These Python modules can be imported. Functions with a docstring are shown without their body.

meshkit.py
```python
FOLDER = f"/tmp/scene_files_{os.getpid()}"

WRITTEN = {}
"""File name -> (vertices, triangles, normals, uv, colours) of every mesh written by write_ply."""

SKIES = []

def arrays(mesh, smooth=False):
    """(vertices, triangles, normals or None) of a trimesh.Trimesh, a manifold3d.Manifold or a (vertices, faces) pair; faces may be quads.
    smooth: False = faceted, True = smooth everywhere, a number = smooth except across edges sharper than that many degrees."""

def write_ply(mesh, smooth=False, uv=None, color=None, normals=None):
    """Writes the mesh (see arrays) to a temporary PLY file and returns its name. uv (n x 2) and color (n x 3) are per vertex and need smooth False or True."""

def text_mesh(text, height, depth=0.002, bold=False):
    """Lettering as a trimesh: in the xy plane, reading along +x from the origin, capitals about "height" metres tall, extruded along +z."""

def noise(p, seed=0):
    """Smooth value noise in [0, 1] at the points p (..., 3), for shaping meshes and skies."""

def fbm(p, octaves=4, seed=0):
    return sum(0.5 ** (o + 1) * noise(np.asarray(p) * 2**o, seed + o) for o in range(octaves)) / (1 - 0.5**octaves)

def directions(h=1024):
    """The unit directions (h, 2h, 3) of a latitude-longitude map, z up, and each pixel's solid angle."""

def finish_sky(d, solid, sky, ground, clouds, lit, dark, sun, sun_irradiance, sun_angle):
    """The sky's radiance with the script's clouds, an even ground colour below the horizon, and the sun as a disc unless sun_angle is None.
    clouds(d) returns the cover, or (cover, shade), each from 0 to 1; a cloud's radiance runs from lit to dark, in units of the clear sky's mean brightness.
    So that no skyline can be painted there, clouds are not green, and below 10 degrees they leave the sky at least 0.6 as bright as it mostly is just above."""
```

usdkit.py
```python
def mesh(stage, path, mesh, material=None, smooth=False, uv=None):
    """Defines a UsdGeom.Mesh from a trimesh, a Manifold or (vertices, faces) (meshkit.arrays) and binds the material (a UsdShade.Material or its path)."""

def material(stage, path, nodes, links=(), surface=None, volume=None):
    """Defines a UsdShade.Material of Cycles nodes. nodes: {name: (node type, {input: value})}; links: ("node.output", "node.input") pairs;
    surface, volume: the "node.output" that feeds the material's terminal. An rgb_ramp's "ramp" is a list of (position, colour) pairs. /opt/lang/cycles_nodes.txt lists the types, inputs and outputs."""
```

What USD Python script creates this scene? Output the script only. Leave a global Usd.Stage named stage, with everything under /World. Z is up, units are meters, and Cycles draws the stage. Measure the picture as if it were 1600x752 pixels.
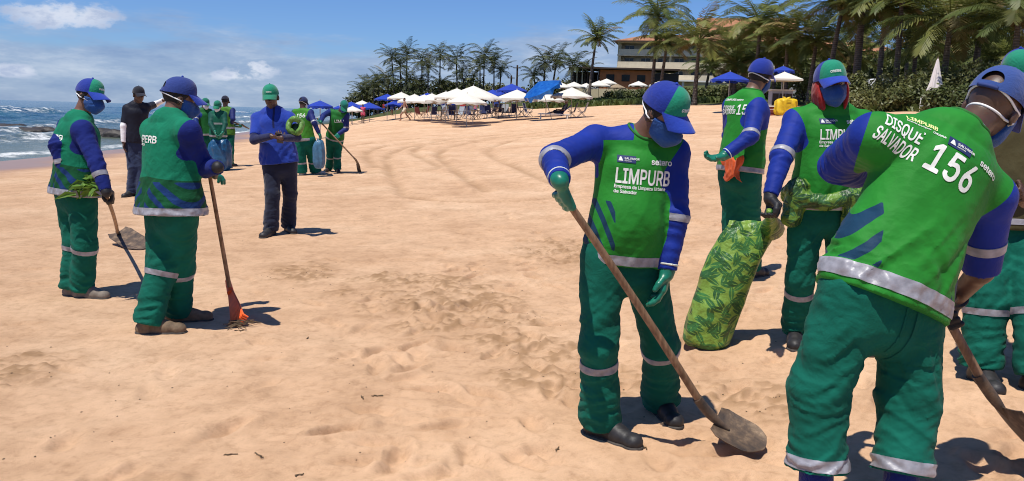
import math, random, numpy as np, trimesh, usdkit, meshkit
from pxr import Usd, UsdGeom, UsdLux, UsdShade, Gf, Sdf, Vt
from meshkit import noise, fbm

stage = Usd.Stage.CreateInMemory()
UsdGeom.SetStageUpAxis(stage, 'Z')
stage.SetDefaultPrim(UsdGeom.Xform.Define(stage, '/World').GetPrim())
UsdGeom.Scope.Define(stage, '/World/Looks')
rnd = random.Random(7)

# ------------------------------------------------------------------ camera, sky, sun, exposure
CAM_H, PITCH, ROLL, FOCAL = 1.55, math.radians(8.96), math.radians(1.7), 1250 / 1600 * 36
cam = UsdGeom.Camera.Define(stage, '/World/camera')
cam.CreateHorizontalApertureAttr(36.0); cam.CreateFocalLengthAttr(FOCAL); cam.CreateVerticalApertureAttr(36 * 481 / 1024)
cam.CreateClippingRangeAttr(Gf.Vec2f(0.05, 100000.0))
_f = np.array([0, math.cos(PITCH), -math.sin(PITCH)]); _r0 = np.array([1.0, 0, 0]); _u0 = np.cross(_r0, _f)
_r = math.cos(ROLL) * _r0 + math.sin(ROLL) * _u0; _u = -math.sin(ROLL) * _r0 + math.cos(ROLL) * _u0
cam.AddTransformOp().Set(Gf.Matrix4d(*_r, 0, *_u, 0, *(-_f), 0, 0, 0, CAM_H, 1))
EXPOSURE = 0.22
cam.CreateExposureAttr(EXPOSURE)

SUN_EL = math.radians(69); _az = np.array([-0.56, -0.83]); _az /= np.linalg.norm(_az)
SUN = np.array([_az[0] * math.cos(SUN_EL), _az[1] * math.cos(SUN_EL), math.sin(SUN_EL)])
sun = UsdLux.DistantLight.Define(stage, '/World/sun')
sun.CreateIntensityAttr(1.25); sun.CreateAngleAttr(0.53); sun.CreateNormalizeAttr(True); sun.CreateColorAttr(Gf.Vec3f(1.0, 0.95, 0.87))
_x = np.cross([0, 0, 1.0], SUN); _x /= np.linalg.norm(_x); _y = np.cross(SUN, _x)
sun.AddTransformOp().Set(Gf.Matrix4d(*_x, 0, *_y, 0, *SUN, 0, 0, 0, 50, 1))
SKY_STRENGTH = 0.062


def material(name, nodes, links=(), surface=None, volume=None):
    return usdkit.material(stage, '/World/Looks/' + name, nodes, links, surface, volume)


# sky: physical sky, a hazy cloud bank low over the horizon and separate cumulus puffs
def puff_nodes(nodes, links, tag, az, el, wa, we, seed, edge=0.16):
    """one cumulus: an ellipse in azimuth and elevation whose edge is broken by noise; returns the socket of its cover"""
    nodes[tag + 'a'] = ('math', {'math_type': 'subtract', 'value2': az}); links.append(('azim.value', tag + 'a.value1'))
    nodes[tag + 'b'] = ('math', {'math_type': 'divide', 'value2': wa}); links.append((tag + 'a.value', tag + 'b.value1'))
    nodes[tag + 'c'] = ('math', {'math_type': 'multiply'}); links += [(tag + 'b.value', tag + 'c.value1'), (tag + 'b.value', tag + 'c.value2')]
    nodes[tag + 'd'] = ('math', {'math_type': 'subtract', 'value2': el}); links.append(('elev.value', tag + 'd.value1'))
    nodes[tag + 'e'] = ('math', {'math_type': 'divide', 'value2': we}); links.append((tag + 'd.value', tag + 'e.value1'))
    nodes[tag + 'f'] = ('math', {'math_type': 'multiply'}); links += [(tag + 'e.value', tag + 'f.value1'), (tag + 'e.value', tag + 'f.value2')]
    nodes[tag + 'g'] = ('math', {'math_type': 'add'}); links += [(tag + 'c.value', tag + 'g.value1'), (tag + 'f.value', tag + 'g.value2')]
    nodes[tag + 'n'] = ('math', {'math_type': 'multiply_add', 'value2': 6.0, 'value3': -2.75}); links.append(('cn.fac', tag + 'n.value1'))
    nodes[tag + 'h'] = ('math', {'math_type': 'add'}); links += [(tag + 'g.value', tag + 'h.value1'), (tag + 'n.value', tag + 'h.value2')]
    nodes[tag + 'm'] = ('map_range', {'range_type': 'smoothstep', 'from_min': 1.25, 'from_max': 0.2, 'to_min': 0.0, 'to_max': 0.95, 'clamp': True})
    links.append((tag + 'h.value', tag + 'm.value'))
    return tag + 'm.result'


sn = {'tc': ('texture_coordinate', {}), 'sx': ('separate_xyz', {}),
      'sky': ('sky_texture', {'sky_type': 'single_scattering', 'sun_disc': False, 'sun_elevation': SUN_EL, 'sun_rotation': math.atan2(SUN[0], SUN[1]), 'air_density': 1.0, 'aerosol_density': 0.25, 'ozone_density': 2.0}), 'skyc': ('mix', {'mix_type': 'multiply', 'fac': 1.0, 'color2': (0.72, 1.03, 1.62)}),
      'azim': ('math', {'math_type': 'arctan2'}), 'elev': ('math', {'math_type': 'arcsine'}),
      'cmap': ('mapping', {'scale': (1.0, 1.0, 1.9)}), 'cn': ('noise_texture', {'scale': 26.0, 'detail': 7.0, 'roughness': 0.6}),
      'bmap': ('mapping', {'scale': (1.0, 1.0, 5.5)}), 'bn': ('noise_texture', {'scale': 4.5, 'detail': 7.0, 'roughness': 0.62}),
      'wmap': ('mapping', {'scale': (1.0, 1.0, 4.0), 'location': (3.1, 1.7, 0.4)}), 'wn': ('noise_texture', {'scale': 9.0, 'detail': 8.0, 'roughness': 0.66})}
sl = [('sky.color', 'skyc.color1'), ('tc.generated', 'sx.vector'), ('sx.x', 'azim.value1'), ('sx.y', 'azim.value2'), ('sx.z', 'elev.value1'), ('tc.generated', 'cmap.vector'), ('cmap.vector', 'cn.vector'),
      ('tc.generated', 'bmap.vector'), ('bmap.vector', 'bn.vector'), ('tc.generated', 'wmap.vector'), ('wmap.vector', 'wn.vector')]
# the bank: full near the horizon, its top edge (about 6.5 degrees) wandering with noise
sn['bt'] = ('math', {'math_type': 'multiply_add', 'value2': 0.14, 'value3': 0.012}); sl.append(('bn.fac', 'bt.value1'))
sn['bd'] = ('math', {'math_type': 'subtract'}); sl += [('bt.value', 'bd.value1'), ('elev.value', 'bd.value2')]
sn['bm'] = ('map_range', {'range_type': 'smoothstep', 'from_min': -0.012, 'from_max': 0.022, 'to_min': 0.0, 'to_max': 0.80, 'clamp': True}); sl.append(('bd.value', 'bm.value'))
sn['bramp'] = ('rgb_ramp', {'ramp': [(0.34, (3.4, 4.8, 7.8)), (0.52, (5.0, 6.4, 9.0)), (0.70, (8.2, 9.2, 11.0))]}); sl.append(('wn.fac', 'bramp.fac'))
sn['mix1'] = ('mix', {}); sl += [('bm.result', 'mix1.fac'), ('skyc.color', 'mix1.color1'), ('bramp.color', 'mix1.color2')]
last = 'mix1.color'
PUFFS = [(-0.505, 0.090, 0.052, 0.016), (-0.312, 0.044, 0.030, 0.013), (-0.60, 0.052, 0.030, 0.008), (-0.555, 0.030, 0.03, 0.007), (-0.335, 0.034, 0.03, 0.007),
         (1.3, 0.16, 0.12, 0.03), (2.3, 0.12, 0.10, 0.03), (-1.5, 0.10, 0.09, 0.03), (-2.4, 0.18, 0.12, 0.04), (3.0, 0.10, 0.07, 0.025), (0.75, 0.12, 0.06, 0.02)]
sn['pramp'] = ('rgb_ramp', {'ramp': [(0.36, (6.2, 7.4, 10.0)), (0.5, (9.6, 10.4, 12.2)), (0.64, (13.0, 13.3, 13.9))]}); sl.append(('cn.fac', 'pramp.fac'))
for k, (a_, e_, wa_, we_) in enumerate(PUFFS):
    s_ = puff_nodes(sn, sl, f'p{k}', a_, e_, wa_, we_, k)
    sn[f'mp{k}'] = ('mix', {}); sl += [(s_, f'mp{k}.fac'), (last, f'mp{k}.color1'), ('pramp.color', f'mp{k}.color2')]
    last = f'mp{k}.color'
sn['bg'] = ('background_shader', {'strength': SKY_STRENGTH}); sl.append((last, 'bg.color'))
dome = UsdLux.DomeLight.Define(stage, '/World/sky')
UsdShade.MaterialBindingAPI.Apply(dome.GetPrim()).Bind(material('sky_air', sn, sl, 'bg.background'))

# ------------------------------------------------------------------ helpers
_taken = {}


def numbered(parent, name):
    k = _taken.get((parent, name), -1) + 1
    _taken[(parent, name)] = k
    return f'{parent}/{name}' + (f'_{k:03d}' if k else '')


def tag(prim, label=None, category=None, group=None, kind=None):
    for k, v in (('label', label), ('category', category), ('group', group), ('kind', kind)):
        if v: prim.SetCustomDataByKey(k, v)
    return prim


def thing(name, label, category, loc=(0, 0, 0), rotz=0.0, group=None, scale=None, tilt=None):
    x = UsdGeom.Xform.Define(stage, numbered('/World', name))
    x.AddTranslateOp().Set(Gf.Vec3d(*map(float, loc)))
    if rotz: x.AddRotateZOp().Set(math.degrees(rotz))
    if tilt: x.AddRotateXYZOp().Set(Gf.Vec3f(*map(float, tilt)))
    if scale: x.AddScaleOp().Set(Gf.Vec3f(*([float(scale)] * 3 if np.isscalar(scale) else map(float, scale))))
    return tag(x.GetPrim(), label, category, group)


def obj(name, mesh, mat, parent=None, smooth=False, colors=None, label=None, cols_name='tint'):
    """one Mesh prim under parent (or under /World); colors: one colour per vertex, read by an attribute node"""
    base = str(parent.GetPath()) if parent is not None else '/World'
    if colors is not None:
        smooth_ = smooth if smooth in (True, False) else True
    else:
        smooth_ = smooth
    m = usdkit.mesh(stage, numbered(base, name), mesh, mat, smooth=smooth_)
    if colors is not None:
        UsdGeom.PrimvarsAPI(m).CreatePrimvar(cols_name, Sdf.ValueTypeNames.Color3fArray, 'vertex').Set(Vt.Vec3fArray.FromNumpy(np.asarray(colors, np.float32)))
    if label: m.GetPrim().SetCustomDataByKey('label', label)
    return m.GetPrim()


def dup(src, loc, rotz=0.0, label=None, group=None, scale=None, tilt=None, name=None):
    was = src.GetCustomData()
    nm = name or str(src.GetPath()).split('/')[-1].rstrip('0123456789').rstrip('_')
    p = thing(nm, label or was['label'], was['category'], loc, rotz, group or was.get('group'), scale, tilt)
    p.GetReferences().AddInternalReference(src.GetPath())
    p.SetInstanceable(True)
    return p


def cat(ms):
    return trimesh.util.concatenate(ms)


def unit(v):
    v = np.asarray(v, float)
    return v / (np.linalg.norm(v) + 1e-12)


def smooth01(a, b, x):
    t = np.clip((np.asarray(x, float) - a) / (b - a), 0, 1)
    return t * t * (3 - 2 * t)


def tube(points, radii, sides=8, cap=True):
    p = np.asarray(points, float); n = len(p)
    r = np.broadcast_to(np.asarray(radii, float), (n,))
    t = np.gradient(p, axis=0); t /= np.linalg.norm(t, axis=1, keepdims=True) + 1e-12
    a = np.cross(t[0], [0, 0, 1.0] if abs(t[0][2]) < 0.9 else [1.0, 0, 0]); a = unit(a)
    A = []
    for k in range(n):
        a = unit(a - t[k] * (a @ t[k])); A.append(a)
    A = np.array(A); B = np.cross(t, A)
    ang = np.arange(sides) * 2 * np.pi / sides
    v = p[:, None] + r[:, None, None] * (np.cos(ang)[None, :, None] * A[:, None] + np.sin(ang)[None, :, None] * B[:, None])
    i, j = np.meshgrid(np.arange(n - 1), np.arange(sides), indexing='ij')
    q = np.stack([i * sides + j, i * sides + (j + 1) % sides, (i + 1) * sides + (j + 1) % sides, (i + 1) * sides + j], -1).reshape(-1, 4)
    f = np.vstack([q[:, [0, 1, 2]], q[:, [0, 2, 3]]])
    v = v.reshape(-1, 3)
    if cap:
        v = np.vstack([v, p[0], p[-1]]); j = np.arange(sides)
        f = np.vstack([f, np.stack([np.full(sides, n * sides), (j + 1) % sides, j], 1), np.stack([np.full(sides, n * sides + 1), (n - 1) * sides + j, (n - 1) * sides + (j + 1) % sides], 1)])
    return trimesh.Trimesh(v, f, process=False)


def bx(size, at=(0, 0, 0), R=None):
    m = trimesh.creation.box(size)
    if R is not None: m.apply_transform(R)
    m.apply_translation(at)
    return m


def lathe(profile, sides=24):
    """profile: (radius, height) pairs from bottom to top"""
    pr = np.asarray(profile, float); n = len(pr)
    ang = np.arange(sides) * 2 * np.pi / sides
    v = np.stack([pr[:, None, 0] * np.cos(ang), pr[:, None, 0] * np.sin(ang), np.broadcast_to(pr[:, None, 1], (n, sides))], -1).reshape(-1, 3)
    i, j = np.meshgrid(np.arange(n - 1), np.arange(sides), indexing='ij')
    q = np.stack([i * sides + j, i * sides + (j + 1) % sides, (i + 1) * sides + (j + 1) % sides, (i + 1) * sides + j], -1).reshape(-1, 4)
    return trimesh.Trimesh(v, np.vstack([q[:, [0, 1, 2]], q[:, [0, 2, 3]]]), process=False)


# ------------------------------------------------------------------ the lie of the land
SEA = -0.45


def coast(y):
    q = np.clip(np.asarray(y, float), 0, None)
    return -13.6 - 0.0016 * np.minimum(q, 55) ** 2 - 0.15 * np.clip(q - 55, 0, None)


def shore(y):
    y = np.asarray(y, float)
    return coast(y) + 0.45 * np.sin(y * 0.19) + 0.25 * np.sin(y * 0.47 + 1) + 1.6 * np.clip(y - 168, 0, None)


_ps = [-400, -60, -12, -1.8, 2.5, 6, 10.5, 14, 16, 20, 31, 41, 60, 120, 600]
_pz = [-14, -5.5, -1.3, -0.45, -0.24, -0.1, 0.0, 0.08, 0.27, 0.64, 1.55, 2.2, 2.8, 3.6, 4.2]


def land(x, y):
    """height of the beach, dune and rising ground behind, without the small relief"""
    x, y = np.asarray(x, float), np.asarray(y, float)
    s = x - shore(y)
    z = np.interp(s, _ps, _pz)
    on = smooth01(2, 14, s)
    z = z + on * 0.017 * np.clip(y - 9, 0, 120)
    z = z + 6.0 * smooth01(105, 240, y + 0.35 * x) * smooth01(30, 75, s)      # ground climbs to the hotel
    return z
# where things stand, in metres
PALMS = [(-23.04, 150.0, 1.39, 9.8, 1.0, 0), (-20.5, 152.0, 2.03, 9.84, 1.0, 0), (-21.22, 148.0, 1.7, 7.82, 0.9, 0), (-17.52, 150.0, 2.22, 8.56, 1.0, 0), (-15.9, 146.0, 2.3, 7.04, 0.95, 0), (-14.32, 152.0, 2.58, 9.46, 1.0, 0), (-11.04, 148.0, 2.77, 8.3, 1.1, 0), (-9.82, 146.0, 2.84, 6.0, 0.9, 0), (-6.05, 150.0, 3.22, 8.92, 1.05, 0), (-6.64, 146.0, 3.1, 6.84, 1, 0), (-4.2, 148.0, 3.33, 7.37, 1.05, 0), (-2.96, 152.0, 3.53, 6.05, 0.9, 0), (-25.38, 150.0, 0.76, 5.99, 1.0, 1), (-27.98, 152.0, 0.25, 5.09, 1.0, 1), (-23.1, 146.0, 1.14, 5.96, 1.0, 1), (-25.27, 144.0, 0.5, 5.35, 0.9, 1), (-28.44, 150.0, 0.0, 4.57, 0.8, 1), (-19.19, 146.0, 2.0, 4.77, 0.95, 1), (-17.94, 150.0, 2.18, 4.32, 0.9, 1), (-13.63, 148.0, 2.54, 4.02, 0.9, 1), (-8.29, 146.0, 2.97, 3.9, 0.9, 1), (3.83, 112.0, 3.27, 5.41, 0.95, 2), (5.49, 114.0, 3.46, 5.65, 0.95, 2), (7.43, 108.0, 3.37, 4.75, 0.9, 2), (2.31, 112.0, 3.14, 3.77, 0.7, 2), (9.55, 114.0, 3.73, 4.36, 0.7, 2), (7.82, 82.0, 2.71, 6.7, 0.85, 3), (12.13, 72.0, 2.74, 7.71, 1.15, 4), (12.74, 70.0, 2.72, 5.3, 1.0, 5), (13.68, 62.0, 2.63, 4.9, 1.15, 6), (17.52, 66.0, 2.94, 4.56, 0.9, 7), (17.0, 58.0, 2.73, 5.59, 1.15, 8), (18.32, 56.0, 2.75, 4.38, 1.05, 9), (19.59, 54.0, 2.77, 4.21, 1.05, 10), (19.04, 60.0, 2.93, 3.21, 0.9, 7), (16.56, 62.0, 2.82, 3.0, 0.9, 7), (19.56, 50.0, 2.66, 6.14, 1.25, 11), (20.37, 46.0, 2.58, 5.36, 1.15, 12), (19.91, 48.0, 2.62, 7.28, 1.2, 13), (24.18, 50.0, 2.93, 3.9, 1.0, 14), (20.91, 40.0, 2.43, 4.29, 1.25, 15), (23.57, 42.0, 2.65, 5.51, 1.25, 16), (21.75, 36.0, 2.42, 4.03, 1.1, 17), (22.75, 56.0, 3.02, 3.3, 0.9, 14), (20.29, 44.0, 2.5, 5.97, 1.1, 12), (22.07, 64.0, 3.17, 3.13, 0.9, 18), (25.35, 66.0, 3.31, 3.01, 0.9, 18), (30.21, 60.0, 3.35, 3.47, 1.0, 18), (28.95, 52.0, 3.12, 3.56, 1.0, 18), (29.48, 50.0, 3.09, 2.67, 0.9, 18), (29.05, 70.0, 3.5, 6.15, 1.1, 18), (31.15, 66.0, 3.49, 6.5, 1.1, 18), (33.87, 60.0, 3.47, 5.91, 1.1, 18), (21.13, 76.0, 3.39, 4.23, 0.9, 18), (18.88, 80.0, 3.38, 3.36, 0.8, 18)]
PARASOLS_WHITE = [(-2.64, 50.0, 0.89, 2.33, 3.2), (-3.8, 52.0, 0.83, 2.26, 2.66), (-4.76, 55.0, 0.86, 2.09, 2.64), (-6.02, 58.0, 0.89, 1.97, 2.6), (-7.75, 62.0, 0.89, 1.97, 2.48), (-9.34, 66.0, 0.78, 2.29, 2.11), (-6.79, 60.0, 0.91, 1.89, 2.21), (0.04, 52.0, 1.19, 1.93, 2.5), (3.41, 50.0, 1.44, 1.85, 2.4), (2.04, 55.0, 1.47, 1.63, 2.29), (-0.74, 56.0, 1.26, 1.71, 1.97), (-14.51, 72.0, 0.2, 1.66, 1.73), (-15.93, 84.0, 0.38, 2.14, 1.75), (-2.84, 47.0, 0.75, 1.92, 2.26)]
RESTAURANT = [(4.7, 86.0, 2.63, 2.4, 2.34), (6.33, 90.0, 2.9, 2.4, 2.45), (8.88, 88.0, 3.02, 2.41, 2.53), (10.35, 94.0, 3.24, 2.69, 2.56), (11.32, 92.0, 3.27, 2.04, 2.06), (13.45, 90.0, 3.37, 2.21, 2.16), (15.36, 88.0, 3.44, 2.11, 2.11), (7.85, 92.0, 3.04, 2.24, 2.21)]
PARASOLS_BLUE = [(-0.32, 56.0, 1.3, 2.33, 1.97), (-1.69, 58.0, 1.26, 2.0, 1.86), (-0.99, 60.0, 1.4, 2.08, 1.92), (-11.44, 72.0, 0.67, 2.34, 1.96), (-16.24, 80.0, 0.13, 2.19, 1.92), (-13.75, 76.0, 0.45, 1.82, 2.19), (-11.0, 74.0, 0.82, 1.68, 1.78), (-7.65, 70.0, 1.04, 2.13, 1.79), (-10.15, 42.0, 0.0, 1.97, 1.21), (-5.38, 64.0, 1.08, 1.66, 1.84), (-16.7, 78.0, 0.02, 2.01, 1.62)]
RIGHTBLUE = [(11.99, 46.0, 2.0, 2.29, 2.13), (15.6, 48.0, 2.34, 2.48, 1.31)]
CLOSED = (18.96, 37.0, 2.26)
YBAG = (13.28, 40.0, 1.9)
TABLE = (13.41, 41.0, 1.93)
BIGBLUE = (1.86, 50.78, 1.33)
LOUNGER = (1.57, 49.18, 1.25)
SITTER = (2.77, 48.34, 1.33)
JUNK = (18.65, 36.0, 2.22)
CHAIRS = [(-6.56, 64.44, 1.01), (-5.77, 61.53, 1.0), (-5.35, 62.25, 1.05), (-4.7, 59.64, 1.04), (-4.17, 58.88, 1.06), (-3.73, 59.27, 1.12), (-3.21, 57.56, 1.1), (-2.73, 56.93, 1.11), (-2.25, 57.22, 1.17), (-1.9, 57.72, 1.22), (-6.4, 72.46, 1.19), (-5.23, 70.55, 1.23), (-4.09, 68.3, 1.27), (-2.82, 63.91, 1.32), (-1.82, 61.08, 1.35), (-1.19, 58.75, 1.33), (-0.71, 57.05, 1.31), (-0.25, 56.42, 1.32), (0.42, 57.46, 1.43), (-8.31, 69.77, 0.98), (-9.64, 73.55, 0.98), (-8.33, 74.3, 1.13)]
CHAIRS2 = [(3.45, 50.54, 1.45), (4.01, 49.63, 1.47), (0.88, 54.75, 1.36)]
BEACH_PEOPLE = {'p1': (-13.78, 73.0, 0.35), 'p2': (-8.21, 59.81, 0.79), 's1': (-21.22, 124.35, 0.93), 's2': (-18.17, 111.65, 0.93), 's3': (-13.24, 86.44, 1.03), 's4': (-4.47, 69.14, 1.26), 's5': (-3.47, 68.8, 1.34), 's6': (-1.51, 62.15, 1.41), 's7': (-5.81, 71.51, 1.21), 's8': (1.69, 54.59, 1.43)}
TRACK1 = [(-3.33, 19.51), (-4.43, 23.74), (-4.85, 26.57), (-4.82, 29.65), (-3.9, 31.72), (-2.3, 34.22), (-0.14, 36.5), (2.31, 38.93), (4.69, 40.98), (7.7, 43.47)]
TRACK2 = [(-0.49, 14.46), (-1.28, 18.13), (-1.98, 21.82), (-2.34, 24.51), (-2.32, 27.98), (-1.39, 32.11), (0.66, 32.9), (2.62, 34.81), (5.13, 37.13)]
CLUMPS = [(-1.13, 7.0, 0.22), (-0.76, 6.27, 0.3), (-0.48, 6.06, 0.29), (-0.26, 5.68, 0.32), (-0.07, 5.34, 0.26), (0.1, 4.97, 0.2), (0.02, 4.4, 0.14), (0.22, 4.77, 0.23), (-0.18, 6.07, 0.29), (-0.6, 6.75, 0.27), (1.26, 4.01, 0.19), (1.16, 4.13, 0.13), (1.3, 3.82, 0.12), (-2.84, 4.47, 0.18), (-1.98, 7.41, 0.24), (-1.79, 7.12, 0.17), (-0.71, 5.49, 0.13), (0.31, 4.3, 0.14), (0.68, 8.3, 0.4), (0.5, 8.69, 0.35), (-1.37, 6.48, 0.16), (0.57, 4.41, 0.18), (-0.37, 6.63, 0.21), (-0.87, 6.74, 0.27), (0.06, 5.69, 0.23)]
TWIGS = [(0.62, 3.43, 0.08), (-0.76, 4.01, 0.05), (-0.69, 4.07, 0.05), (-1.2, 3.3, 0.03), (-1.07, 3.29, 0.04), (0.23, 3.39, 0.07), (-0.85, 3.12, 0.04), (-1.85, 5.34, 0.02), (-1.34, 5.15, 0.03), (-0.47, 4.22, 0.05), (-0.11, 4.08, 0.06), (-2.3, 5.62, 0.01), (1.75, 3.75, 0.17), (2.43, 3.81, 0.24), (-1.11, 3.87, 0.04), (-1.96, 3.95, 0.02), (-0.41, 4.75, 0.05)]
ROCKS = [(-32.51, 52.0, -0.22), (-32.01, 52.0, -0.16), (-30.18, 50.0, -0.12), (-30.1, 51.0, -0.17), (-29.03, 50.0, -0.13), (-24.67, 48.0, -0.23), (-24.29, 48.0, -0.18), (-23.34, 47.0, -0.2), (-24.85, 62.0, -0.05), (-26.02, 50.0, -0.27), (-33.68, 53.0, -0.23)]
POLES = [(0.03, 118.0, 3.17, 5.41, 0.09), (-0.85, 125.0, 3.32, 4.12, 0.1)]
CARS = [(24.68, 70.0, 3.36), (29.65, 72.0, 3.56), (29.76, 66.0, 3.44)]
SHRUBS = [(17.76, 46.0, 2.41, 1.47, 1.84), (18.33, 44.0, 2.38, 1.79, 2.11), (18.69, 41.0, 2.31, 1.6, 1.97), (19.45, 40.0, 2.34, 1.86, 2.24), (19.95, 38.0, 2.34, 1.88, 2.43), (20.84, 37.0, 2.38, 2.04, 2.37), (21.05, 35.0, 2.36, 2.15, 2.52), (17.97, 38.0, 2.21, 1.02, 1.82), (17.37, 40.0, 2.2, 1.0, 1.6), (19.56, 36.0, 2.28, 1.0, 2.02), (20.06, 34.0, 2.28, 1.0, 1.9), (19.14, 38.0, 2.28, 1.21, 1.82), (16.61, 42.0, 2.2, 1.0, 1.34), (18.51, 33.0, 2.16, 1.0, 1.58), (20.51, 33.0, 2.29, 1.0, 1.85), (18.25, 35.0, 2.18, 1.0, 1.12), (18.42, 75.0, 3.23, 1.36, 2.4), (17.46, 80.0, 3.29, 1.32, 2.56), (15.65, 82.0, 3.24, 1.32, 2.62), (13.72, 84.0, 3.18, 1.44, 2.69), (12.03, 86.0, 3.15, 1.35, 2.75), (18.82, 70.0, 3.11, 1.54, 2.24), (10.58, 88.0, 3.13, 1.26, 2.11), (19.28, 66.0, 3.05, 1.67, 2.11), (21.93, 62.0, 3.13, 2.27, 2.98), (23.21, 58.0, 3.08, 2.33, 2.78)]
FARTREES = [(-29.21, 160.0, 0.22, 5.32, 6.4), (-25.74, 158.0, 1.14, 5.92, 7.58), (-22.01, 158.0, 1.98, 5.55, 7.58), (-17.89, 160.0, 2.36, 5.5, 7.68), (-13.49, 160.0, 2.75, 4.98, 7.68), (-9.1, 160.0, 3.12, 4.99, 7.68), (-4.69, 160.0, 3.48, 4.02, 6.4), (-30.32, 156.0, -0.04, 4.23, 4.49), (1.52, 150.0, 3.83, 2.54, 7.2), (4.69, 140.0, 3.94, 3.29, 5.6), (-17.29, 140.0, 2.11, 3.18, 7.84), (7.69, 135.0, 4.09, 3.23, 5.4), (34.78, 84.0, 4.0, 4.72, 7.39), (36.77, 80.0, 3.96, 5.37, 7.04), (39.44, 78.0, 3.99, 5.61, 6.86), (40.81, 74.0, 3.93, 5.8, 7.1), (41.81, 70.0, 3.86, 5.83, 6.72), (41.53, 66.0, 3.79, 5.01, 6.34), (33.11, 88.0, 4.05, 3.84, 6.34), (30.38, 90.0, 4.01, 3.65, 5.76), (28.4, 95.0, 4.04, 3.27, 5.32)]
# ------------------------------------------------------------------ figures: signed distance fields, meshed with surface nets
def surface_nets(V, lo, h):
    """V: values on a grid (negative inside). Returns vertices and triangles, wound outwards."""
    S = V < 0
    nx, ny, nz = V.shape
    c = np.zeros((nx - 1, ny - 1, nz - 1), np.int8)
    for dx in (0, 1):
        for dy in (0, 1):
            for dz in (0, 1):
                c += S[dx:nx - 1 + dx, dy:ny - 1 + dy, dz:nz - 1 + dz]
    mixed = (c > 0) & (c < 8)
    idx = np.full(c.shape, -1, np.int64)
    I = np.argwhere(mixed)
    idx[mixed] = np.arange(len(I))
    acc = np.zeros((len(I), 3)); cnt = np.zeros(len(I))
    corner = {}
    for o in np.ndindex(2, 2, 2):
        corner[o] = V[I[:, 0] + o[0], I[:, 1] + o[1], I[:, 2] + o[2]]
    for ax in range(3):
        for o in np.ndindex(2, 2, 2):
            if o[ax]: continue
            o2 = list(o); o2[ax] = 1; o2 = tuple(o2)
            a, b = corner[o], corner[o2]
            m = (a < 0) != (b < 0)
            t = np.where(m, a / np.where(m, a - b, 1), 0)
            p = np.zeros((len(I), 3)); p[:] = o; p[:, ax] += t
            acc[m] += p[m]; cnt[m] += 1
    P = lo + h * (I + acc / cnt[:, None])
    F = []
    for ax in range(3):
        b, cc = (ax + 1) % 3, (ax + 2) % 3
        s0 = [slice(None)] * 3; s1 = [slice(None)] * 3
        s0[ax] = slice(0, -1); s1[ax] = slice(1, None)
        A, B = S[tuple(s0)], S[tuple(s1)]
        E = np.argwhere(A != B)
        ok = (E[:, b] > 0) & (E[:, cc] > 0) & (E[:, b] < V.shape[b] - 1) & (E[:, cc] < V.shape[cc] - 1)
        E = E[ok]
        flip = A[E[:, 0], E[:, 1], E[:, 2]]
        q = []
        for db, dc in ((1, 1), (0, 1), (0, 0), (1, 0)):
            e = E.copy(); e[:, b] -= db; e[:, cc] -= dc
            q.append(idx[e[:, 0], e[:, 1], e[:, 2]])
        q = np.stack(q, 1)
        q[~flip] = q[~flip][:, ::-1]
        F.append(q[(q >= 0).all(1)])
    q = np.vstack(F)
    return P, np.vstack([q[:, [0, 1, 2]], q[:, [0, 2, 3]]])


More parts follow.
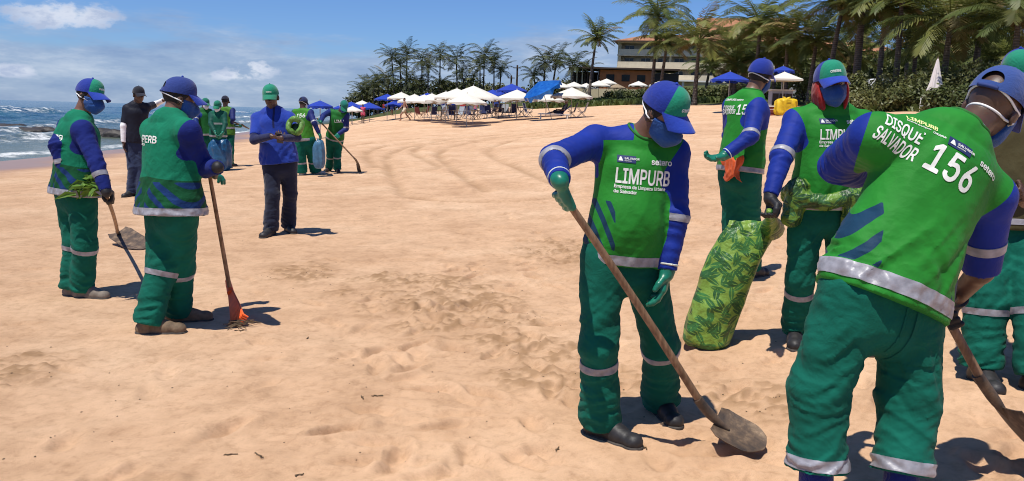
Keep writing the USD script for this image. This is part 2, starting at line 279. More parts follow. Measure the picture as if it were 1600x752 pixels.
def extract(f, lo, hi, h, reach=1.1):
    lo, hi = np.asarray(lo, float), np.asarray(hi, float)
    B = 4
    nb = np.ceil((hi - lo) / (h * B)).astype(int) + 1
    g = np.stack(np.meshgrid(*[lo[k] + h * B * (np.arange(nb[k]) + 0.5) - 0.5 * h for k in range(3)], indexing='ij'), -1)
    coarse = f(g.reshape(-1, 3)).reshape(nb)
    V = np.repeat(np.repeat(np.repeat(coarse, B, 0), B, 1), B, 2).astype(np.float32)
    act = np.argwhere(np.abs(coarse) < h * B * reach + 0.014)
    off = np.stack(np.meshgrid(*[np.arange(B)] * 3, indexing='ij'), -1).reshape(-1, 3)
    ids = (act[:, None] * B + off[None]).reshape(-1, 3)
    V[ids[:, 0], ids[:, 1], ids[:, 2]] = f(lo + h * ids)
    P, F = surface_nets(V, lo, h)
    return trimesh.Trimesh(P, F, process=False)


def smin(a, b, k):
    if k <= 0: return np.minimum(a, b)
    h = np.clip(0.5 + 0.5 * (b - a) / k, 0, 1)
    return b + (a - b) * h - k * h * (1 - h)


def cap_d(P, a, b, ra, rb, flat=None, t_out=False):
    """tapered capsule; flat=(axis, factor): its section is squeezed along an axis"""
    a, b = np.asarray(a, float), np.asarray(b, float)
    ab = b - a
    t = np.clip((P - a) @ ab / (ab @ ab + 1e-12), 0, 1)
    q = P - a - t[:, None] * ab
    if flat is not None:
        n = unit(flat[0]); c = q @ n
        q = q + (c * (1.0 / flat[1] - 1))[:, None] * n
    d = np.sqrt((q * q).sum(1)) - (ra + (rb - ra) * t)
    return (d, t) if t_out else d


def ell_d(P, c, R, rad):
    """ellipsoid with axes the rows of R"""
    q = (P - c) @ np.asarray(R).T / np.asarray(rad)
    k = np.sqrt((q * q).sum(1))
    return (k - 1) * min(rad)


def loft_d(P, pts, lat, secs):
    """elliptical sections (half width, half depth) along a polyline; lat: the sideways vector at each point"""
    best = np.full(len(P), 9.0)
    for k in range(len(pts) - 1):
        a, b = pts[k], pts[k + 1]
        ab = b - a; L = np.linalg.norm(ab); ax = ab / L
        s = (P - a) @ ax
        t = np.clip(s / L, 0, 1)
        over = s - t * L
        l = lat[k][None] * (1 - t)[:, None] + lat[k + 1][None] * t[:, None]
        l = l - ax * (l @ ax)[:, None]
        l /= np.linalg.norm(l, axis=1, keepdims=True) + 1e-9
        fr = np.cross(np.broadcast_to(ax, l.shape), l)
        q = P - a - ax * (t * L)[:, None] - ax * over[:, None]
        w = secs[k][0] * (1 - t) + secs[k + 1][0] * t
        d = secs[k][1] * (1 - t) + secs[k + 1][1] * t
        u, v = (q * l).sum(1), (q * fr).sum(1)
        r = np.sqrt((u / w) ** 2 + (v / d) ** 2 + (over / np.minimum(w, d)) ** 2)
        best = np.minimum(best, (r - 1) * np.minimum(w, d))
    return best


def nz(P, scale, seed):
    return noise(P * np.asarray(scale, float), seed) - 0.5


def shell(d, fn, P, lim=0.04):
    """fn only where |d| is small, 0 elsewhere"""
    m = np.abs(d) < lim
    out = np.zeros(len(P))
    if m.any(): out[m] = fn(P[m])
    return out


def fold(P, axis, along, across, seed):
    """cloth folds: noise drawn out across an axis, so ridges run around (along large) or along (across large) it"""
    ax = unit(axis)
    e1 = unit(np.cross(ax, [0.31, 0.87, 0.2])); e2 = np.cross(ax, e1)
    w = noise(P * 5.0 + 3.1, seed + 20)
    Q = np.stack([P @ ax * along + 1.5 * w, P @ e1 * across + 0.8 * w, P @ e2 * across], 1)
    n = noise(Q, seed) * 0.70 + noise(Q * 2.3 + 7.3, seed + 1) * 0.30
    c = 1 - np.abs(2 * n - 1) * 2.4             # crests
    return np.where(c > 0, c, 0.55 * c)


def split_field(V, N, F, s, C0, C1):
    """cuts triangles where s changes sign and gives the two sides their own colour: crisp edges of a flat print"""
    s = np.where(np.abs(s) < 1e-9, 1e-9, s)
    neg = s[F] < 0
    k = neg.sum(1)
    outV, outN, outF, outC = [], [], [], []

    def emit(v, n, c):
        b = sum(len(x) for x in outV)
        outV.append(v.reshape(-1, 3)); outN.append(n.reshape(-1, 3)); outC.append(c.reshape(-1, 3))
        outF.append(np.arange(b, b + v.size // 3).reshape(-1, 3))
    for side in (0, 1):
        whole = F[k == (3 if side else 0)]
        C = C1 if side else C0
        emit(V[whole], N[whole], C[whole])
    for one in (1, 2):
        m = k == one
        if not m.any(): continue
        f = F[m]; ng = neg[m] if one == 1 else ~neg[m]
        j = ng.argmax(1); r = np.arange(len(f))
        a, b, c = f[r, j], f[r, (j + 1) % 3], f[r, (j + 2) % 3]
        t1 = (s[a] / (s[a] - s[b]))[:, None]; t2 = (s[a] / (s[a] - s[c]))[:, None]
        lerp = lambda X, i, k2, t: X[i] * (1 - t) + X[k2] * t
        Ca, Cb = (C1, C0) if one == 1 else (C0, C1)
        vab, vac = lerp(V, a, b, t1), lerp(V, a, c, t2); nab, nac = lerp(N, a, b, t1), lerp(N, a, c, t2)
        emit(np.stack([V[a], vab, vac], 1), np.stack([N[a], nab, nac], 1), np.stack([Ca[a], lerp(Ca, a, b, t1), lerp(Ca, a, c, t2)], 1))
        emit(np.stack([vab, V[b], V[c]], 1), np.stack([nab, N[b], N[c]], 1), np.stack([lerp(Cb, a, b, t1), Cb[b], Cb[c]], 1))
        emit(np.stack([vab, V[c], vac], 1), np.stack([nab, N[c], nac], 1), np.stack([lerp(Cb, a, b, t1), Cb[c], lerp(Cb, a, c, t2)], 1))
    return np.vstack(outV), np.vstack(outN), np.vstack(outF), np.vstack(outC)


def one_piece(F, s):
    """s with every island of s > 0 but the largest turned negative"""
    from scipy.sparse import coo_matrix
    from scipy.sparse.csgraph import connected_components
    f = F[(s[F] > 0).all(1)]
    if not len(f): return s
    e = np.vstack([f[:, [0, 1]], f[:, [1, 2]]])
    n, lab = connected_components(coo_matrix((np.ones(len(e)), (e[:, 0], e[:, 1])), shape=(len(s), len(s))), directed=False)
    big = np.bincount(lab[f[:, 0]]).argmax()
    return np.where((s > 0) & (lab != big), -0.01, s)


def cut_side(V, N, F, s):
    """keeps the side of a mesh where s > 0, cut cleanly"""
    s = np.where(np.abs(s) < 1e-9, 1e-9, s)
    z = np.zeros_like(V); o = np.ones_like(V)
    v, n, f, c = split_field(V, N, F, s, o, z)
    f = f[c[f[:, 0], 0] > 0.5]
    return compact(v, n, f)


def compact(v, n, f):
    k = np.round(np.hstack([v * 1e5, n * 500])).astype(np.int64) @ np.array([73856093, 19349663, 83492791, 2654435761, 40503, 961748927])
    q, inv = np.unique(k, return_inverse=True)
    first = np.full(len(q), -1); first[inv[::-1]] = np.arange(len(v))[::-1]
    f = inv.ravel()[f]
    f = f[(f[:, 0] != f[:, 1]) & (f[:, 1] != f[:, 2]) & (f[:, 0] != f[:, 2])]
    used = np.unique(f); re = np.full(len(q), -1); re[used] = np.arange(len(used))
    return v[first][used], n[first][used], re[f]


def normals_of(V, F):
    n = np.zeros_like(V); fc = np.cross(V[F[:, 1]] - V[F[:, 0]], V[F[:, 2]] - V[F[:, 0]])
    for k in range(3): np.add.at(n, F[:, k], fc)
    return n / (np.linalg.norm(n, axis=1, keepdims=True) + 1e-12)


def raw(name, V, F, N, mat, parent, C=None, label=None):
    base = str(parent.GetPath())
    m = UsdGeom.Mesh.Define(stage, numbered(base, name))
    m.CreatePointsAttr(Vt.Vec3fArray.FromNumpy(V.astype(np.float32)))
    m.CreateFaceVertexCountsAttr(Vt.IntArray.FromNumpy(np.full(len(F), 3, np.int32)))
    m.CreateFaceVertexIndicesAttr(Vt.IntArray.FromNumpy(F.astype(np.int32).ravel()))
    m.CreateSubdivisionSchemeAttr('none')
    m.CreateNormalsAttr(Vt.Vec3fArray.FromNumpy(N.astype(np.float32))); m.SetNormalsInterpolation('vertex')
    if C is not None:
        UsdGeom.PrimvarsAPI(m).CreatePrimvar('tint', Sdf.ValueTypeNames.Color3fArray, 'vertex').Set(Vt.Vec3fArray.FromNumpy(C.astype(np.float32)))
    UsdShade.MaterialBindingAPI.Apply(m.GetPrim()).Bind(mat if not isinstance(mat, str) else UsdShade.Material.Get(stage, mat))
    if label: m.GetPrim().SetCustomDataByKey('label', label)
    return m.GetPrim()


def cloth_material(name, color=None, rough=0.75, bump=0.25, vary=0.12, sheen=0.02, scale=1.0, weave=700.0):
    n = {'tc': ('texture_coordinate', {}), 'n1': ('noise_texture', {'scale': 7.0 * scale, 'detail': 5.0, 'roughness': 0.6}),
         'n2': ('noise_texture', {'scale': weave, 'detail': 2.0}), 'n3': ('noise_texture', {'scale': 34.0 * scale, 'detail': 4.0, 'roughness': 0.6}), 'n5': ('noise_texture', {'scale': 11.0 * scale, 'detail': 3.0, 'distortion': 1.2}), 'k1': ('math', {'math_type': 'subtract', 'value2': 0.5}), 'k2': ('math', {'math_type': 'absolute'}), 'k3': ('math', {'math_type': 'multiply_add', 'value2': -2.6}),
         'mr': ('map_range', {'from_min': 0.3, 'from_max': 0.7, 'to_min': 1 - vary, 'to_max': 1 + vary}),
         'hs': ('hsv', {}), 'add': ('math', {'math_type': 'multiply_add', 'value2': 0.25}),
         'b': ('bump', {'strength': bump, 'distance': 0.012}),
         'p': ('principled_bsdf', {'roughness': rough, 'sheen_weight': sheen, 'sheen_roughness': 0.5, 'specular_ior_level': 0.14})}
    l = [('tc.object', 'n1.vector'), ('tc.object', 'n2.vector'), ('tc.object', 'n3.vector'), ('n1.fac', 'mr.value'), ('mr.result', 'hs.value'),
         ('n2.fac', 'add.value1'), ('n3.fac', 'add.value3'), ('tc.object', 'n5.vector'), ('n5.fac', 'k1.value1'), ('k1.value', 'k2.value1'), ('k2.value', 'k3.value1'), ('add.value', 'k3.value3'), ('k3.value', 'b.height'), ('b.normal', 'p.normal'), ('hs.color', 'p.base_color')]
    if color is None:
        n['at'] = ('attribute', {'attribute': 'tint'}); l.append(('at.color', 'hs.color'))
    else:
        n['co'] = ('color', {'value': color}); l.append(('co.color', 'hs.color'))
    return material(name, n, l, 'p.BSDF')


GREEN, DKGREEN, TEAL, TROUSER = (0.016, 0.180, 0.020), (0.004, 0.060, 0.022), (0.004, 0.140, 0.074), (0.0028, 0.092, 0.062)
BLUE, NAVY, LTBLUE, WHITE, GREY = (0.008, 0.025, 0.215), (0.008, 0.014, 0.075), (0.02, 0.09, 0.33), (0.75, 0.76, 0.74), (0.36, 0.36, 0.38)
M_CLOTH = cloth_material('printed_jersey', None, 0.62, 0.22, 0.17, 0.02, 0.7)
M_DRILL = cloth_material('cotton_drill', None, 0.85, 0.35, 0.22, 0.02, 0.8)
M_BAND = material('reflective_tape', {'tc': ('texture_coordinate', {}), 'n': ('noise_texture', {'scale': 26.0, 'detail': 4.0}), 'r': ('rgb_ramp', {'ramp': [(0.3, (0.17, 0.17, 0.19)), (0.7, (0.31, 0.31, 0.345))]}),
                                      'b': ('bump', {'strength': 0.3, 'distance': 0.01}), 'p': ('principled_bsdf', {'roughness': 0.45, 'specular_ior_level': 0.6})},
                  [('tc.object', 'n.vector'), ('n.fac', 'r.fac'), ('r.color', 'p.base_color'), ('n.fac', 'b.height'), ('b.normal', 'p.normal')], 'p.BSDF')


def skin_material(name, c):
    d = tuple(x * 0.72 for x in c)
    return material(name, {'tc': ('texture_coordinate', {}), 'n': ('noise_texture', {'scale': 16.0, 'detail': 5.0}), 'n2': ('noise_texture', {'scale': 240.0, 'detail': 3.0}),
                           'r': ('rgb_ramp', {'ramp': [(0.3, d), (0.7, c)]}), 'b': ('bump', {'strength': 0.12, 'distance': 0.004}),
                           'p': ('principled_bsdf', {'roughness': 0.46, 'specular_ior_level': 0.45, 'subsurface_weight': 0.08, 'subsurface_scale': 0.01})},
                    [('tc.object', 'n.vector'), ('tc.object', 'n2.vector'), ('n.fac', 'r.fac'), ('r.color', 'p.base_color'), ('n2.fac', 'b.height'), ('b.normal', 'p.normal')], 'p.BSDF')


SKIN_DARK, SKIN_MID, SKIN_LIGHT = skin_material('skin_dark', (0.085, 0.045, 0.030)), skin_material('skin_brown', (0.165, 0.083, 0.050)), skin_material('skin_tan', (0.36, 0.19, 0.12))


def plain(name, c, rough=0.6, vary=0.25, scale=20.0, bump=0.15, spec=0.4, metallic=0.0, dist=0.006):
    lo = tuple(x * (1 - vary) for x in c); hi = tuple(min(1, x * (1 + vary)) for x in c)
    return material(name, {'tc': ('texture_coordinate', {}), 'n': ('noise_texture', {'scale': scale, 'detail': 5.0, 'roughness': 0.6}), 'r': ('rgb_ramp', {'ramp': [(0.3, lo), (0.7, hi)]}),
                           'b': ('bump', {'strength': bump, 'distance': dist}), 'p': ('principled_bsdf', {'roughness': rough, 'specular_ior_level': spec, 'metallic': metallic})},
                    [('tc.object', 'n.vector'), ('n.fac', 'r.fac'), ('r.color', 'p.base_color'), ('n.fac', 'b.height'), ('b.normal', 'p.normal')], 'p.BSDF')


M_GLOVE = plain('rubber_glove', (0.008, 0.135, 0.085), 0.36, 0.15, 30, 0.3)
M_GLOVE_DK = plain('black_glove', (0.012, 0.012, 0.014), 0.6, 0.3, 30, 0.3)
M_CUFF = plain('white_cuff', (0.55, 0.58, 0.50), 0.8)
M_BOOT = plain('black_leather', (0.018, 0.017, 0.018), 0.55, 0.5, 22, 0.35)
M_BOOT_TAN = plain('sandy_leather', (0.14, 0.095, 0.058), 0.8, 0.4, 22, 0.35)
M_SOLE = plain('rubber_sole', (0.05, 0.042, 0.036), 0.85, 0.5, 30, 0.3)
M_MASK = cloth_material('mask_cloth', (0.018, 0.068, 0.24), 0.85, 0.3, 0.12, 0.2, 2.0)
M_MASK_W = cloth_material('white_mask_cloth', (0.65, 0.65, 0.66), 0.85, 0.3, 0.06, 0.2, 2.0)
M_WHITE = plain('white_elastic', (0.72, 0.72, 0.70), 0.7, 0.05)
M_HAIR = plain('black_hair', (0.012, 0.010, 0.009), 0.8, 0.4, 180, 0.6)
M_PRINT = plain('white_print', (0.64, 0.66, 0.62), 0.8, 0.14, 24, 0.3)
M_PRINT_Y = plain('pale_yellow_print', (0.72, 0.78, 0.30), 0.7, 0.05, 60, 0.1)
M_BADGE = plain('navy_print', (0.010, 0.022, 0.10), 0.7, 0.1, 60, 0.1)
M_EYE = plain('eye_white', (0.7, 0.68, 0.64), 0.3, 0.02); M_IRIS = plain('dark_iris', (0.012, 0.008, 0.006), 0.2, 0.02)


def rotate(v, axis, ang):
    axis = unit(axis); c, s = math.cos(ang), math.sin(ang)
    v = np.asarray(v, float)
    return v * c + np.cross(axis, v) * s + axis * (axis @ v) * (1 - c)


def hand_prims(w, h, S=1.0, fat=0.0, elbow_dir=None):
    """prims (a, b, ra, rb) of a hand at wrist w. h: dict with either
       grip=(centre, axis, shaft radius) - fingers closed round a shaft, axis pointing to the thumb side; or
       dir, palm (outward palm normal), curl (radians per joint), side (+1 / -1: which side the thumb leaves)"""
    pr = []
    FL = [(0.040, 0.026, 0.020), (0.045, 0.029, 0.022), (0.041, 0.027, 0.021), (0.033, 0.020, 0.018)]
    w = np.asarray(w, float)
    if 'grip' in h:
        c, a, rs = (np.asarray(h['grip'][0], float), unit(h['grip'][1]), h['grip'][2])
        v = w - c; v = unit(v - a * (v @ a))
        e2 = np.cross(a, v) * h.get('turn', 1)
        rf = 0.0095 * S + fat
        R = rs + rf * 0.9
        pos = lambda th, o: c + a * o + R * (math.cos(th) * v + math.sin(th) * e2)
        kn = []
        for i in range(4):
            o = (0.034 - 0.0225 * i) * S
            k0 = c + a * o + v * (R + 0.024 * S) + e2 * 0.022 * S
            p1, p2, p3 = pos(1.15, o), pos(2.35, o), pos(3.5 + 0.12 * (i % 2), o)
            kn.append(k0)
            pr += [(k0, p1, rf * 1.12, rf), (p1, p2, rf, rf * 0.95), (p2, p3, rf * 0.95, rf * 0.85)]
        for k0 in kn:
            pr.append((w, k0, 0.020 * S + fat, 0.0125 * S + fat))
        pr.append((w + a * 0.012, 0.5 * (kn[1] + kn[2]), 0.021 * S + fat, 0.016 * S + fat))
        t0 = w * 0.55 + c * 0.45 + a * 0.022 * S + v * 0.012 - e2 * 0.012
        t1 = c + a * 0.048 * S + v * (R + 0.004) - e2 * 0.020 * S
        t2 = c + a * 0.056 * S + R * (math.cos(-1.5) * v + math.sin(-1.5) * e2)
        t3 = c + a * 0.052 * S + R * (math.cos(-2.4) * v + math.sin(-2.4) * e2)
        pr += [(w, t0, 0.019 * S + fat, 0.016 * S + fat), (t0, t1, 0.016 * S + fat, 0.0125 * S + fat), (t1, t2, 0.0125 * S + fat, 0.011 * S + fat), (t2, t3, 0.011 * S + fat, 0.009 * S + fat)]
        return pr
    d, pn = unit(h['dir']), unit(h['palm'])
    pn = unit(pn - d * (pn @ d)); lat = np.cross(d, pn) * h.get('side', 1)       # lat points to the thumb side
    curl = h.get('curl', 0.35); spread = h.get('spread', 0.06)
    kn = []
    for i in range(4):
        o = (0.030 - 0.020 * i) * S
        k0 = w + d * (0.088 - 0.004 * abs(i - 1) ** 1.5) * S + lat * o
        kn.append(k0)
        dd = unit(d + lat * spread * (1.5 - i)); cu = curl * (0.9 + 0.13 * i)
        p = k0
        for j, L in enumerate(FL[i]):
            dd = rotate(dd, np.cross(dd, pn), cu * (0.7, 1.1, 0.8)[j])
            q = p + dd * L * S
            r0, r1 = (0.0098, 0.0092, 0.0085, 0.0072)[j], (0.0092, 0.0085, 0.0072, 0.0065)[min(j + 0, 3)]
            pr.append((p, q, r0 * S + fat, r1 * S + fat)); p = q
    for k0 in kn:
        pr.append((w, k0, 0.0165 * S + fat, 0.0125 * S + fat))
    t0 = w + d * 0.030 * S + lat * 0.028 * S + pn * 0.006
    t1 = t0 + unit(d * 0.75 + lat * 0.6 + pn * 0.35) * 0.038 * S
    t2 = t1 + unit(d * 0.9 + lat * 0.25 + pn * 0.35) * 0.030 * S
    pr += [(w, t0, 0.019 * S + fat, 0.0155 * S + fat), (t0, t1, 0.0145 * S + fat, 0.0115 * S + fat), (t1, t2, 0.0115 * S + fat, 0.0085 * S + fat)]
    return pr


def prims_d(P, pr, k=0.006):
    d = np.full(len(P), 9.0)
    for a, b, ra, rb in pr:
        d = smin(d, cap_d(P, a, b, ra, rb), k)
    return d


def prims_box(pr, m=0.02):
    A = np.array([p[0] for p in pr] + [p[1] for p in pr]); r = max(max(p[2], p[3]) for p in pr) + m
    return A.min(0) - r, A.max(0) + r


class Figure:
    """J: joints in the figure's own frame (metres; x to the right of the picture, y away, z up; a = the limb on the picture's left, b = on its right)"""

    def __init__(self, J, o):
        self.o = o
        g = lambda k: np.array(J[k], float)
        self.J = {k: np.array(v, float) for k, v in J.items()}
        J = self.J
        S = self.S = o.get('S', 1.0)
        self.latp, self.latc = unit(J['hipb'] - J['hipa']), unit(J['shb'] - J['sha'])
        self.pel = 0.5 * (J['hipa'] + J['hipb']); self.neck = J['neck']
        sh = 0.5 * (J['sha'] + J['shb'])
        up = unit(self.neck - self.pel)
        L = np.linalg.norm(self.neck - self.pel)
        bend = np.array(o.get('bend', (0, 0, 0)), float)       # pushes the middle of the back out
        self.spine = [self.pel - np.array([0, 0, 0.06]) * S, self.pel + up * 0.06 * S, self.pel + up * 0.42 * L + bend, self.pel + up * 0.74 * L + bend * 0.7, self.pel + up * 0.93 * L]
        lm = unit(self.latp + self.latc)
        self.lats = [self.latp, self.latp, lm, unit(lm * 0.4 + self.latc), self.latc]
        self.frontc = unit(np.cross(unit(self.spine[4] - self.spine[2]), self.latc)) * o.get('face', 1)
        self.frontp = unit(np.cross(np.array([0, 0, 1.0]), self.latp)) * o.get('face', 1)
        self.hd = unit(J['look']); self.head = J['head']
        hu = unit(self.head - self.neck + np.array([0, 0, 0.06])) if 'headup' not in J else unit(J['headup'])
        self.hu = unit(hu - self.hd * (hu @ self.hd)); self.hl = np.cross(self.hd, self.hu)
        self.hR = np.array([self.hl, self.hd, self.hu])
        allp = np.array([v for k, v in J.items() if k not in ('look', 'headup', 'toea', 'toeb')])
        self.lo, self.hi = allp.min(0) - 0.25, allp.max(0) + 0.25
        self.lo[2] = min(self.lo[2], -0.05)

    # --- skin
    def head_d(self, P, fat=0.0):
        q = P - self.head
        m = (q * q).sum(1) < 0.27 ** 2
        out = np.full(len(P), 0.15)
        if not m.all(): out[~m] = np.sqrt((q[~m] ** 2).sum(1)) - 0.13
        if m.any(): out[m] = self._head_d(P[m], fat)
        return out

    def _head_d(self, P, fat=0.0):
        S, R = self.S, self.hR
        at = lambda x, y, z: self.head + S * (x * R[0] + y * R[1] + z * R[2])
        d = ell_d(P, at(0, -0.012, 0.025), R, (0.076 * S + fat, 0.096 * S + fat, 0.092 * S + fat))
        d = smin(d, ell_d(P, at(0, 0.028, -0.045), R, (0.058 * S + fat, 0.062 * S + fat, 0.072 * S + fat)), 0.035)      # face and jaw
        if fat < 0.008:
            d = smin(d, cap_d(P, at(0, 0.088, 0.004), at(0, 0.108, -0.030), 0.009 * S, 0.015 * S), 0.012)              # nose
            d = smin(d, cap_d(P, at(-0.016, 0.094, -0.034), at(0.016, 0.094, -0.034), 0.009 * S, 0.009 * S), 0.008)
            d = smin(d, cap_d(P, at(-0.036, 0.080, 0.020), at(0.036, 0.080, 0.020), 0.009 * S, 0.009 * S), 0.015)      # brow
            for z in (-0.062, -0.076):
                d = smin(d, cap_d(P, at(-0.018, 0.083, z), at(0.018, 0.083, z), 0.008 * S, 0.008 * S), 0.006)          # lips
            d = smin(d, ell_d(P, at(0, 0.072, -0.104), R, (0.022 * S, 0.018 * S, 0.016 * S)), 0.02)                    # chin
            for s in (-1, 1):
                d = np.maximum(d, -ell_d(P, at(0.031 * s, 0.092, 0.001), R, (0.016 * S, 0.010 * S, 0.010 * S)))        # eye sockets
                d = smin(d, ell_d(P, at(0.031 * s, 0.079, 0.001), R, (0.013 * S, 0.009 * S, 0.009 * S)), 0.004)
                d = smin(d, ell_d(P, at(0.079 * s, -0.010, -0.018), R, (0.010 * S, 0.020 * S, 0.033 * S)), 0.006)      # ears
        return d

    def arm_d(self, P, s, g=0.0, g2=None, k=0.02):
        J, S = self.J, self.S
        g2 = g if g2 is None else g2
        d = cap_d(P, J['sh' + s], J['el' + s], 0.052 * S + g, 0.040 * S + g)
        return smin(d, cap_d(P, J['el' + s], J['wr' + s], 0.041 * S + g, 0.029 * S + g2), k)

    def leg_d(self, P, s, g=0.0, g2=None, k=0.03):
        J, S = self.J, self.S
        g2 = g if g2 is None else g2
        d = cap_d(P, J['hip' + s], J['kn' + s], 0.082 * S + g, 0.058 * S + g)
        return smin(d, cap_d(P, J['kn' + s], J['an' + s], 0.058 * S + g, 0.042 * S + g2), k)

    def torso_d(self, P, g=0.0, belly=0.0, loose=0.0):
        S, o = self.S, self.o
        gw = o.get('girth', 1.0)
        secs = [(0.160, 0.105), (0.162, 0.112), (0.140, 0.104), (0.160, 0.112), (0.105, 0.075)]
        sc = [(w * S * gw + g + loose * x, d * S * gw + g + loose * x) for (w, d), x in zip(secs, (1, 1, 0.9, 0.4, 0.1))]
        d = loft_d(P, self.spine, self.lats, sc)
        if belly:
            d = smin(d, ell_d(P, self.spine[2] * 0.75 + self.spine[1] * 0.25 + self.frontc * 0.045 * S, np.array([self.latc, self.frontc, np.cross(self.latc, self.frontc)]), (0.13 * S + g, 0.085 * S + belly + g, 0.15 * S)), 0.06)
        for s in 'ab':
            d = smin(d, cap_d(P, self.neck - 0.02 * S * unit(self.neck - self.pel), self.J['sh' + s], 0.050 * S + g * 0.6, 0.055 * S + g * 0.8), 0.05)
        return d

    def skin_d(self, P):
        J, S = self.J, self.S
        d = self.torso_d(P)
        d = smin(d, cap_d(P, self.neck - 0.03 * unit(self.neck - self.pel), self.head - self.hu * 0.035 - self.hd * 0.018, 0.060 * S, 0.055 * S), 0.03)
        d = smin(d, self.head_d(P), 0.012)
        for s in 'ab':
            d = smin(d, self.arm_d(P, s), 0.03)
            d = smin(d, self.leg_d(P, s), 0.04)
            d = smin(d, cap_d(P, J['an' + s], J['an' + s] + unit(J['toe' + s]) * 0.12 * S + np.array([0, 0, -0.045]), 0.038 * S, 0.030 * S), 0.02)
            if self.hands.get(s): 
                pr = self.hands[s]
                lo, hi = prims_box(pr, 0.06)
                m = ((P > lo) & (P < hi)).all(1)
                if m.any(): d[m] = smin(d[m], prims_d(P[m], pr), 0.012)
        return d

    # --- building
    def build(self, x, h):
        """x: the thing's Xform prim; h: mesh size in metres"""
        o, J, S = self.o, self.J, self.S
        self.x, self.h = x, h
        hands = o.get('hands', {})
        self.hands = {s: hand_prims(J['wr' + s], hands[s], S) for s in 'ab' if s in hands}
        self.hair(); self.trousers(); self.shirt()
        m = extract(self.skin_d, self.lo, self.hi, o.get('hskin', h))
        V, F = np.asarray(m.vertices), np.asarray(m.faces)
        V, F = self.thin_out(V, F)
        body = raw('body', V, F, normals_of(V, F), o.get('skin', SKIN_DARK), x)
        at = lambda a, b, c: self.head + S * (a * self.hR[0] + b * self.hR[1] + c * self.hR[2])
        if o.get('eyes', True):
            for s in (-1, 1):
                e = trimesh.creation.icosphere(2, 0.0105 * S); e.apply_translation(at(0.031 * s, 0.0785, 0.001)); ep = obj('eye', e, M_EYE, body, True)
                i = trimesh.creation.icosphere(1, 0.0055 * S); i.apply_translation(at(0.031 * s, 0.0850, 0.0)); obj('iris', i, M_IRIS, body, True)
        for s in 'ab':
            self.boot(s)
            if s in o.get('gloves', ''): self.glove(s)
        if o.get('cap'): self.cap()
        if o.get('mask'): self.mask()
        return self

    def thin_out(self, V, F):
        """merges the skin's vertices where clothes cover it, so that it costs few faces there"""
        hid = np.full(len(V), 9.0)
        for f in (getattr(self, 'shirt_f', None), getattr(self, 'trouser_f', None)):
            if f is not None: hid = np.minimum(hid, f(V))
        h = hid < -0.004
        cell = np.floor(V / 0.035).astype(np.int64) @ np.array([73856093, 19349663, 83492791])
        key = np.where(h, cell, -np.arange(1, len(V) + 1) - (1 << 60))
        _, first, inv = np.unique(key, return_index=True, return_inverse=True)
        f = inv.ravel()[F]
        f = f[(f[:, 0] != f[:, 1]) & (f[:, 1] != f[:, 2]) & (f[:, 0] != f[:, 2])]
        return V[first], f

    def hair(self):
        if self.o.get('hair', True) is False: return
        R = self.hR
        def f(P):
            q = (P - self.head) @ R.T / self.S
            d = self.head_d(P, 0.004)
            line = np.minimum(-q[:, 1] + 0.045 + 0.6 * (q[:, 2] - 0.03), q[:, 2] + 0.055)          # behind the ears and above the nape
            return np.maximum(d, -line)
        m = extract(f, self.head - 0.16, self.head + 0.16, max(0.006, self.h))
        self.hairp = raw('hair', m.vertices, m.faces, normals_of(m.vertices, m.faces), M_HAIR, self.x)

    def trousers(self):
        o, J, S = self.o, self.J, self.S
        c = o.get('trouser', {})
        g, g2 = c.get('g', 0.016), c.get('g2', 0.032)
        rise = c.get('rise', 0.10); cuff = c.get('cuff', 0.02); amp = c.get('amp', 0.010)
        seed = o.get('seed', 1)
        up = unit(self.spine[2] - self.spine[1])
        top = self.pel + up * rise * S

        def f(P, wr=True):
            gw = o.get('girth', 1.0)
            d = loft_d(P, [self.spine[0], self.spine[1], self.spine[2]], [self.latp, self.latp, self.lats[2]], [(0.162 * S * gw + 0.012, 0.112 * S * gw + 0.012), (0.162 * S * gw + 0.012, 0.115 * S * gw + 0.012), (0.145 * S * gw + 0.010, 0.105 * S * gw + 0.010)])
            d = np.maximum(d, (P - top) @ up)
            for s in 'ab':
                hip, kn, an = J['hip' + s], J['kn' + s], J['an' + s]
                end = kn + (an - kn) * (1 - cuff)
                ax = unit(an - kn)
                e = cap_d(P, hip, kn, 0.090 * S + g * 0.8, 0.062 * S + g)
                e = smin(e, cap_d(P, kn, an, 0.062 * S + g, 0.050 * S + g2), 0.03)
                if wr:
                    t = np.clip((P - kn) @ ax / np.linalg.norm(an - kn), -0.9, 1.0)
                    low = smooth01(0.0, 0.85, t); kne = np.exp(-((t + 0.03) / 0.20) ** 2); thi = smooth01(-0.05, -0.4, t) * smooth01(-0.95, -0.6, (P - kn) @ unit(kn - hip) / np.linalg.norm(kn - hip) )
                    sg = 1 if s == 'a' else -1
                    tilt = unit(ax + self.latp * 0.30 * sg + self.frontp * 0.2)
                    diag = unit(ax * 0.55 + self.latp * 0.75 * sg + self.frontp * 0.35)
                    e = e - amp * (0.15 + 1.05 * low + 0.5 * kne) * shell(e, lambda Q: fold(Q, tilt, 21.0, 3.6, seed * 7 + (s == 'b') * 3), P)
                    e = e - amp * (0.70 * thi + 0.8 * kne + 0.25 * low) * shell(e, lambda Q: fold(Q, diag, 20.0, 2.6, seed * 5 + 11 + (s == 'b') * 2), P)
                    e = e - 0.22 * amp * shell(e, lambda Q: fold(Q, unit(ax - self.latp * 0.6 * sg), 46.0, 10.0, seed * 3 + 50), P)
                e = np.maximum(e, (P - end) @ ax)
                d = smin(d, e, 0.035)
            return d
        self.trouser_f = f
        m = extract(f, self.lo, self.hi, self.h)
        V, F = m.vertices, m.faces; N = normals_of(V, F)
        C = np.broadcast_to(np.array(c.get('color', TROUSER)), V.shape)
        self.tr_mesh = (V, N, F)
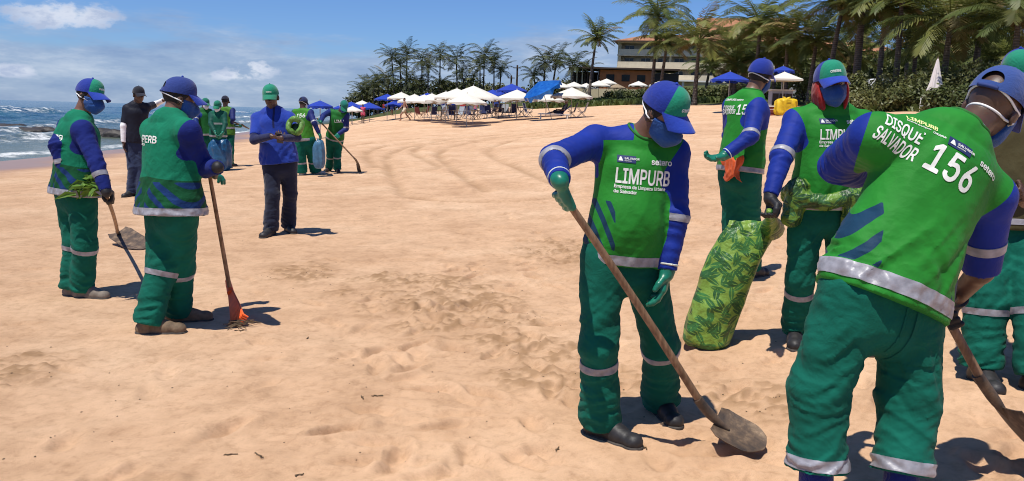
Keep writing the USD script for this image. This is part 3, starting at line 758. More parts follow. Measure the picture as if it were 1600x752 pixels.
        t = self.trp = raw('trousers', V, F, N, c.get('mat', M_DRILL), self.x, C)
        for s in 'ab':                                                   # the reflective band round each leg
            if c.get('band') is None: continue
            kn, an = J['kn' + s], J['an' + s]; ax = unit(an - kn); L = np.linalg.norm(an - kn)
            other = 'b' if s == 'a' else 'a'
            at, hw = c['band'] if not isinstance(c['band'], dict) else c['band'][s]
            sgn = (V - kn) @ ax - at * L
            near = cap_d(V, kn - ax * 0.1, an, 0.2, 0.2) - cap_d(V, J['kn' + other] - unit(J['an' + other] - J['kn' + other]) * 0.1, J['an' + other], 0.2, 0.2)
            self.band('reflective_band', V, N, F, np.minimum(hw - np.abs(sgn), -near), t)

    def band(self, name, V, N, F, s, parent, mat=None, lift=0.003):
        v, n, f = cut_side(V, N, F, s)
        if len(f) == 0: return
        outer = v + n * lift; inner = v - n * 0.004
        # closed strip: outer sheet, inner sheet and walls along the open edges
        e = np.vstack([f[:, [0, 1]], f[:, [1, 2]], f[:, [2, 0]]])
        key = {}
        es = np.sort(e, 1); _, first, cnt = np.unique(es, axis=0, return_index=True, return_counts=True)
        be = e[first[cnt == 1]]; k = len(v)
        walls = np.vstack([np.stack([be[:, 1], be[:, 0], be[:, 0] + k], 1), np.stack([be[:, 1], be[:, 0] + k, be[:, 1] + k], 1)])
        VV = np.vstack([outer, inner]); FF = np.vstack([f, walls])
        raw(name, VV, FF, np.vstack([n, n]), mat or M_BAND, parent)

    def shirt(self):
        o, J, S = self.o, self.J, self.S
        c = o.get('shirt', {})
        g, loose, belly = c.get('g', 0.016), c.get('loose', 0.02), c.get('belly', 0.0)
        amp, seed = c.get('amp', 0.007), o.get('seed', 1)
        hem = np.array(c['hem'], float) if 'hem' in c else self.pel + np.array([0, 0, -0.02])
        hn = unit(c.get('hemn', self.spine[1] - self.spine[2]))          # points down, out of the hem
        slv = c.get('sleeve', {'a': 1.0, 'b': 1.0})                       # how far down the arm: 0..1 to the elbow, 1..2 to the wrist
        ga = c.get('ga', 0.010)
        up = unit(self.spine[3] - self.spine[1])
        ext = self.pel + hn * 0.20
        pts = [ext, self.spine[1], self.spine[2], self.spine[3], self.spine[4]]

        def torso(P):
            gw = o.get('girth', 1.0); fl = c.get('flare', 0.0)
            secs = [(0.162 + fl, 0.118 + fl), (0.164 + 0.4 * fl, 0.116 + 0.4 * fl), (0.142, 0.106), (0.162, 0.114), (0.108, 0.078)]
            sc = [(w * S * gw + g + loose * q, d * S * gw + g + loose * q) for (w, d), q in zip(secs, (1, 1, 1.1, 0.5, 0.1))]
            d = loft_d(P, pts, [self.latp, self.latp, *self.lats[2:]], sc)
            if belly:
                d = smin(d, ell_d(P, self.spine[2] * 0.7 + self.spine[1] * 0.3 + self.frontc * 0.05 * S, np.array([self.latc, self.frontc, np.cross(self.latc, self.frontc)]), (0.13 * S + g, 0.085 * S + belly + g, 0.16 * S)), 0.07)
            for s in 'ab':
                d = smin(d, cap_d(P, self.neck - 0.03 * S * up, J['sh' + s], 0.048 * S + g * 0.5, 0.056 * S + g), 0.05)
            return d

        def arm(P, s):
            d, t = cap_d(P, J['sh' + s], J['el' + s], 0.058 * S + ga, 0.045 * S + ga, t_out=True)
            e = cap_d(P, J['el' + s], J['wr' + s], 0.045 * S + ga, 0.033 * S + ga * 0.9)
            q = slv[s]
            if q <= 1:
                ax = unit(J['el' + s] - J['sh' + s]); return np.maximum(d, (P - (J['sh' + s] + (J['el' + s] - J['sh' + s]) * q)) @ ax)
            ax = unit(J['wr' + s] - J['el' + s])
            r = smin(d, np.maximum(e, (P - (J['el' + s] + (J['wr' + s] - J['el' + s]) * (q - 1))) @ ax), 0.02)
            f1 = shell(r, lambda Q: fold(Q, unit(unit(J['wr' + s] - J['sh' + s]) + 0.35 * self.frontc), 24.0, 5.0, seed * 3 + (s == 'b')), P)
            bendy = np.exp(-(((P - J['el' + s]) ** 2).sum(1)) / 0.10 ** 2)
            return r - amp * (0.6 + 1.1 * bendy) * f1
        self.arm_cloth = arm

        pull = c.get('pull')
        def f(P):
            d = torso(P)
            tow = smooth01(0.55, 0.0, (P - self.pel) @ up / np.linalg.norm(self.neck - self.pel))
            a = amp * (0.35 + 0.9 * tow)
            fx = unit(up + self.latc * c.get('slant', 0.5))
            d = d - a * shell(d, lambda Q: 0.9 * fold(Q, unit(self.latc - 0.45 * up), 15.0, 2.6, seed * 9 + 1) + 0.7 * fold(Q, unit(self.latc + 0.8 * up), 14.0, 3.0, seed * 9 + 4) + 0.25 * fold(Q, up, 34.0, 8.0, seed * 9 + 6), P)
            d = np.maximum(d, (P - hem) @ hn - shell(d, lambda Q: 0.006 * nz(Q, (9, 9, 9), seed), P))
            for s in 'ab':
                d = smin(d, arm(P, s), 0.03)
            return d
        self.shirt_f = f
        m = extract(f, self.lo, self.hi, self.h)
        V, F = np.asarray(m.vertices), np.asarray(m.faces); N = normals_of(V, F)
        self.sh_mesh = (V, N, F)
        # arm or torso: by which field is nearer, with the seam at the armhole
        seam = c.get('seam', 0.0)
        dt = torso(V)
        fields = {}
        for s in 'ab':
            far = np.linalg.norm(V - J['sh' + s], axis=1)
            other = J['sh' + ('b' if s == 'a' else 'a')]; o_ = unit(J['sh' + s] - other)
            n_ = unit(o_ + 0.55 * unit(J['el' + s] - J['sh' + s]))
            outp = (V - J['sh' + s]) @ n_ + 0.004 - (seam[s] if isinstance(seam, dict) else seam)                  # outside the armhole plane near the shoulder
            w = smooth01(0.15, 0.23, far)
            fields[s] = (1 - w) * np.clip(outp, -0.05, 0.05) + w * np.clip((dt - arm(V, s) - 0.012) * 3, -0.05, 0.05)
            fields[s] = one_piece(F, fields[s])
        keep = np.minimum(-fields['a'], -fields['b'])
        body = cut_side(V, N, F, keep)
        paint = c.get('paint')
        Vb, Nb, Fb = body
        self.torso_mesh = (Vb, Nb)
        C = np.broadcast_to(np.array(c.get('color', GREEN), float), Vb.shape).copy()
        fr = self.torso_frame()
        for fld, col in (c.get('prints') or (lambda u: [])) (fr):
            s_ = fld(Vb)
            if not (s_ < 0).any(): continue
            Vb, Nb, Fb, C = split_field(Vb, Nb, Fb, s_, C, np.broadcast_to(np.array(col, float), C.shape))
        sp = raw('shirt', Vb, Fb, Nb, c.get('mat', M_CLOTH), self.x, C)
        self.shirtp = sp
        for s in 'ab':
            Vs, Ns, Fs = cut_side(V, N, F, fields[s])
            col = np.broadcast_to(np.array(c.get('sleevec', {}).get(s, BLUE) if isinstance(c.get('sleevec'), dict) else c.get('sleevec', BLUE), float), Vs.shape)
            sl = raw('sleeve', Vs, Fs, Ns, c.get('mat', M_CLOTH), self.x, col)
            bd = c.get('armband', {})
            if s in bd:
                for t0, hw in ([bd[s]] if not isinstance(bd[s], list) else bd[s]):
                    A, B = (J['sh' + s], J['el' + s]) if t0 <= 1 else (J['el' + s], J['wr' + s])
                    q = A + (B - A) * (t0 if t0 <= 1 else t0 - 1)
                    dist = np.linalg.norm(Vs - q, axis=1)
                    self.band('reflective_band', Vs, Ns, Fs, np.minimum(hw - np.abs((Vs - q) @ unit(B - A)), 0.13 - dist), sl)
        if c.get('hemband'):
            up_from, w = c['hemband']
            q = -((body[0] - hem) @ hn)
            self.band('reflective_band', *[body[0], body[1], body[2]], np.minimum(q - up_from, up_from + w - q), sp)
        if c.get('collar'):
            kind = c['collar']
            nb = self.neck - 0.025 * S * up; hn_ = unit(self.head - self.neck + up * 0.1)
            e1 = self.latc; e2 = unit(np.cross(hn_, e1)); e1 = np.cross(e2, hn_)
            ang = np.linspace(0, 2 * np.pi, 40)
            if kind == 'round':
                ring = np.array([nb + e1 * 0.078 * S * math.cos(a) + e2 * 0.072 * S * math.sin(a) for a in ang])
                fr_ = self.surface(ring + hn_ * 0.12, -hn_)
                obj('collar', tube(fr_, 0.006, 8, False), c['collarm'], sp, True)
            else:
                v = []
                for lv, (rr, zz) in enumerate(((0.090, -0.020), (0.078, 0.02), (0.074, 0.055), (0.080, 0.056), (0.088, 0.02), (0.100, -0.02))):
                    v += [nb + S * (e1 * rr * math.cos(a) + e2 * rr * 0.95 * math.sin(a) + hn_ * zz) for a in ang]
                v = np.array(v); n = len(ang); ff = []
                for l in range(5):
                    for k in range(n - 1):
                        a0 = l * n + k; ff += [[a0, a0 + 1, a0 + n + 1], [a0, a0 + n + 1, a0 + n]]
                cm = trimesh.Trimesh(v, ff, process=True); cm.fix_normals()
                obj('collar', cm, c['collarm'], sp, True)

    def torso_frame(self):
        """maps torso points to (u sideways, v up from the hips, w to the front)"""
        up = unit(self.spine[3] - self.spine[1])
        return self.pel, self.latc, up, self.frontc

    def surface(self, p, d, f=None):
        """where a ray from p along d meets the shirt"""
        f = f or self.shirt_f
        q = np.array(p, float); d = unit(d)
        for _ in range(30):
            s = f(q); q = q + d * np.clip(s * 0.8, -0.01, 0.03)[:, None]
        return q

    def lettering(self, text, height, u, v, back=False, mat=None, slant=0.0, bold=True, spread=1.0, up=None, name='lettering', parent=None, lat=None, frm=None, offset=0.0018, mesh=None, edge=0.008):
        """flat print laid onto the shirt: u sideways, v upwards along the surface from the neck (metres), reading left to right for whoever looks at it"""
        edge = max(edge, 1.2 * self.h)
        m = mesh if mesh is not None else meshkit.text_mesh(text, height, 0.0006, bold)
        v2, f2 = trimesh.remesh.subdivide_to_size(m.vertices, m.faces, edge, max_iter=6)
        pel, l0, up0, fr0 = self.torso_frame()
        n = fr0 * (-1 if back else 1) if frm is None else unit(frm)
        U = up0 if up is None else unit(up)
        r = unit(np.cross(U, n)); U = np.cross(n, r)
        if slant: r = rotate(r, n, slant); U = rotate(U, n, slant)
        O = self.neck + r * u + U * v
        q = O + v2[:, :1] * spread * r + v2[:, 1:2] * U
        z = v2[:, 2:3]
        Vb, Nb = self.torso_mesh
        near_ = (Nb @ n > 0.05) & (np.abs((Vb - q.mean(0)) @ r) < np.ptp((q @ r)) / 2 + 0.06) & (np.abs((Vb - q.mean(0)) @ U) < np.ptp(q @ U) / 2 + 0.06)
        X = Vb[near_]
        from scipy.interpolate import LinearNDInterpolator, NearestNDInterpolator
        xy, w_ = np.stack([X @ r, X @ U], 1), X @ n
        qq = np.stack([q @ r, q @ U], 1)
        d = LinearNDInterpolator(xy, w_)(qq)
        if np.isnan(d).any(): d = np.where(np.isnan(d), NearestNDInterpolator(xy, w_)(qq), d)
        q = q + n * (d - q @ n)[:, None]
        q = q + n * (offset + z)
        F_ = f2
        mm = trimesh.Trimesh(q, F_, process=False)
        return raw(name, q, F_, normals_of(q, F_), mat or M_PRINT, parent or self.shirtp)

    def boot(self, s):
        o, J, S = self.o, self.J, self.S
        c = o.get('boots', {})
        if c.get('kind') == 'none': return
        an = J['an' + s]; td = unit(np.array(J['toe' + s]) * [1, 1, 0]); gz = c.get('ground', {}).get(s, an[2] - 0.085 * S)
        lat = np.array([-td[1], td[0], 0])
        pitch = c.get('pitch', {}).get(s, 0.0)
        h = 0.0085 if self.h < 0.01 else 0.016 if self.h > 0.015 else 0.012
        heel = np.array([an[0], an[1], gz + 0.040 * S]) - td * 0.045 * S
        ball = heel + td * 0.165 * S; toe = heel + td * 0.232 * S - [0, 0, 0.004]

        def f(P):
            d = cap_d(P, heel, ball, 0.040 * S, 0.046 * S)
            d = smin(d, ell_d(P, toe, np.array([td, lat, [0, 0, 1]]), (0.050 * S, 0.047 * S, 0.042 * S)), 0.02)
            d = smin(d, cap_d(P, heel + td * 0.025 * S, an + np.array([0, 0, 0.05 * S]), 0.043 * S, 0.052 * S), 0.03)
            d = smin(d, cap_d(P, an + td * 0.02 + [0, 0, 0.01], ball + [0, 0, 0.010], 0.045 * S, 0.036 * S), 0.03)
            d = np.maximum(d, gz + 0.012 - P[:, 2]); d = np.maximum(d, P[:, 2] - an[2] - 0.08 * S)
            return d - 0.002 * nz(P, (30, 30, 30), 3)
        m = extract(f, np.minimum(heel, toe) - 0.12, np.maximum(np.maximum(heel, toe), an) + 0.16, h)
        b = raw('boot', m.vertices, m.faces, normals_of(m.vertices, m.faces), c.get('mat', M_BOOT), self.x)

        def fs(P):
            q = P.copy(); q[:, 2] = gz + 0.04
            d = cap_d(q, heel, ball, 0.043 * S, 0.050 * S)
            d = smin(d, ell_d(q, toe, np.array([td, lat, [0, 0, 1]]), (0.054 * S, 0.050 * S, 0.05 * S)), 0.02)
            return np.maximum(d, np.abs(P[:, 2] - gz - 0.011) - 0.013)
        m = extract(fs, np.minimum(heel, toe) - 0.1, np.maximum(heel, toe) + 0.1, max(h, 0.0105))
        raw('sole', m.vertices, m.faces, normals_of(m.vertices, m.faces), M_SOLE, b)

    def glove(self, s):
        o, J, S = self.o, self.J, self.S
        pr = hand_prims(J['wr' + s], o['hands'][s], S, 0.0028)
        fa = unit(J['wr' + s] - J['el' + s])
        c0, c1 = J['wr' + s] - fa * o.get('cufflen', 0.035), J['wr' + s] + fa * 0.01
        hh = 0.0040 if self.h < 0.009 else 0.0065 if self.h < 0.012 else 0.011

        def f(P):
            d = prims_d(P, pr, 0.0042)
            e = cap_d(P, c0, c1, 0.041 * S, 0.033 * S)
            e = np.maximum(e, -(P - c0) @ fa)
            return smin(d, e, 0.015) - 0.0018 * fold(P, fa, 30, 12, 5)
        lo, hi = prims_box(pr, 0.03)
        lo, hi = np.minimum(lo, c0 - 0.07), np.maximum(hi, c0 + 0.07)
        m = extract(f, lo, hi, hh)
        gl = raw('glove', m.vertices, m.faces, normals_of(m.vertices, m.faces), o.get('glovem', {}).get(s, M_GLOVE), self.x)
        if o.get('cuffs', True) and self.h < 0.012:
            e1 = unit(np.cross(fa, [0.3, 0.2, 0.9])); e2 = np.cross(fa, e1)
            ring = np.array([c0 + 0.043 * S * (e1 * math.cos(a) + e2 * math.sin(a)) for a in np.linspace(0, 2 * np.pi, 25)])
            obj('cuff_edge', tube(ring, 0.005, 6, False), M_CUFF, gl, True)

    def cap(self):
        o, S, R = self.o, self.S, self.hR
        c = o['cap']
        at = lambda q: self.head + S * (q @ R)
        # crown: a dome round the skull with six panels; its front panels may have their own colour
        nu, nv = 72, 18
        V = []
        tl = c.get('tilt', 0.12); back = c.get('backwards', False)
        for j in range(nv + 1):
            ph = j / nv * (math.pi / 2)
            for i in range(nu):
                a = i / nu * 2 * np.pi
                seam = 1 - 0.018 * math.exp(-((((a / (math.pi / 3)) % 1) - 0.5) / 0.5 * 3.0 - 0) ** 2 * 0) * 0
                rr = math.cos(ph) ** 0.85
                pk = 1 + 0.012 * abs(math.sin(3 * a + math.pi / 2)) * math.sin(2 * ph)
                x_, y_ = 0.0885 * rr * math.cos(a) * pk, -0.012 + 0.1085 * rr * math.sin(a) * pk
                z_ = 0.020 + 0.115 * math.sin(ph) ** 0.95 + 0.010 * max(0, math.sin(a)) * math.cos(ph) * math.sin(2 * ph)
                V.append((x_, y_, z_ + 0.16 * y_ * tl / 0.12 * (1 if not back else -1)))
        V = np.array(V)
        ang = np.tile(np.arange(nu) / nu * 2 * np.pi, nv + 1)
        F = []
        for j in range(nv):
            for i in range(nu):
                a, b = j * nu + i, j * nu + (i + 1) % nu
                F += [[a, b, b + nu], [a, b + nu, a + nu]]
        F = np.array(F); Vw = at(V)
        N = normals_of(Vw, F)
        C = np.broadcast_to(np.array(c['color'], float), Vw.shape)
        if 'front' in c:
            y = V[:, 1] * (-1 if back else 1)
            kk = np.abs(V[:, 0]) - 1.9 * (y - 0.002)                 # a wedge of front panels up to the top button
            Vs, Ns, Fs, Cs = split_field(Vw, N, F, kk, C, np.broadcast_to(np.array(c['front'], float), C.shape))
        else:
            Vs, Ns, Fs, Cs = Vw, N, F, C
        if c.get('hole'):                                             # the strap opening at the back of the cap
            q = (Vs - self.head) @ R.T / S
            w = ell_d(q, np.array([0, (-0.115 if not back else 0.10), 0.046]), np.eye(3), (0.034, 0.09, 0.034))
            w = np.maximum(w, 0.036 + 0.002 - q[:, 2])
            _C = Cs
            keep = w
            v3, n3, f3, c3 = split_field(Vs, Ns, Fs, w, Cs, np.full_like(Cs, -1.0))
            f3 = f3[c3[f3[:, 0], 0] >= 0]
            Vs, Ns, Fs, Cs = v3, n3, f3, c3
        kids = raw('cap', Vs, Fs, Ns, M_CLOTHCAP, self.x, Cs)
        self.capp = kids
        if c.get('hole'):
            aa = np.linspace(-0.36, 0.36, 9) + (-math.pi / 2 if not back else math.pi / 2)
            arc = np.array([(0.0885 * math.cos(a), -0.012 + 0.1085 * math.sin(a), 0.024 + 0.16 * (-0.012 + 0.1085 * math.sin(a)) * tl / 0.12 * (1 if not back else -1)) for a in aa])
            obj('strap', tube(at(arc), 0.007 * S, 6), M_CAPSTRAP, kids, True)
        # brim: a curved plate, 2 mm thick edge rounded
        sgn = -1 if back else 1
        rows = []
        nb_, mr = 25, 7
        top, bot = [], []
        for k in range(mr):
            t = k / (mr - 1)
            for i in range(nb_):
                a = (i / (nb_ - 1) - 0.5) * 2.25
                x0, y0 = 0.0885 * math.sin(a), -0.012 + 0.1085 * math.cos(a)
                ln = 0.078 * math.cos(a * 0.70) ** 0.55 if abs(a) < 1.2 else 0.02
                y1 = y0 + ln * t; x1 = x0 * (1 - 0.06 * t)
                z1 = 0.020 + 0.16 * y0 * tl / 0.12 - 0.030 * t * c.get('droop', 1.0) - 4.2 * x1 * x1 * (0.25 + 0.75 * t) + 0.012
                top.append((x1 * sgn, y1 * sgn, z1 + 0.002)); bot.append((x1 * sgn, y1 * sgn, z1 - 0.003))
        nT = len(top); VB = np.array(top + bot); FB = []
        for k in range(mr - 1):
            for i in range(nb_ - 1):
                a = k * nb_ + i
                FB += [[a, a + 1, a + nb_ + 1], [a, a + nb_ + 1, a + nb_], [nT + a, nT + a + nb_ + 1, nT + a + 1], [nT + a, nT + a + nb_, nT + a + nb_ + 1]]
        edge = [k * nb_ for k in range(mr)] + [(mr - 1) * nb_ + i for i in range(1, nb_)] + [k * nb_ + nb_ - 1 for k in range(mr - 2, -1, -1)]
        for p, q in zip(edge[:-1], edge[1:]):
            FB += [[p, q, q + nT], [p, q + nT, p + nT]]
        bm = trimesh.Trimesh(at(VB), FB, process=False); bm.fix_normals()
        obj('brim', bm, c.get('brimm', M_BRIM), kids, 50)
        bt = trimesh.creation.icosphere(1, 0.008 * S); bt.apply_translation(at(np.array([[0, -0.012, 0.137 - 0.016 * tl]]))[0]); obj('button', bt, c.get('brimm', M_BRIM), kids, True)
        if c.get('text'):
            tm = meshkit.text_mesh(c['text'], 0.017 * S, 0.001, True)
            v2, f2 = trimesh.remesh.subdivide_to_size(tm.vertices, tm.faces, 0.006, max_iter=5)
            w = v2[:, 0].max() - v2[:, 0].min(); xx = -(v2[:, 0] - w / 2) * -1
            # laid on the dome: angle from the middle of the front, height up the dome
            ph = np.clip((0.032 + v2[:, 1] / S) / 0.125, 0, 1.3); a = math.pi / 2 - xx / (0.10 * S)
            rr = np.cos(ph) ** 0.85
            q = np.stack([0.0885 * rr * np.cos(a), -0.012 + 0.1085 * rr * np.sin(a), 0.020 + 0.115 * np.sin(ph) ** 0.95 + 0.010 * np.maximum(0, np.sin(a)) * np.cos(ph) * np.sin(2 * ph)], 1)
            q[:, 2] += 0.16 * q[:, 1] * tl / 0.12
            cen = np.array([0, -0.012, 0.03]); q = cen + (q - cen) * (1.035 + v2[:, 2:3])
            raw('lettering', at(q), f2, normals_of(at(q), f2), M_PRINT, kids)

    def mask(self):
        o, S, R = self.o, self.S, self.hR
        at = lambda a, b, c: self.head + S * (a * R[0] + b * R[1] + c * R[2])
        def f(P):
            q = (P - self.head) @ R.T / S
            d = ell_d(P, at(0, 0.052, -0.060), R, (0.062 * S, 0.056 * S, 0.062 * S))
            d = smin(d, cap_d(P, at(0, 0.098, -0.018), at(0, 0.106, -0.058), 0.014 * S, 0.024 * S), 0.035)
            d = smin(d, cap_d(P, at(0, 0.106, -0.058), at(0, 0.078, -0.108), 0.024 * S, 0.018 * S), 0.03)
            d = smin(d, np.maximum(self.head_d(P, 0.0085), np.maximum(np.abs(q[:, 2] + 0.058) - 0.058 + 0.3 * np.maximum(0, 0.05 - q[:, 1]), 0.012 - q[:, 1])), 0.01)
            d = np.maximum(d, q[:, 2] + 0.012 - 0.15 * np.clip(0.04 - np.abs(q[:, 0]), 0, 1))
            return d - 0.0026 * fold(P, R[2], 42, 9, 3)
        m = extract(f, self.head - 0.2, self.head + 0.2, min(self.h, 0.007) if self.h < 0.015 else self.h)
        mk = raw('face_mask', m.vertices, m.faces, normals_of(m.vertices, m.faces), o['mask'], self.x)
        for z0, z1 in o.get('straps', ((-0.045, 0.006),)):
            pts = []
            for a in np.linspace(-1.0, 1.0, 25):
                th = a * (math.pi - 0.72)
                x_, y_ = 0.088 * math.sin(th), -0.012 - 0.108 * math.cos(th)
                z_ = z1 + (z0 - z1) * abs(a) ** 1.3
                p = at(x_, y_, z_)
                for _ in range(20):
                    dd = self.head_d(p[None], 0.0045)[0]
                    c_ = at(0, -0.01, z_) - p; p = p + unit(c_) * np.clip(dd, -0.01, 0.02)
                pts.append(p)
            obj('mask_strap', tube(np.array(pts), 0.0042 * S, 6), M_WHITE, mk, True)


M_CLOTHCAP = cloth_material('cap_twill', None, 0.8, 0.25, 0.06, 0.2, 2.0)
M_CAPSTRAP = plain('cap_strap', (0.02, 0.04, 0.16), 0.8)
M_BRIM = cloth_material('cap_brim_blue', (0.012, 0.040, 0.30), 0.8, 0.2, 0.06, 0.2, 2.0)
M_BRIM_DK = cloth_material('cap_brim_dark', (0.012, 0.014, 0.024), 0.8, 0.2, 0.06, 0.2, 2.0)
M_BRIM_GR = cloth_material('cap_brim_green', (0.01, 0.16, 0.09), 0.8, 0.2, 0.06, 0.2, 2.0)
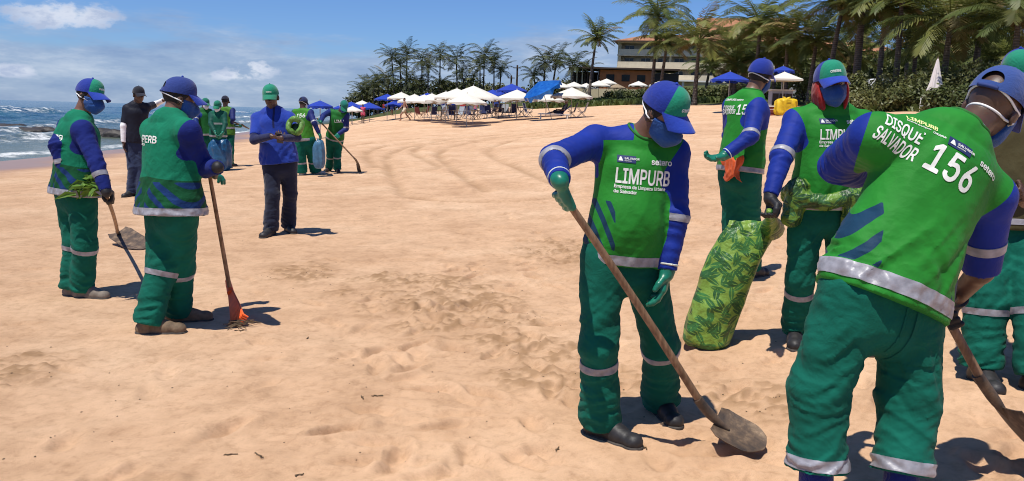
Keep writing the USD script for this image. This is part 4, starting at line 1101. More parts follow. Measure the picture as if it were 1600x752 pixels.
# joints of each figure in metres, in its own frame, after the place where it stands
POSES = {
    'main': ((0.601, 3.702, 0.076), {'hipa': (-0.192, -0.172, 0.86), 'hipb': (-0.002, -0.102, 0.836), 'neck': (-0.054, -0.132, 1.392), 'head': (0.032, -0.232, 1.501), 'sha': (-0.248, -0.152, 1.365), 'shb': (0.103, -0.132, 1.323), 'ela': (-0.435, -0.347, 1.294), 'wra': (-0.421, -0.586, 1.223), 'ana': (-0.168, -0.152, 0.079), 'kna': (-0.196, -0.222, 0.46), 'toea': (0.75, -0.65, 0.0), 'elb': (0.12, -0.17, 1.047), 'wrb': (0.09, -0.213, 0.803), 'anb': (0.169, 0.151, 0.088), 'knb': (0.115, -0.026, 0.411), 'toeb': (0.2, -1.0, 0.0), 'look': (0.634, -0.562, -0.531), 'grip': (-0.391, -0.512, 1.151), 'handb': (0.066, -0.202, 0.669), 'tip': (0.547, -0.345, 0.039), 'sock': (0.338, -0.247, 0.139)}),
    'front': ((1.163, 2.468, 0.114), {'hipa': (-0.044, 0.092, 0.897), 'hipb': (0.159, 0.132, 0.855), 'neck': (0.314, 0.252, 1.422), 'head': (0.48, 0.332, 1.508), 'sha': (0.019, 0.192, 1.394), 'shb': (0.451, 0.242, 1.207), 'ela': (0.026, 0.471, 1.293), 'wra': (0.223, 0.637, 1.229), 'ana': (-0.124, 0.026, 0.077), 'kna': (-0.122, 0.099, 0.556), 'toea': (-0.3, 1.0, 0.0), 'elb': (0.509, 0.339, 0.933), 'wrb': (0.546, 0.55, 0.777), 'anb': (0.123, -0.026, 0.1), 'knb': (0.186, 0.113, 0.533), 'toeb': (0.35, 1.0, 0.0), 'look': (0.661, 0.621, -0.421), 'hold1': (0.129, 0.532, 1.278), 'hold2': (0.488, 0.442, 0.747), 'tip': (1.008, 0.552, 0.097)}),
    'bagman': ((1.922, 4.803, 0.197), {'hipa': (-0.186, -0.103, 0.886), 'hipb': (0.027, -0.063, 0.872), 'neck': (-0.098, -0.083, 1.447), 'head': (-0.126, -0.133, 1.579), 'sha': (-0.288, -0.083, 1.364), 'shb': (0.109, -0.053, 1.364), 'ela': (-0.408, -0.238, 1.157), 'wra': (-0.489, -0.343, 0.939), 'ana': (-0.133, 0.059, 0.073), 'kna': (-0.178, -0.072, 0.425), 'toea': (-0.35, -1.0, 0.0), 'elb': (0.211, -0.008, 1.102), 'wrb': (0.034, -0.163, 1.003), 'anb': (0.133, -0.059, 0.097), 'knb': (0.059, -0.101, 0.454), 'toeb': (0.3, -1.0, 0.0), 'look': (-0.02, -0.999, -0.041), 'bagtop': (-0.446, -0.163, 0.783)}),
    'behind': ((1.935, 6.675, 0.212), {'hipa': (-0.151, -0.105, 0.95), 'hipb': (-0.062, -0.235, 0.951), 'neck': (-0.055, -0.125, 1.551), 'head': (0.022, -0.105, 1.701), 'sha': (-0.174, -0.055, 1.457), 'shb': (-0.034, -0.255, 1.449), 'ela': (-0.138, 0.089, 1.2), 'wra': (-0.021, 0.23, 1.008), 'ana': (-0.102, -0.036, 0.078), 'kna': (-0.092, -0.051, 0.49), 'toea': (0.6, 0.8, 0.0), 'elb': (-0.114, -0.432, 1.225), 'wrb': (-0.323, -0.479, 1.069), 'anb': (0.101, 0.036, 0.098), 'knb': (0.047, -0.05, 0.494), 'toeb': (0.8, 0.6, 0.0), 'look': (0.752, 0.647, -0.125)}),
    'edge': ((2.528, 3.901, 0.248), {'hipa': (-0.025, 0.279, 0.807), 'hipb': (0.148, 0.249, 0.809), 'neck': (0.067, 0.299, 1.424), 'head': (0.054, 0.299, 1.576), 'sha': (-0.028, 0.299, 1.339), 'shb': (0.312, 0.249, 1.317), 'ela': (0.064, 0.427, 1.095), 'wra': (0.049, 0.191, 0.986), 'ana': (-0.089, 0.091, 0.079), 'kna': (-0.079, 0.135, 0.425), 'toea': (-0.15, -1.0, 0.0), 'elb': (0.392, 0.332, 1.051), 'wrb': (0.178, 0.221, 0.954), 'anb': (0.089, -0.092, 0.095), 'knb': (0.106, 0.029, 0.456), 'toeb': (0.3, -1.0, 0.0), 'look': (-0.608, -0.71, -0.355), 'hold': (-0.008, 0.099, 0.984), 'tip': (0.671, 0.377, 0.065)}),
    'lefta': ((-3.493, 6.29, -0.013), {'hipa': (-0.035, 0.04, 0.851), 'hipb': (0.127, -0.08, 0.857), 'neck': (0.091, 0.01, 1.448), 'head': (0.179, 0.02, 1.609), 'sha': (-0.054, 0.11, 1.364), 'shb': (0.191, -0.15, 1.35), 'ela': (-0.011, -0.134, 1.223), 'wra': (0.045, -0.127, 0.974), 'ana': (-0.053, 0.022, 0.084), 'kna': (-0.007, 0.031, 0.44), 'toea': (0.9, -0.3, 0.0), 'elb': (0.334, -0.242, 1.122), 'wrb': (0.436, -0.312, 0.899), 'anb': (0.053, -0.022, 0.086), 'knb': (0.13, -0.081, 0.447), 'toeb': (1.0, -0.15, 0.0), 'look': (0.952, -0.228, -0.207), 'hand': (0.401, -0.21, 0.829), 'plant': (0.307, -0.21, 0.924), 'tip': (-0.489, 2.252, -0.009), 'sock': (-0.995, 2.697, 0.1)}),
    'leftb': ((-2.402, 5.384, 0.01), {'hipa': (0.027, -0.004, 0.823), 'hipb': (0.203, -0.134, 0.835), 'neck': (0.111, -0.024, 1.46), 'head': (0.163, 0.016, 1.584), 'sha': (-0.034, 0.046, 1.362), 'shb': (0.296, -0.194, 1.368), 'ela': (-0.008, 0.184, 1.104), 'wra': (0.152, 0.386, 1.059), 'ana': (-0.032, -0.151, 0.087), 'kna': (0.036, -0.058, 0.453), 'toea': (1.0, 0.12, 0.0), 'elb': (0.333, -0.029, 1.128), 'wrb': (0.495, -0.235, 1.146), 'anb': (0.031, 0.151, 0.089), 'knb': (0.104, 0.058, 0.424), 'toeb': (0.95, 0.3, 0.0), 'look': (0.813, 0.529, -0.244), 'h1': (0.333, 0.036, 1.106), 'mid': (0.303, 0.425, 0.258), 'tip': (0.506, 0.037, 0.012)}),
    'centre': ((-2.848, 9.692, 0.013), {'hipa': (-0.067, -0.072, 0.897), 'hipb': (0.132, -0.072, 0.888), 'neck': (-0.041, -0.072, 1.505), 'head': (-0.046, -0.122, 1.661), 'sha': (-0.226, -0.072, 1.394), 'shb': (0.155, -0.072, 1.413), 'ela': (-0.21, -0.255, 1.151), 'wra': (0.029, -0.373, 1.206), 'ana': (-0.063, -0.158, 0.087), 'kna': (-0.031, -0.165, 0.499), 'toea': (-0.15, -1.0, 0.0), 'elb': (0.289, -0.238, 1.195), 'wrb': (0.181, -0.488, 1.191), 'anb': (0.064, 0.158, 0.094), 'knb': (0.126, 0.013, 0.502), 'toeb': (0.5, -0.85, 0.0), 'look': (0.122, -0.967, -0.224), 'phone': (0.13, -0.392, 1.187), 'roll': (0.293, -0.332, 1.33)}),
    'pointer': ((-6.492, 13.721, -0.049), {'hipa': (-0.09, 0.029, 0.963), 'hipb': (0.062, 0.079, 0.965), 'neck': (0.058, 0.029, 1.593), 'head': (0.12, -0.021, 1.743), 'sha': (-0.085, -0.021, 1.503), 'shb': (0.159, 0.159, 1.533), 'ela': (-0.129, -0.093, 1.212), 'wra': (-0.134, -0.109, 0.943), 'ana': (-0.083, 0.002, 0.087), 'kna': (-0.035, -0.015, 0.508), 'toea': (-0.2, -1.0, 0.0), 'elb': (0.184, 0.454, 1.591), 'wrb': (0.391, 0.295, 1.661), 'anb': (0.084, -0.002, 0.092), 'knb': (0.072, 0.039, 0.508), 'toeb': (0.9, -0.4, 0.0), 'look': (0.772, -0.617, -0.154)}),
    'trioa': ((-7.717, 19.973, -0.008), {'hipa': (0.089, -0.373, 0.842), 'hipb': (0.276, -0.373, 0.847), 'neck': (0.155, -0.373, 1.459), 'head': (0.221, -0.413, 1.598), 'sha': (0.04, -0.443, 1.394), 'shb': (0.263, -0.253, 1.401), 'ela': (0.062, -0.632, 1.182), 'wra': (0.168, -0.762, 0.99), 'ana': (-0.137, 0.025, 0.08), 'kna': (-0.017, -0.174, 0.426), 'toea': (0.4, -0.9, 0.0), 'elb': (0.227, -0.094, 1.167), 'wrb': (0.348, -0.261, 1.017), 'anb': (0.138, -0.024, 0.091), 'knb': (0.198, -0.199, 0.434), 'toeb': (0.7, -0.6, 0.0), 'look': (0.745, -0.596, -0.298)}),
    'triob': ((-7.191, 19.478, 0.008), {'hipa': (0.023, -0.278, 0.819), 'hipb': (0.207, -0.278, 0.824), 'neck': (0.116, -0.278, 1.395), 'head': (0.134, -0.318, 1.53), 'sha': (-0.023, -0.278, 1.331), 'shb': (0.245, -0.218, 1.338), 'ela': (0.006, -0.453, 1.108), 'wra': (0.151, -0.572, 0.935), 'ana': (-0.108, 0.019, 0.08), 'kna': (-0.028, -0.13, 0.415), 'toea': (-0.2, -1.0, 0.0), 'elb': (0.326, -0.377, 1.116), 'wrb': (0.321, -0.545, 0.924), 'anb': (0.108, -0.019, 0.089), 'knb': (0.149, -0.148, 0.422), 'toeb': (0.3, -1.0, 0.0), 'look': (-0.101, -0.909, -0.404)}),
    'trioc': ((-7.282, 20.301, 0.017), {'hipa': (-0.105, 0.099, 0.82), 'hipb': (0.073, 0.099, 0.825), 'neck': (-0.023, 0.099, 1.478), 'head': (-0.034, 0.099, 1.653), 'sha': (-0.186, 0.099, 1.41), 'shb': (0.154, 0.049, 1.419), 'ela': (-0.257, 0.231, 1.167), 'wra': (-0.208, 0.444, 1.037), 'ana': (-0.097, 0.02, 0.081), 'kna': (-0.086, 0.06, 0.403), 'toea': (0, 1, 0), 'elb': (0.23, -0.135, 1.216), 'wrb': (0.124, 0.066, 1.1), 'anb': (0.096, -0.019, 0.089), 'knb': (0.084, 0.04, 0.409), 'toeb': (0.4, 1.0, 0.0), 'look': (0.206, 0.928, -0.309), 'h1': (0.062, 0.199, 1.129), 'blade': (0.415, 0.499, 0.956)}),
    'paira': ((-4.553, 17.731, 0.084), {'hipa': (-0.102, -0.231, 0.78), 'hipb': (0.093, -0.231, 0.785), 'neck': (-0.052, -0.231, 1.427), 'head': (-0.045, -0.201, 1.577), 'sha': (-0.238, -0.161, 1.367), 'shb': (0.126, -0.281, 1.377), 'ela': (-0.283, -0.009, 1.13), 'wra': (-0.258, 0.15, 0.932), 'ana': (-0.119, -0.142, 0.077), 'kna': (-0.118, -0.187, 0.374), 'toea': (0.1, 1.0, 0.0), 'elb': (0.243, -0.429, 1.164), 'wrb': (0.343, -0.412, 0.93), 'anb': (0.12, 0.142, 0.093), 'knb': (0.1, 0.005, 0.399), 'toeb': (0.8, 0.5, 0.0), 'look': (0.406, 0.862, -0.304)}),
    'pairb': ((-4.159, 18.401, 0.115), {'hipa': (0.012, -0.321, 0.788), 'hipb': (0.213, -0.321, 0.794), 'neck': (0.274, -0.521, 1.363), 'head': (0.376, -0.601, 1.505), 'sha': (0.045, -0.451, 1.371), 'shb': (0.411, -0.501, 1.297), 'ela': (-0.051, -0.705, 1.284), 'wra': (-0.056, -0.92, 1.147), 'ana': (-0.117, 0.094, 0.082), 'kna': (-0.038, -0.113, 0.39), 'toea': (-0.2, -1.0, 0.0), 'elb': (0.411, -0.508, 1.012), 'wrb': (0.24, -0.637, 0.874), 'anb': (0.117, -0.094, 0.087), 'knb': (0.143, -0.207, 0.4), 'toeb': (0.4, -1.0, 0.0), 'look': (0.298, -0.596, -0.745), 'h1': (-0.111, -0.751, 1.158), 'h2': (0.662, -0.701, 0.342), 'tip': (0.6, -0.018, 0.023)}),
}
# ------------------------------------------------------------------ the sand
def seg_dist(x, y, pts):
    """distance to a polyline and which side"""
    best = np.full(x.shape, 1e9)
    for (ax, ay), (bx_, by) in zip(pts[:-1], pts[1:]):
        dx, dy = bx_ - ax, by - ay; L = dx * dx + dy * dy
        t = np.clip(((x - ax) * dx + (y - ay) * dy) / L, 0, 1)
        best = np.minimum(best, np.hypot(x - ax - t * dx, y - ay - t * dy))
    return best


def axis_points(lo, mid0, mid1, hi, d, g0, g1):
    a = list(np.arange(mid0, mid1, d))
    s, v = d, mid1
    while v < hi: a.append(v); s *= g1; v += s
    b = []; s, v = d, mid0
    while v > lo:
        s *= g0; v -= s; b.append(v)
    return np.array(b[::-1] + a)


gx = axis_points(-420, -3.2, 3.2, 420, 0.0215, 1.040, 1.040)
gy = axis_points(-60, 2.6, 7.4, 46, 0.0185, 1.10, 1.0105)
gy = np.concatenate([gy, gy[-1] + np.cumsum(0.40 * 1.06 ** np.arange(1, 78))])
X, Y = np.meshgrid(gx, gy, indexing='ij')
Z0 = land(X, Y)
R = np.zeros_like(Z0); MO = np.zeros_like(Z0)
m = (Y > -8) & (Y < 90) & (np.abs(X) < 40)
x, y = X[m], Y[m]
s_ = x - shore(y)
dry = smooth01(3.0, 9.0, s_)
p3 = lambda f, o=0.0: np.stack([x * f, y * f, np.full_like(x, o)], 1)
smoothzone = smooth01(-0.4, -2.4, x - 0.16 * (y - 3.5)) * 0.75          # packed sand towards the sea
rough = 1 - smoothzone
r = 0.040 * (fbm(p3(0.30), 3, 5) - 0.5) + dry * rough * (0.034 * (fbm(p3(1.5, 3.3), 3, 11) - 0.5) + 0.030 * (fbm(p3(6.0, 1.7), 3, 17) - 0.5) + (0.35 + 1.3 * smooth01(0.42, 0.62, noise(p3(0.9, 6.0), 29))) * (0.020 * np.maximum(0, fbm(p3(13.0, 2.9), 3, 19) - 0.45) + 0.010 * np.abs(2 * noise(p3(9.0, 4.4), 21) - 1))) + 0.010 * (fbm(p3(2.2, 8.0), 3, 23) - 0.5)
r += dry * (0.4 + 0.6 * rough) * 0.007 * (noise(p3(24.0, 5.0), 9) - 0.5)
# raked streaks and lumps running along the beach further up
far_ = smooth01(8, 16, y)
r += smooth01(6, 10, y) * dry * rough * 0.030 * np.maximum(0, fbm(np.stack([x * 2.2, y * 1.2, np.full_like(x, 5.0)], 1), 3, 37) - 0.52)
r += far_ * dry * 0.016 * (fbm(np.stack([x * 0.9, y * 0.42, np.full_like(x, 2.0)], 1), 4, 31) - 0.5)
# footprints: dozens of trodden hollows with a low rim
rf = np.random.RandomState(5)
fp = []
for k in range(760):
    fy = 2.7 + 15 * rf.rand() ** 1.25; fx = (rf.rand() * 2 - 1) * (0.70 * fy + 0.6) + 0.25
    if fx < -0.4 - 0.12 * fy and rf.rand() < 0.6: continue
    fp.append((fx, fy, rf.rand() * 6.28, 0.5 + 0.6 * rf.rand()))
for lx, ly, an, n in [(-1.6, 3.0, 1.3, 9), (-0.4, 3.1, 0.6, 8), (0.6, 4.4, 0.2, 9), (-2.6, 4.2, 0.9, 10), (-1.2, 5.6, 2.3, 8), (1.2, 3.0, 2.2, 7)]:
    for k in range(n):
        fp.append((lx + math.cos(an) * 0.62 * k + (0.09 if k % 2 else -0.09) * math.sin(an), ly + math.sin(an) * 0.62 * k - (0.09 if k % 2 else -0.09) * math.cos(an), an + rf.randn() * 0.15, 0.8))
order = np.argsort(x, kind='stable'); xs = x[order]
for fx, fy, an, dp in fp:
    i0, i1 = np.searchsorted(xs, fx - 0.34), np.searchsorted(xs, fx + 0.34)
    idx = order[i0:i1]; idx = idx[np.abs(y[idx] - fy) < 0.34]
    if not len(idx): continue
    u = (x[idx] - fx) * math.cos(an) + (y[idx] - fy) * math.sin(an); v = -(x[idx] - fx) * math.sin(an) + (y[idx] - fy) * math.cos(an)
    q = np.sqrt((u / 0.145) ** 2 + (v / (0.056 + 0.010 * np.clip(u / 0.14, -1, 1))) ** 2)
    dep = dp * (0.010 + 0.024 * rough[idx])
    r[idx] += dep * (-smooth01(1.05, 0.55, q) + 0.45 * np.exp(-((q - 1.35) / 0.30) ** 2)) * dry[idx]
# two pairs of tyre tracks curving up the beach
trk = np.zeros_like(x)
for tr in (TRACK1, TRACK2):
    pts = np.array(tr)
    d_ = seg_dist(x, y, tr)
    for off in (0.0, 1.5):
        dd = np.abs(d_ - off) if off else d_
        wv = 0.08 + 0.0026 * y
        r += (-0.040 * np.exp(-(dd / wv) ** 2) + 0.010 * np.exp(-((dd - 2.1 * wv) / (0.8 * wv)) ** 2)) * (0.6 + 0.8 * noise(p3(0.8, 2.0), 8))
        trk = np.maximum(trk, np.exp(-(dd / wv) ** 2))
# patches of damp, turned-over crumbly sand
mo = np.zeros_like(x)
for cx, cy, cr in CLUMPS:
    q = np.hypot((x - cx), (y - cy) * 0.75) / (cr * 1.5)
    mo = np.maximum(mo, smooth01(1.25, 0.35, q + 0.9 * (noise(p3(7.0, 4.0), 41) - 0.5)))
crumb = noise(p3(30.0, 6.0), 43); crumb2 = noise(p3(55.0, 2.0), 47)
r += mo * (0.034 * np.maximum(0, crumb - 0.35) + 0.016 * np.maximum(0, crumb2 - 0.4) + 0.004)
R[m] = r
wet = smooth01(3.4, 0.4, s_ + 1.2 * (fbm(p3(0.35, 1.0), 3, 3) - 0.5))
MO[m] = np.clip(np.maximum(mo * (0.14 + 0.62 * smooth01(0.42, 0.66, 0.6 * noise(p3(30.0, 6.0), 43) + 0.4 * noise(p3(11.0, 6.0), 44))), trk * 0.5 * (0.35 + 0.9 * noise(p3(0.9, 7.0), 12))), 0, 1)  # the tyre tracks take the same darker tint as the damp clumps
Z = Z0 + R
# every foot presses the sand flat where it stands
for key, (b, j) in POSES.items():
    for s in 'ab':
        ax_, ay_ = b[0] + j['an' + s][0], b[1] + j['an' + s][1]
        k = (np.abs(X - ax_) < 0.8) & (np.abs(Y - ay_) < 0.8)
        w = smooth01(0.42, 0.20, np.hypot(X[k] - ax_, Y[k] - ay_))
        Z[k] = Z[k] * (1 - w) + w * (land(ax_, ay_) + 0.012 + 0.25 * R[k])
SXY = X - shore(Y)
veg = smooth01(33, 36, SXY + 2.0 * (noise(np.stack([X.ravel() * 0.3, Y.ravel() * 0.3, np.zeros(X.size)], 1), 3).reshape(X.shape) - 0.5)) * smooth01(30, 36, Y + 0.0 * X) + smooth01(88, 96, Y)
veg = np.clip(veg, 0, 1)
veg[(X < 17.5) & (Y > 30) & (Y < 60)] *= 0.0
wetf = smooth01(3.4, 0.2, SXY + 0.8 * np.sin(Y * 0.5) + 0.4 * np.sin(Y * 1.3))
nX, nY = X.shape
i, j = np.meshgrid(np.arange(nX - 1), np.arange(nY - 1), indexing='ij')
q = np.stack([i * nY + j, (i + 1) * nY + j, (i + 1) * nY + j + 1, i * nY + j + 1], -1).reshape(-1, 4)
V = np.stack([X, Y, Z], -1).reshape(-1, 3)
cols = np.stack([MO, wetf, veg], -1).reshape(-1, 3)
M_SAND = material('beach_sand', {
    'g': ('geometry', {}), 'at': ('attribute', {'attribute': 'tint'}), 'sp': ('separate_xyz', {}),
    'n1': ('noise_texture', {'scale': 0.55, 'detail': 6.0, 'roughness': 0.6}), 'n2': ('noise_texture', {'scale': 3.2, 'detail': 8.0, 'roughness': 0.65}), 'n3': ('noise_texture', {'scale': 420.0, 'detail': 2.0}), 'n4': ('noise_texture', {'scale': 16.0, 'detail': 9.0, 'roughness': 0.75}),
    'r1': ('rgb_ramp', {'ramp': [(0.3, (0.56, 0.352, 0.208)), (0.5, (0.64, 0.418, 0.256)), (0.7, (0.70, 0.485, 0.312))]}),
    'r2': ('rgb_ramp', {'ramp': [(0.3, (0.80, 0.77, 0.74)), (0.55, (1, 1, 1)), (0.75, (1.06, 1.07, 1.08))]}),
    'r4': ('rgb_ramp', {'ramp': [(0.34, (0.80, 0.76, 0.72)), (0.5, (1, 1, 1)), (0.7, (1.07, 1.07, 1.07))]}), 'x3': ('mix', {'mix_type': 'multiply', 'fac': 0.9}), 'n6': ('noise_texture', {'scale': 4.5, 'detail': 10.0, 'roughness': 0.82}), 'r6': ('rgb_ramp', {'ramp': [(0.0, (1, 1, 1)), (0.60, (1, 1, 1)), (0.70, (0.62, 0.56, 0.50))]}), 'x6': ('mix', {'mix_type': 'multiply', 'fac': 0.6}), 'r3': ('rgb_ramp', {'ramp': [(0.25, (0.72, 0.70, 0.68)), (0.5, (1, 1, 1)), (0.8, (1.12, 1.12, 1.12))]}),  # hollows and specks darkened in the colour, standing in for small shadows
    'x1': ('mix', {'mix_type': 'multiply', 'fac': 1.0}), 'x2': ('mix', {'mix_type': 'multiply', 'fac': 0.7}),
    'moist_and_tracks': ('mix', {'color2': (0.30, 0.175, 0.085)}), 'wetm': ('mix', {'color2': (0.25, 0.135, 0.075)}), 'vegm': ('mix', {'color2': (0.060, 0.068, 0.018)}), 'wf': ('math', {'math_type': 'multiply', 'value2': 0.85}),
    'rough': ('map_range', {'from_min': 0.0, 'from_max': 1.0, 'to_min': 0.93, 'to_max': 0.28}),
    'h1': ('math', {'math_type': 'multiply', 'value2': 0.55}), 'h2': ('math', {'math_type': 'add'}), 'bs': ('map_range', {'from_min': 0.0, 'from_max': 1.0, 'to_min': 0.65, 'to_max': 0.05}),
    'b': ('bump', {'distance': 0.035, 'strength': 0.5}), 'p': ('principled_bsdf', {'specular_ior_level': 0.2, 'diffuse_roughness': 0.6})},
    [('g.position', 'n1.vector'), ('g.position', 'n2.vector'), ('g.position', 'n3.vector'), ('g.position', 'n4.vector'), ('at.color', 'sp.vector'), ('n1.fac', 'r1.fac'), ('n2.fac', 'r2.fac'), ('n3.fac', 'r3.fac'),
     ('r1.color', 'x1.color1'), ('r2.color', 'x1.color2'), ('x1.color', 'x2.color1'), ('r3.color', 'x2.color2'), ('n4.fac', 'r4.fac'), ('x2.color', 'x3.color1'), ('r4.color', 'x3.color2'), ('g.position', 'n6.vector'), ('n6.fac', 'r6.fac'), ('x3.color', 'x6.color1'), ('r6.color', 'x6.color2'), ('sp.x', 'moist_and_tracks.fac'), ('x6.color', 'moist_and_tracks.color1'), ('sp.y', 'wf.value1'), ('wf.value', 'wetm.fac'), ('moist_and_tracks.color', 'wetm.color1'),
     ('sp.z', 'vegm.fac'), ('wetm.color', 'vegm.color1'), ('vegm.color', 'p.base_color'), ('sp.y', 'rough.value'), ('rough.result', 'p.roughness'),
     ('n3.fac', 'h1.value1'), ('h1.value', 'h2.value1'), ('n4.fac', 'h2.value2'), ('h2.value', 'b.height'), ('sp.y', 'bs.value'), ('bs.result', 'b.strength'), ('b.normal', 'p.normal')], 'p.BSDF')
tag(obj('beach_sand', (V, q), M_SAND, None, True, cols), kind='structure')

_zg = Z


def ground(px, py):
    """height of the finished sand at a place"""
    i = int(np.clip(np.searchsorted(gx, px) - 1, 0, nX - 2)); j = int(np.clip(np.searchsorted(gy, py) - 1, 0, nY - 2))
    a, b = (px - gx[i]) / (gx[i + 1] - gx[i]), (py - gy[j]) / (gy[j + 1] - gy[j])
    return float((_zg[i, j] * (1 - a) + _zg[i + 1, j] * a) * (1 - b) + (_zg[i, j + 1] * (1 - a) + _zg[i + 1, j + 1] * a) * b)


# ------------------------------------------------------------------ the sea
qs = np.concatenate([-6 + np.cumsum(np.full(208, 0.27)), 50.1 + np.cumsum(0.29 * 1.055 ** np.arange(1, 130))])      # metres off the shoreline
ys = np.concatenate([np.linspace(-60, 4, 40), 4 + np.cumsum(np.full(287, 0.32)), 96 + np.cumsum(0.34 * 1.045 ** np.arange(1, 135))])
Q, YS = np.meshgrid(qs, ys, indexing='ij')
XS = coast(np.minimum(YS, 400)) - Q - 1.2
p = np.stack([XS.ravel(), YS.ravel(), np.zeros(XS.size)], 1)
lat = fbm(p * [0.03, 0.045, 1], 3, 71).reshape(XS.shape)
lat2 = fbm(p * [0.12, 0.16, 1], 3, 77).reshape(XS.shape)
depthf = smooth01(-2.0, 10.0, Q)
H = np.zeros_like(XS); FO = np.zeros_like(XS)
chop = fbm(p * [0.55, 0.30, 1], 4, 81).reshape(XS.shape) - 0.5
H += depthf * (0.30 * chop + 0.16 * (fbm(p * [1.7, 1.0, 1], 2, 85).reshape(XS.shape) - 0.5)) * smooth01(420, 90, YS)
for k, (q0, amp, width, fw, thr) in enumerate([(1.5, 0.10, 0.8, 2.2, 0.30), (7.5, 0.26, 1.1, 3.6, 0.36), (14.0, 0.40, 1.4, 4.0, 0.48), (22.0, 0.60, 1.8, 4.8, 0.50), (33.0, 0.8, 2.2, 5.5, 0.52), (46.0, 0.9, 2.6, 6.0, 0.55), (64.0, 1.0, 3.2, 6.0, 0.57), (88.0, 1.1, 4.0, 6.0, 0.60), (120.0, 1.1, 5, 7, 0.62), (165.0, 1.2, 6, 7, 0.64), (230.0, 1.2, 8, 9, 0.66)]):
    cr = q0 + 7.0 * (fbm(p * [0.0, 0.022, 1] + [0, 17.0 * k, 0], 3, 90 + k).reshape(XS.shape) - 0.5) * (1 + q0 * 0.03)
    on = smooth01(thr - 0.04, thr + 0.10, fbm(p * [0.0, 0.035 / (1 + q0 * 0.006), 1] + [0, 31.0 * k, 3], 3, 120 + k).reshape(XS.shape))
    t = Q - cr
    H += smooth01(500, 140, YS) * amp * (0.35 + 0.65 * on) * np.exp(-(t / width) ** 2) * np.where(t < 0, 1, np.exp(-np.clip(t, 0, None) * 0.25))
    FO = np.maximum(FO, smooth01(900, 200, YS) * on * smooth01(-fw, -fw * 0.2, t) * smooth01(0.6, -0.3, t))
lace = smooth01(0.50, 0.62, fbm(p * [0.55, 0.22, 1] + 5.0, 4, 141).reshape(XS.shape)) * smooth01(-3, 0, Q) * smooth01(26, 6, Q)
FO = np.clip(np.maximum(0.92 * FO, 0.35 * lace), 0, 1)
ZS = SEA + H
n1, n2 = XS.shape
i, j = np.meshgrid(np.arange(n1 - 1), np.arange(n2 - 1), indexing='ij')
qf = np.stack([i * n2 + j, i * n2 + j + 1, (i + 1) * n2 + j + 1, (i + 1) * n2 + j], -1).reshape(-1, 4)
shal = smooth01(30.0, -1.0, Q)
M_SEA = material('sea_water', {
    'g': ('geometry', {}), 'at': ('attribute', {'attribute': 'tint'}), 'sp': ('separate_xyz', {}),
    'm1': ('mapping', {'scale': (1.0, 0.6, 1.0)}), 'n1': ('noise_texture', {'scale': 1.6, 'detail': 8.0, 'roughness': 0.68}), 'n2': ('noise_texture', {'scale': 1.1, 'detail': 9.0, 'roughness': 0.75}), 'n3': ('noise_texture', {'scale': 0.09, 'detail': 4.0}),
    'deep': ('rgb_ramp', {'ramp': [(0.35, (0.012, 0.050, 0.085)), (0.65, (0.020, 0.085, 0.105))]}),
    'mx': ('mix', {'color2': (0.105, 0.125, 0.088)}), 'fo': ('math', {'math_type': 'multiply_add', 'value2': 1.5, 'value3': -0.42}), 'fo2': ('math', {'math_type': 'multiply'}), 'fm': ('map_range', {'range_type': 'smoothstep', 'from_min': 0.20, 'from_max': 0.52, 'to_min': 0.0, 'to_max': 0.96, 'clamp': True}),
    'col': ('mix', {'color2': (0.78, 0.80, 0.80)}), 'ro': ('map_range', {'from_min': 0.0, 'from_max': 1.0, 'to_min': 0.13, 'to_max': 0.8}), 'b': ('bump', {'strength': 0.8, 'distance': 0.22}), 'p': ('principled_bsdf', {'ior': 1.33, 'specular_ior_level': 0.5})},
    [('g.position', 'm1.vector'), ('m1.vector', 'n1.vector'), ('m1.vector', 'n2.vector'), ('g.position', 'n3.vector'), ('at.color', 'sp.vector'), ('n3.fac', 'deep.fac'), ('deep.color', 'mx.color1'), ('sp.y', 'mx.fac'),
     ('n2.fac', 'fo.value1'), ('sp.x', 'fo2.value1'), ('fo.value', 'fo2.value2'), ('fo2.value', 'fm.value'), ('fm.result', 'col.fac'), ('mx.color', 'col.color1'), ('col.color', 'p.base_color'), ('fm.result', 'ro.value'), ('ro.result', 'p.roughness'),
     ('n1.fac', 'b.height'), ('b.normal', 'p.normal')], 'p.BSDF')
tag(obj('sea', (np.stack([XS, YS, ZS], -1).reshape(-1, 3), qf), M_SEA, None, True, np.stack([FO, shal, np.zeros_like(FO)], -1).reshape(-1, 3)), kind='structure')

M_ROCK = plain('wet_rock', (0.035, 0.030, 0.026), 0.6, 0.5, 3.0, 0.8, dist=0.05)
for k, (rx, ry, rz) in enumerate(ROCKS):
    rr = random.Random(k)
    t = trimesh.creation.icosphere(3, 1.0); v = t.vertices
    v *= (1 + 0.55 * (fbm(v * 1.6 + k * 7, 3, k)[:, None] - 0.5)) * np.array([rr.uniform(0.5, 1.3), rr.uniform(0.4, 0.9), rr.uniform(0.28, 0.5)])
    x = obj('rock', t, M_ROCK, None, 40)
    UsdGeom.Xformable(x).AddTranslateOp().Set(Gf.Vec3d(rx, ry, SEA + 0.03))
    tag(x, 'low dark rock in the surf, one of the reef at the left', 'rock', 'reef rocks in the surf')

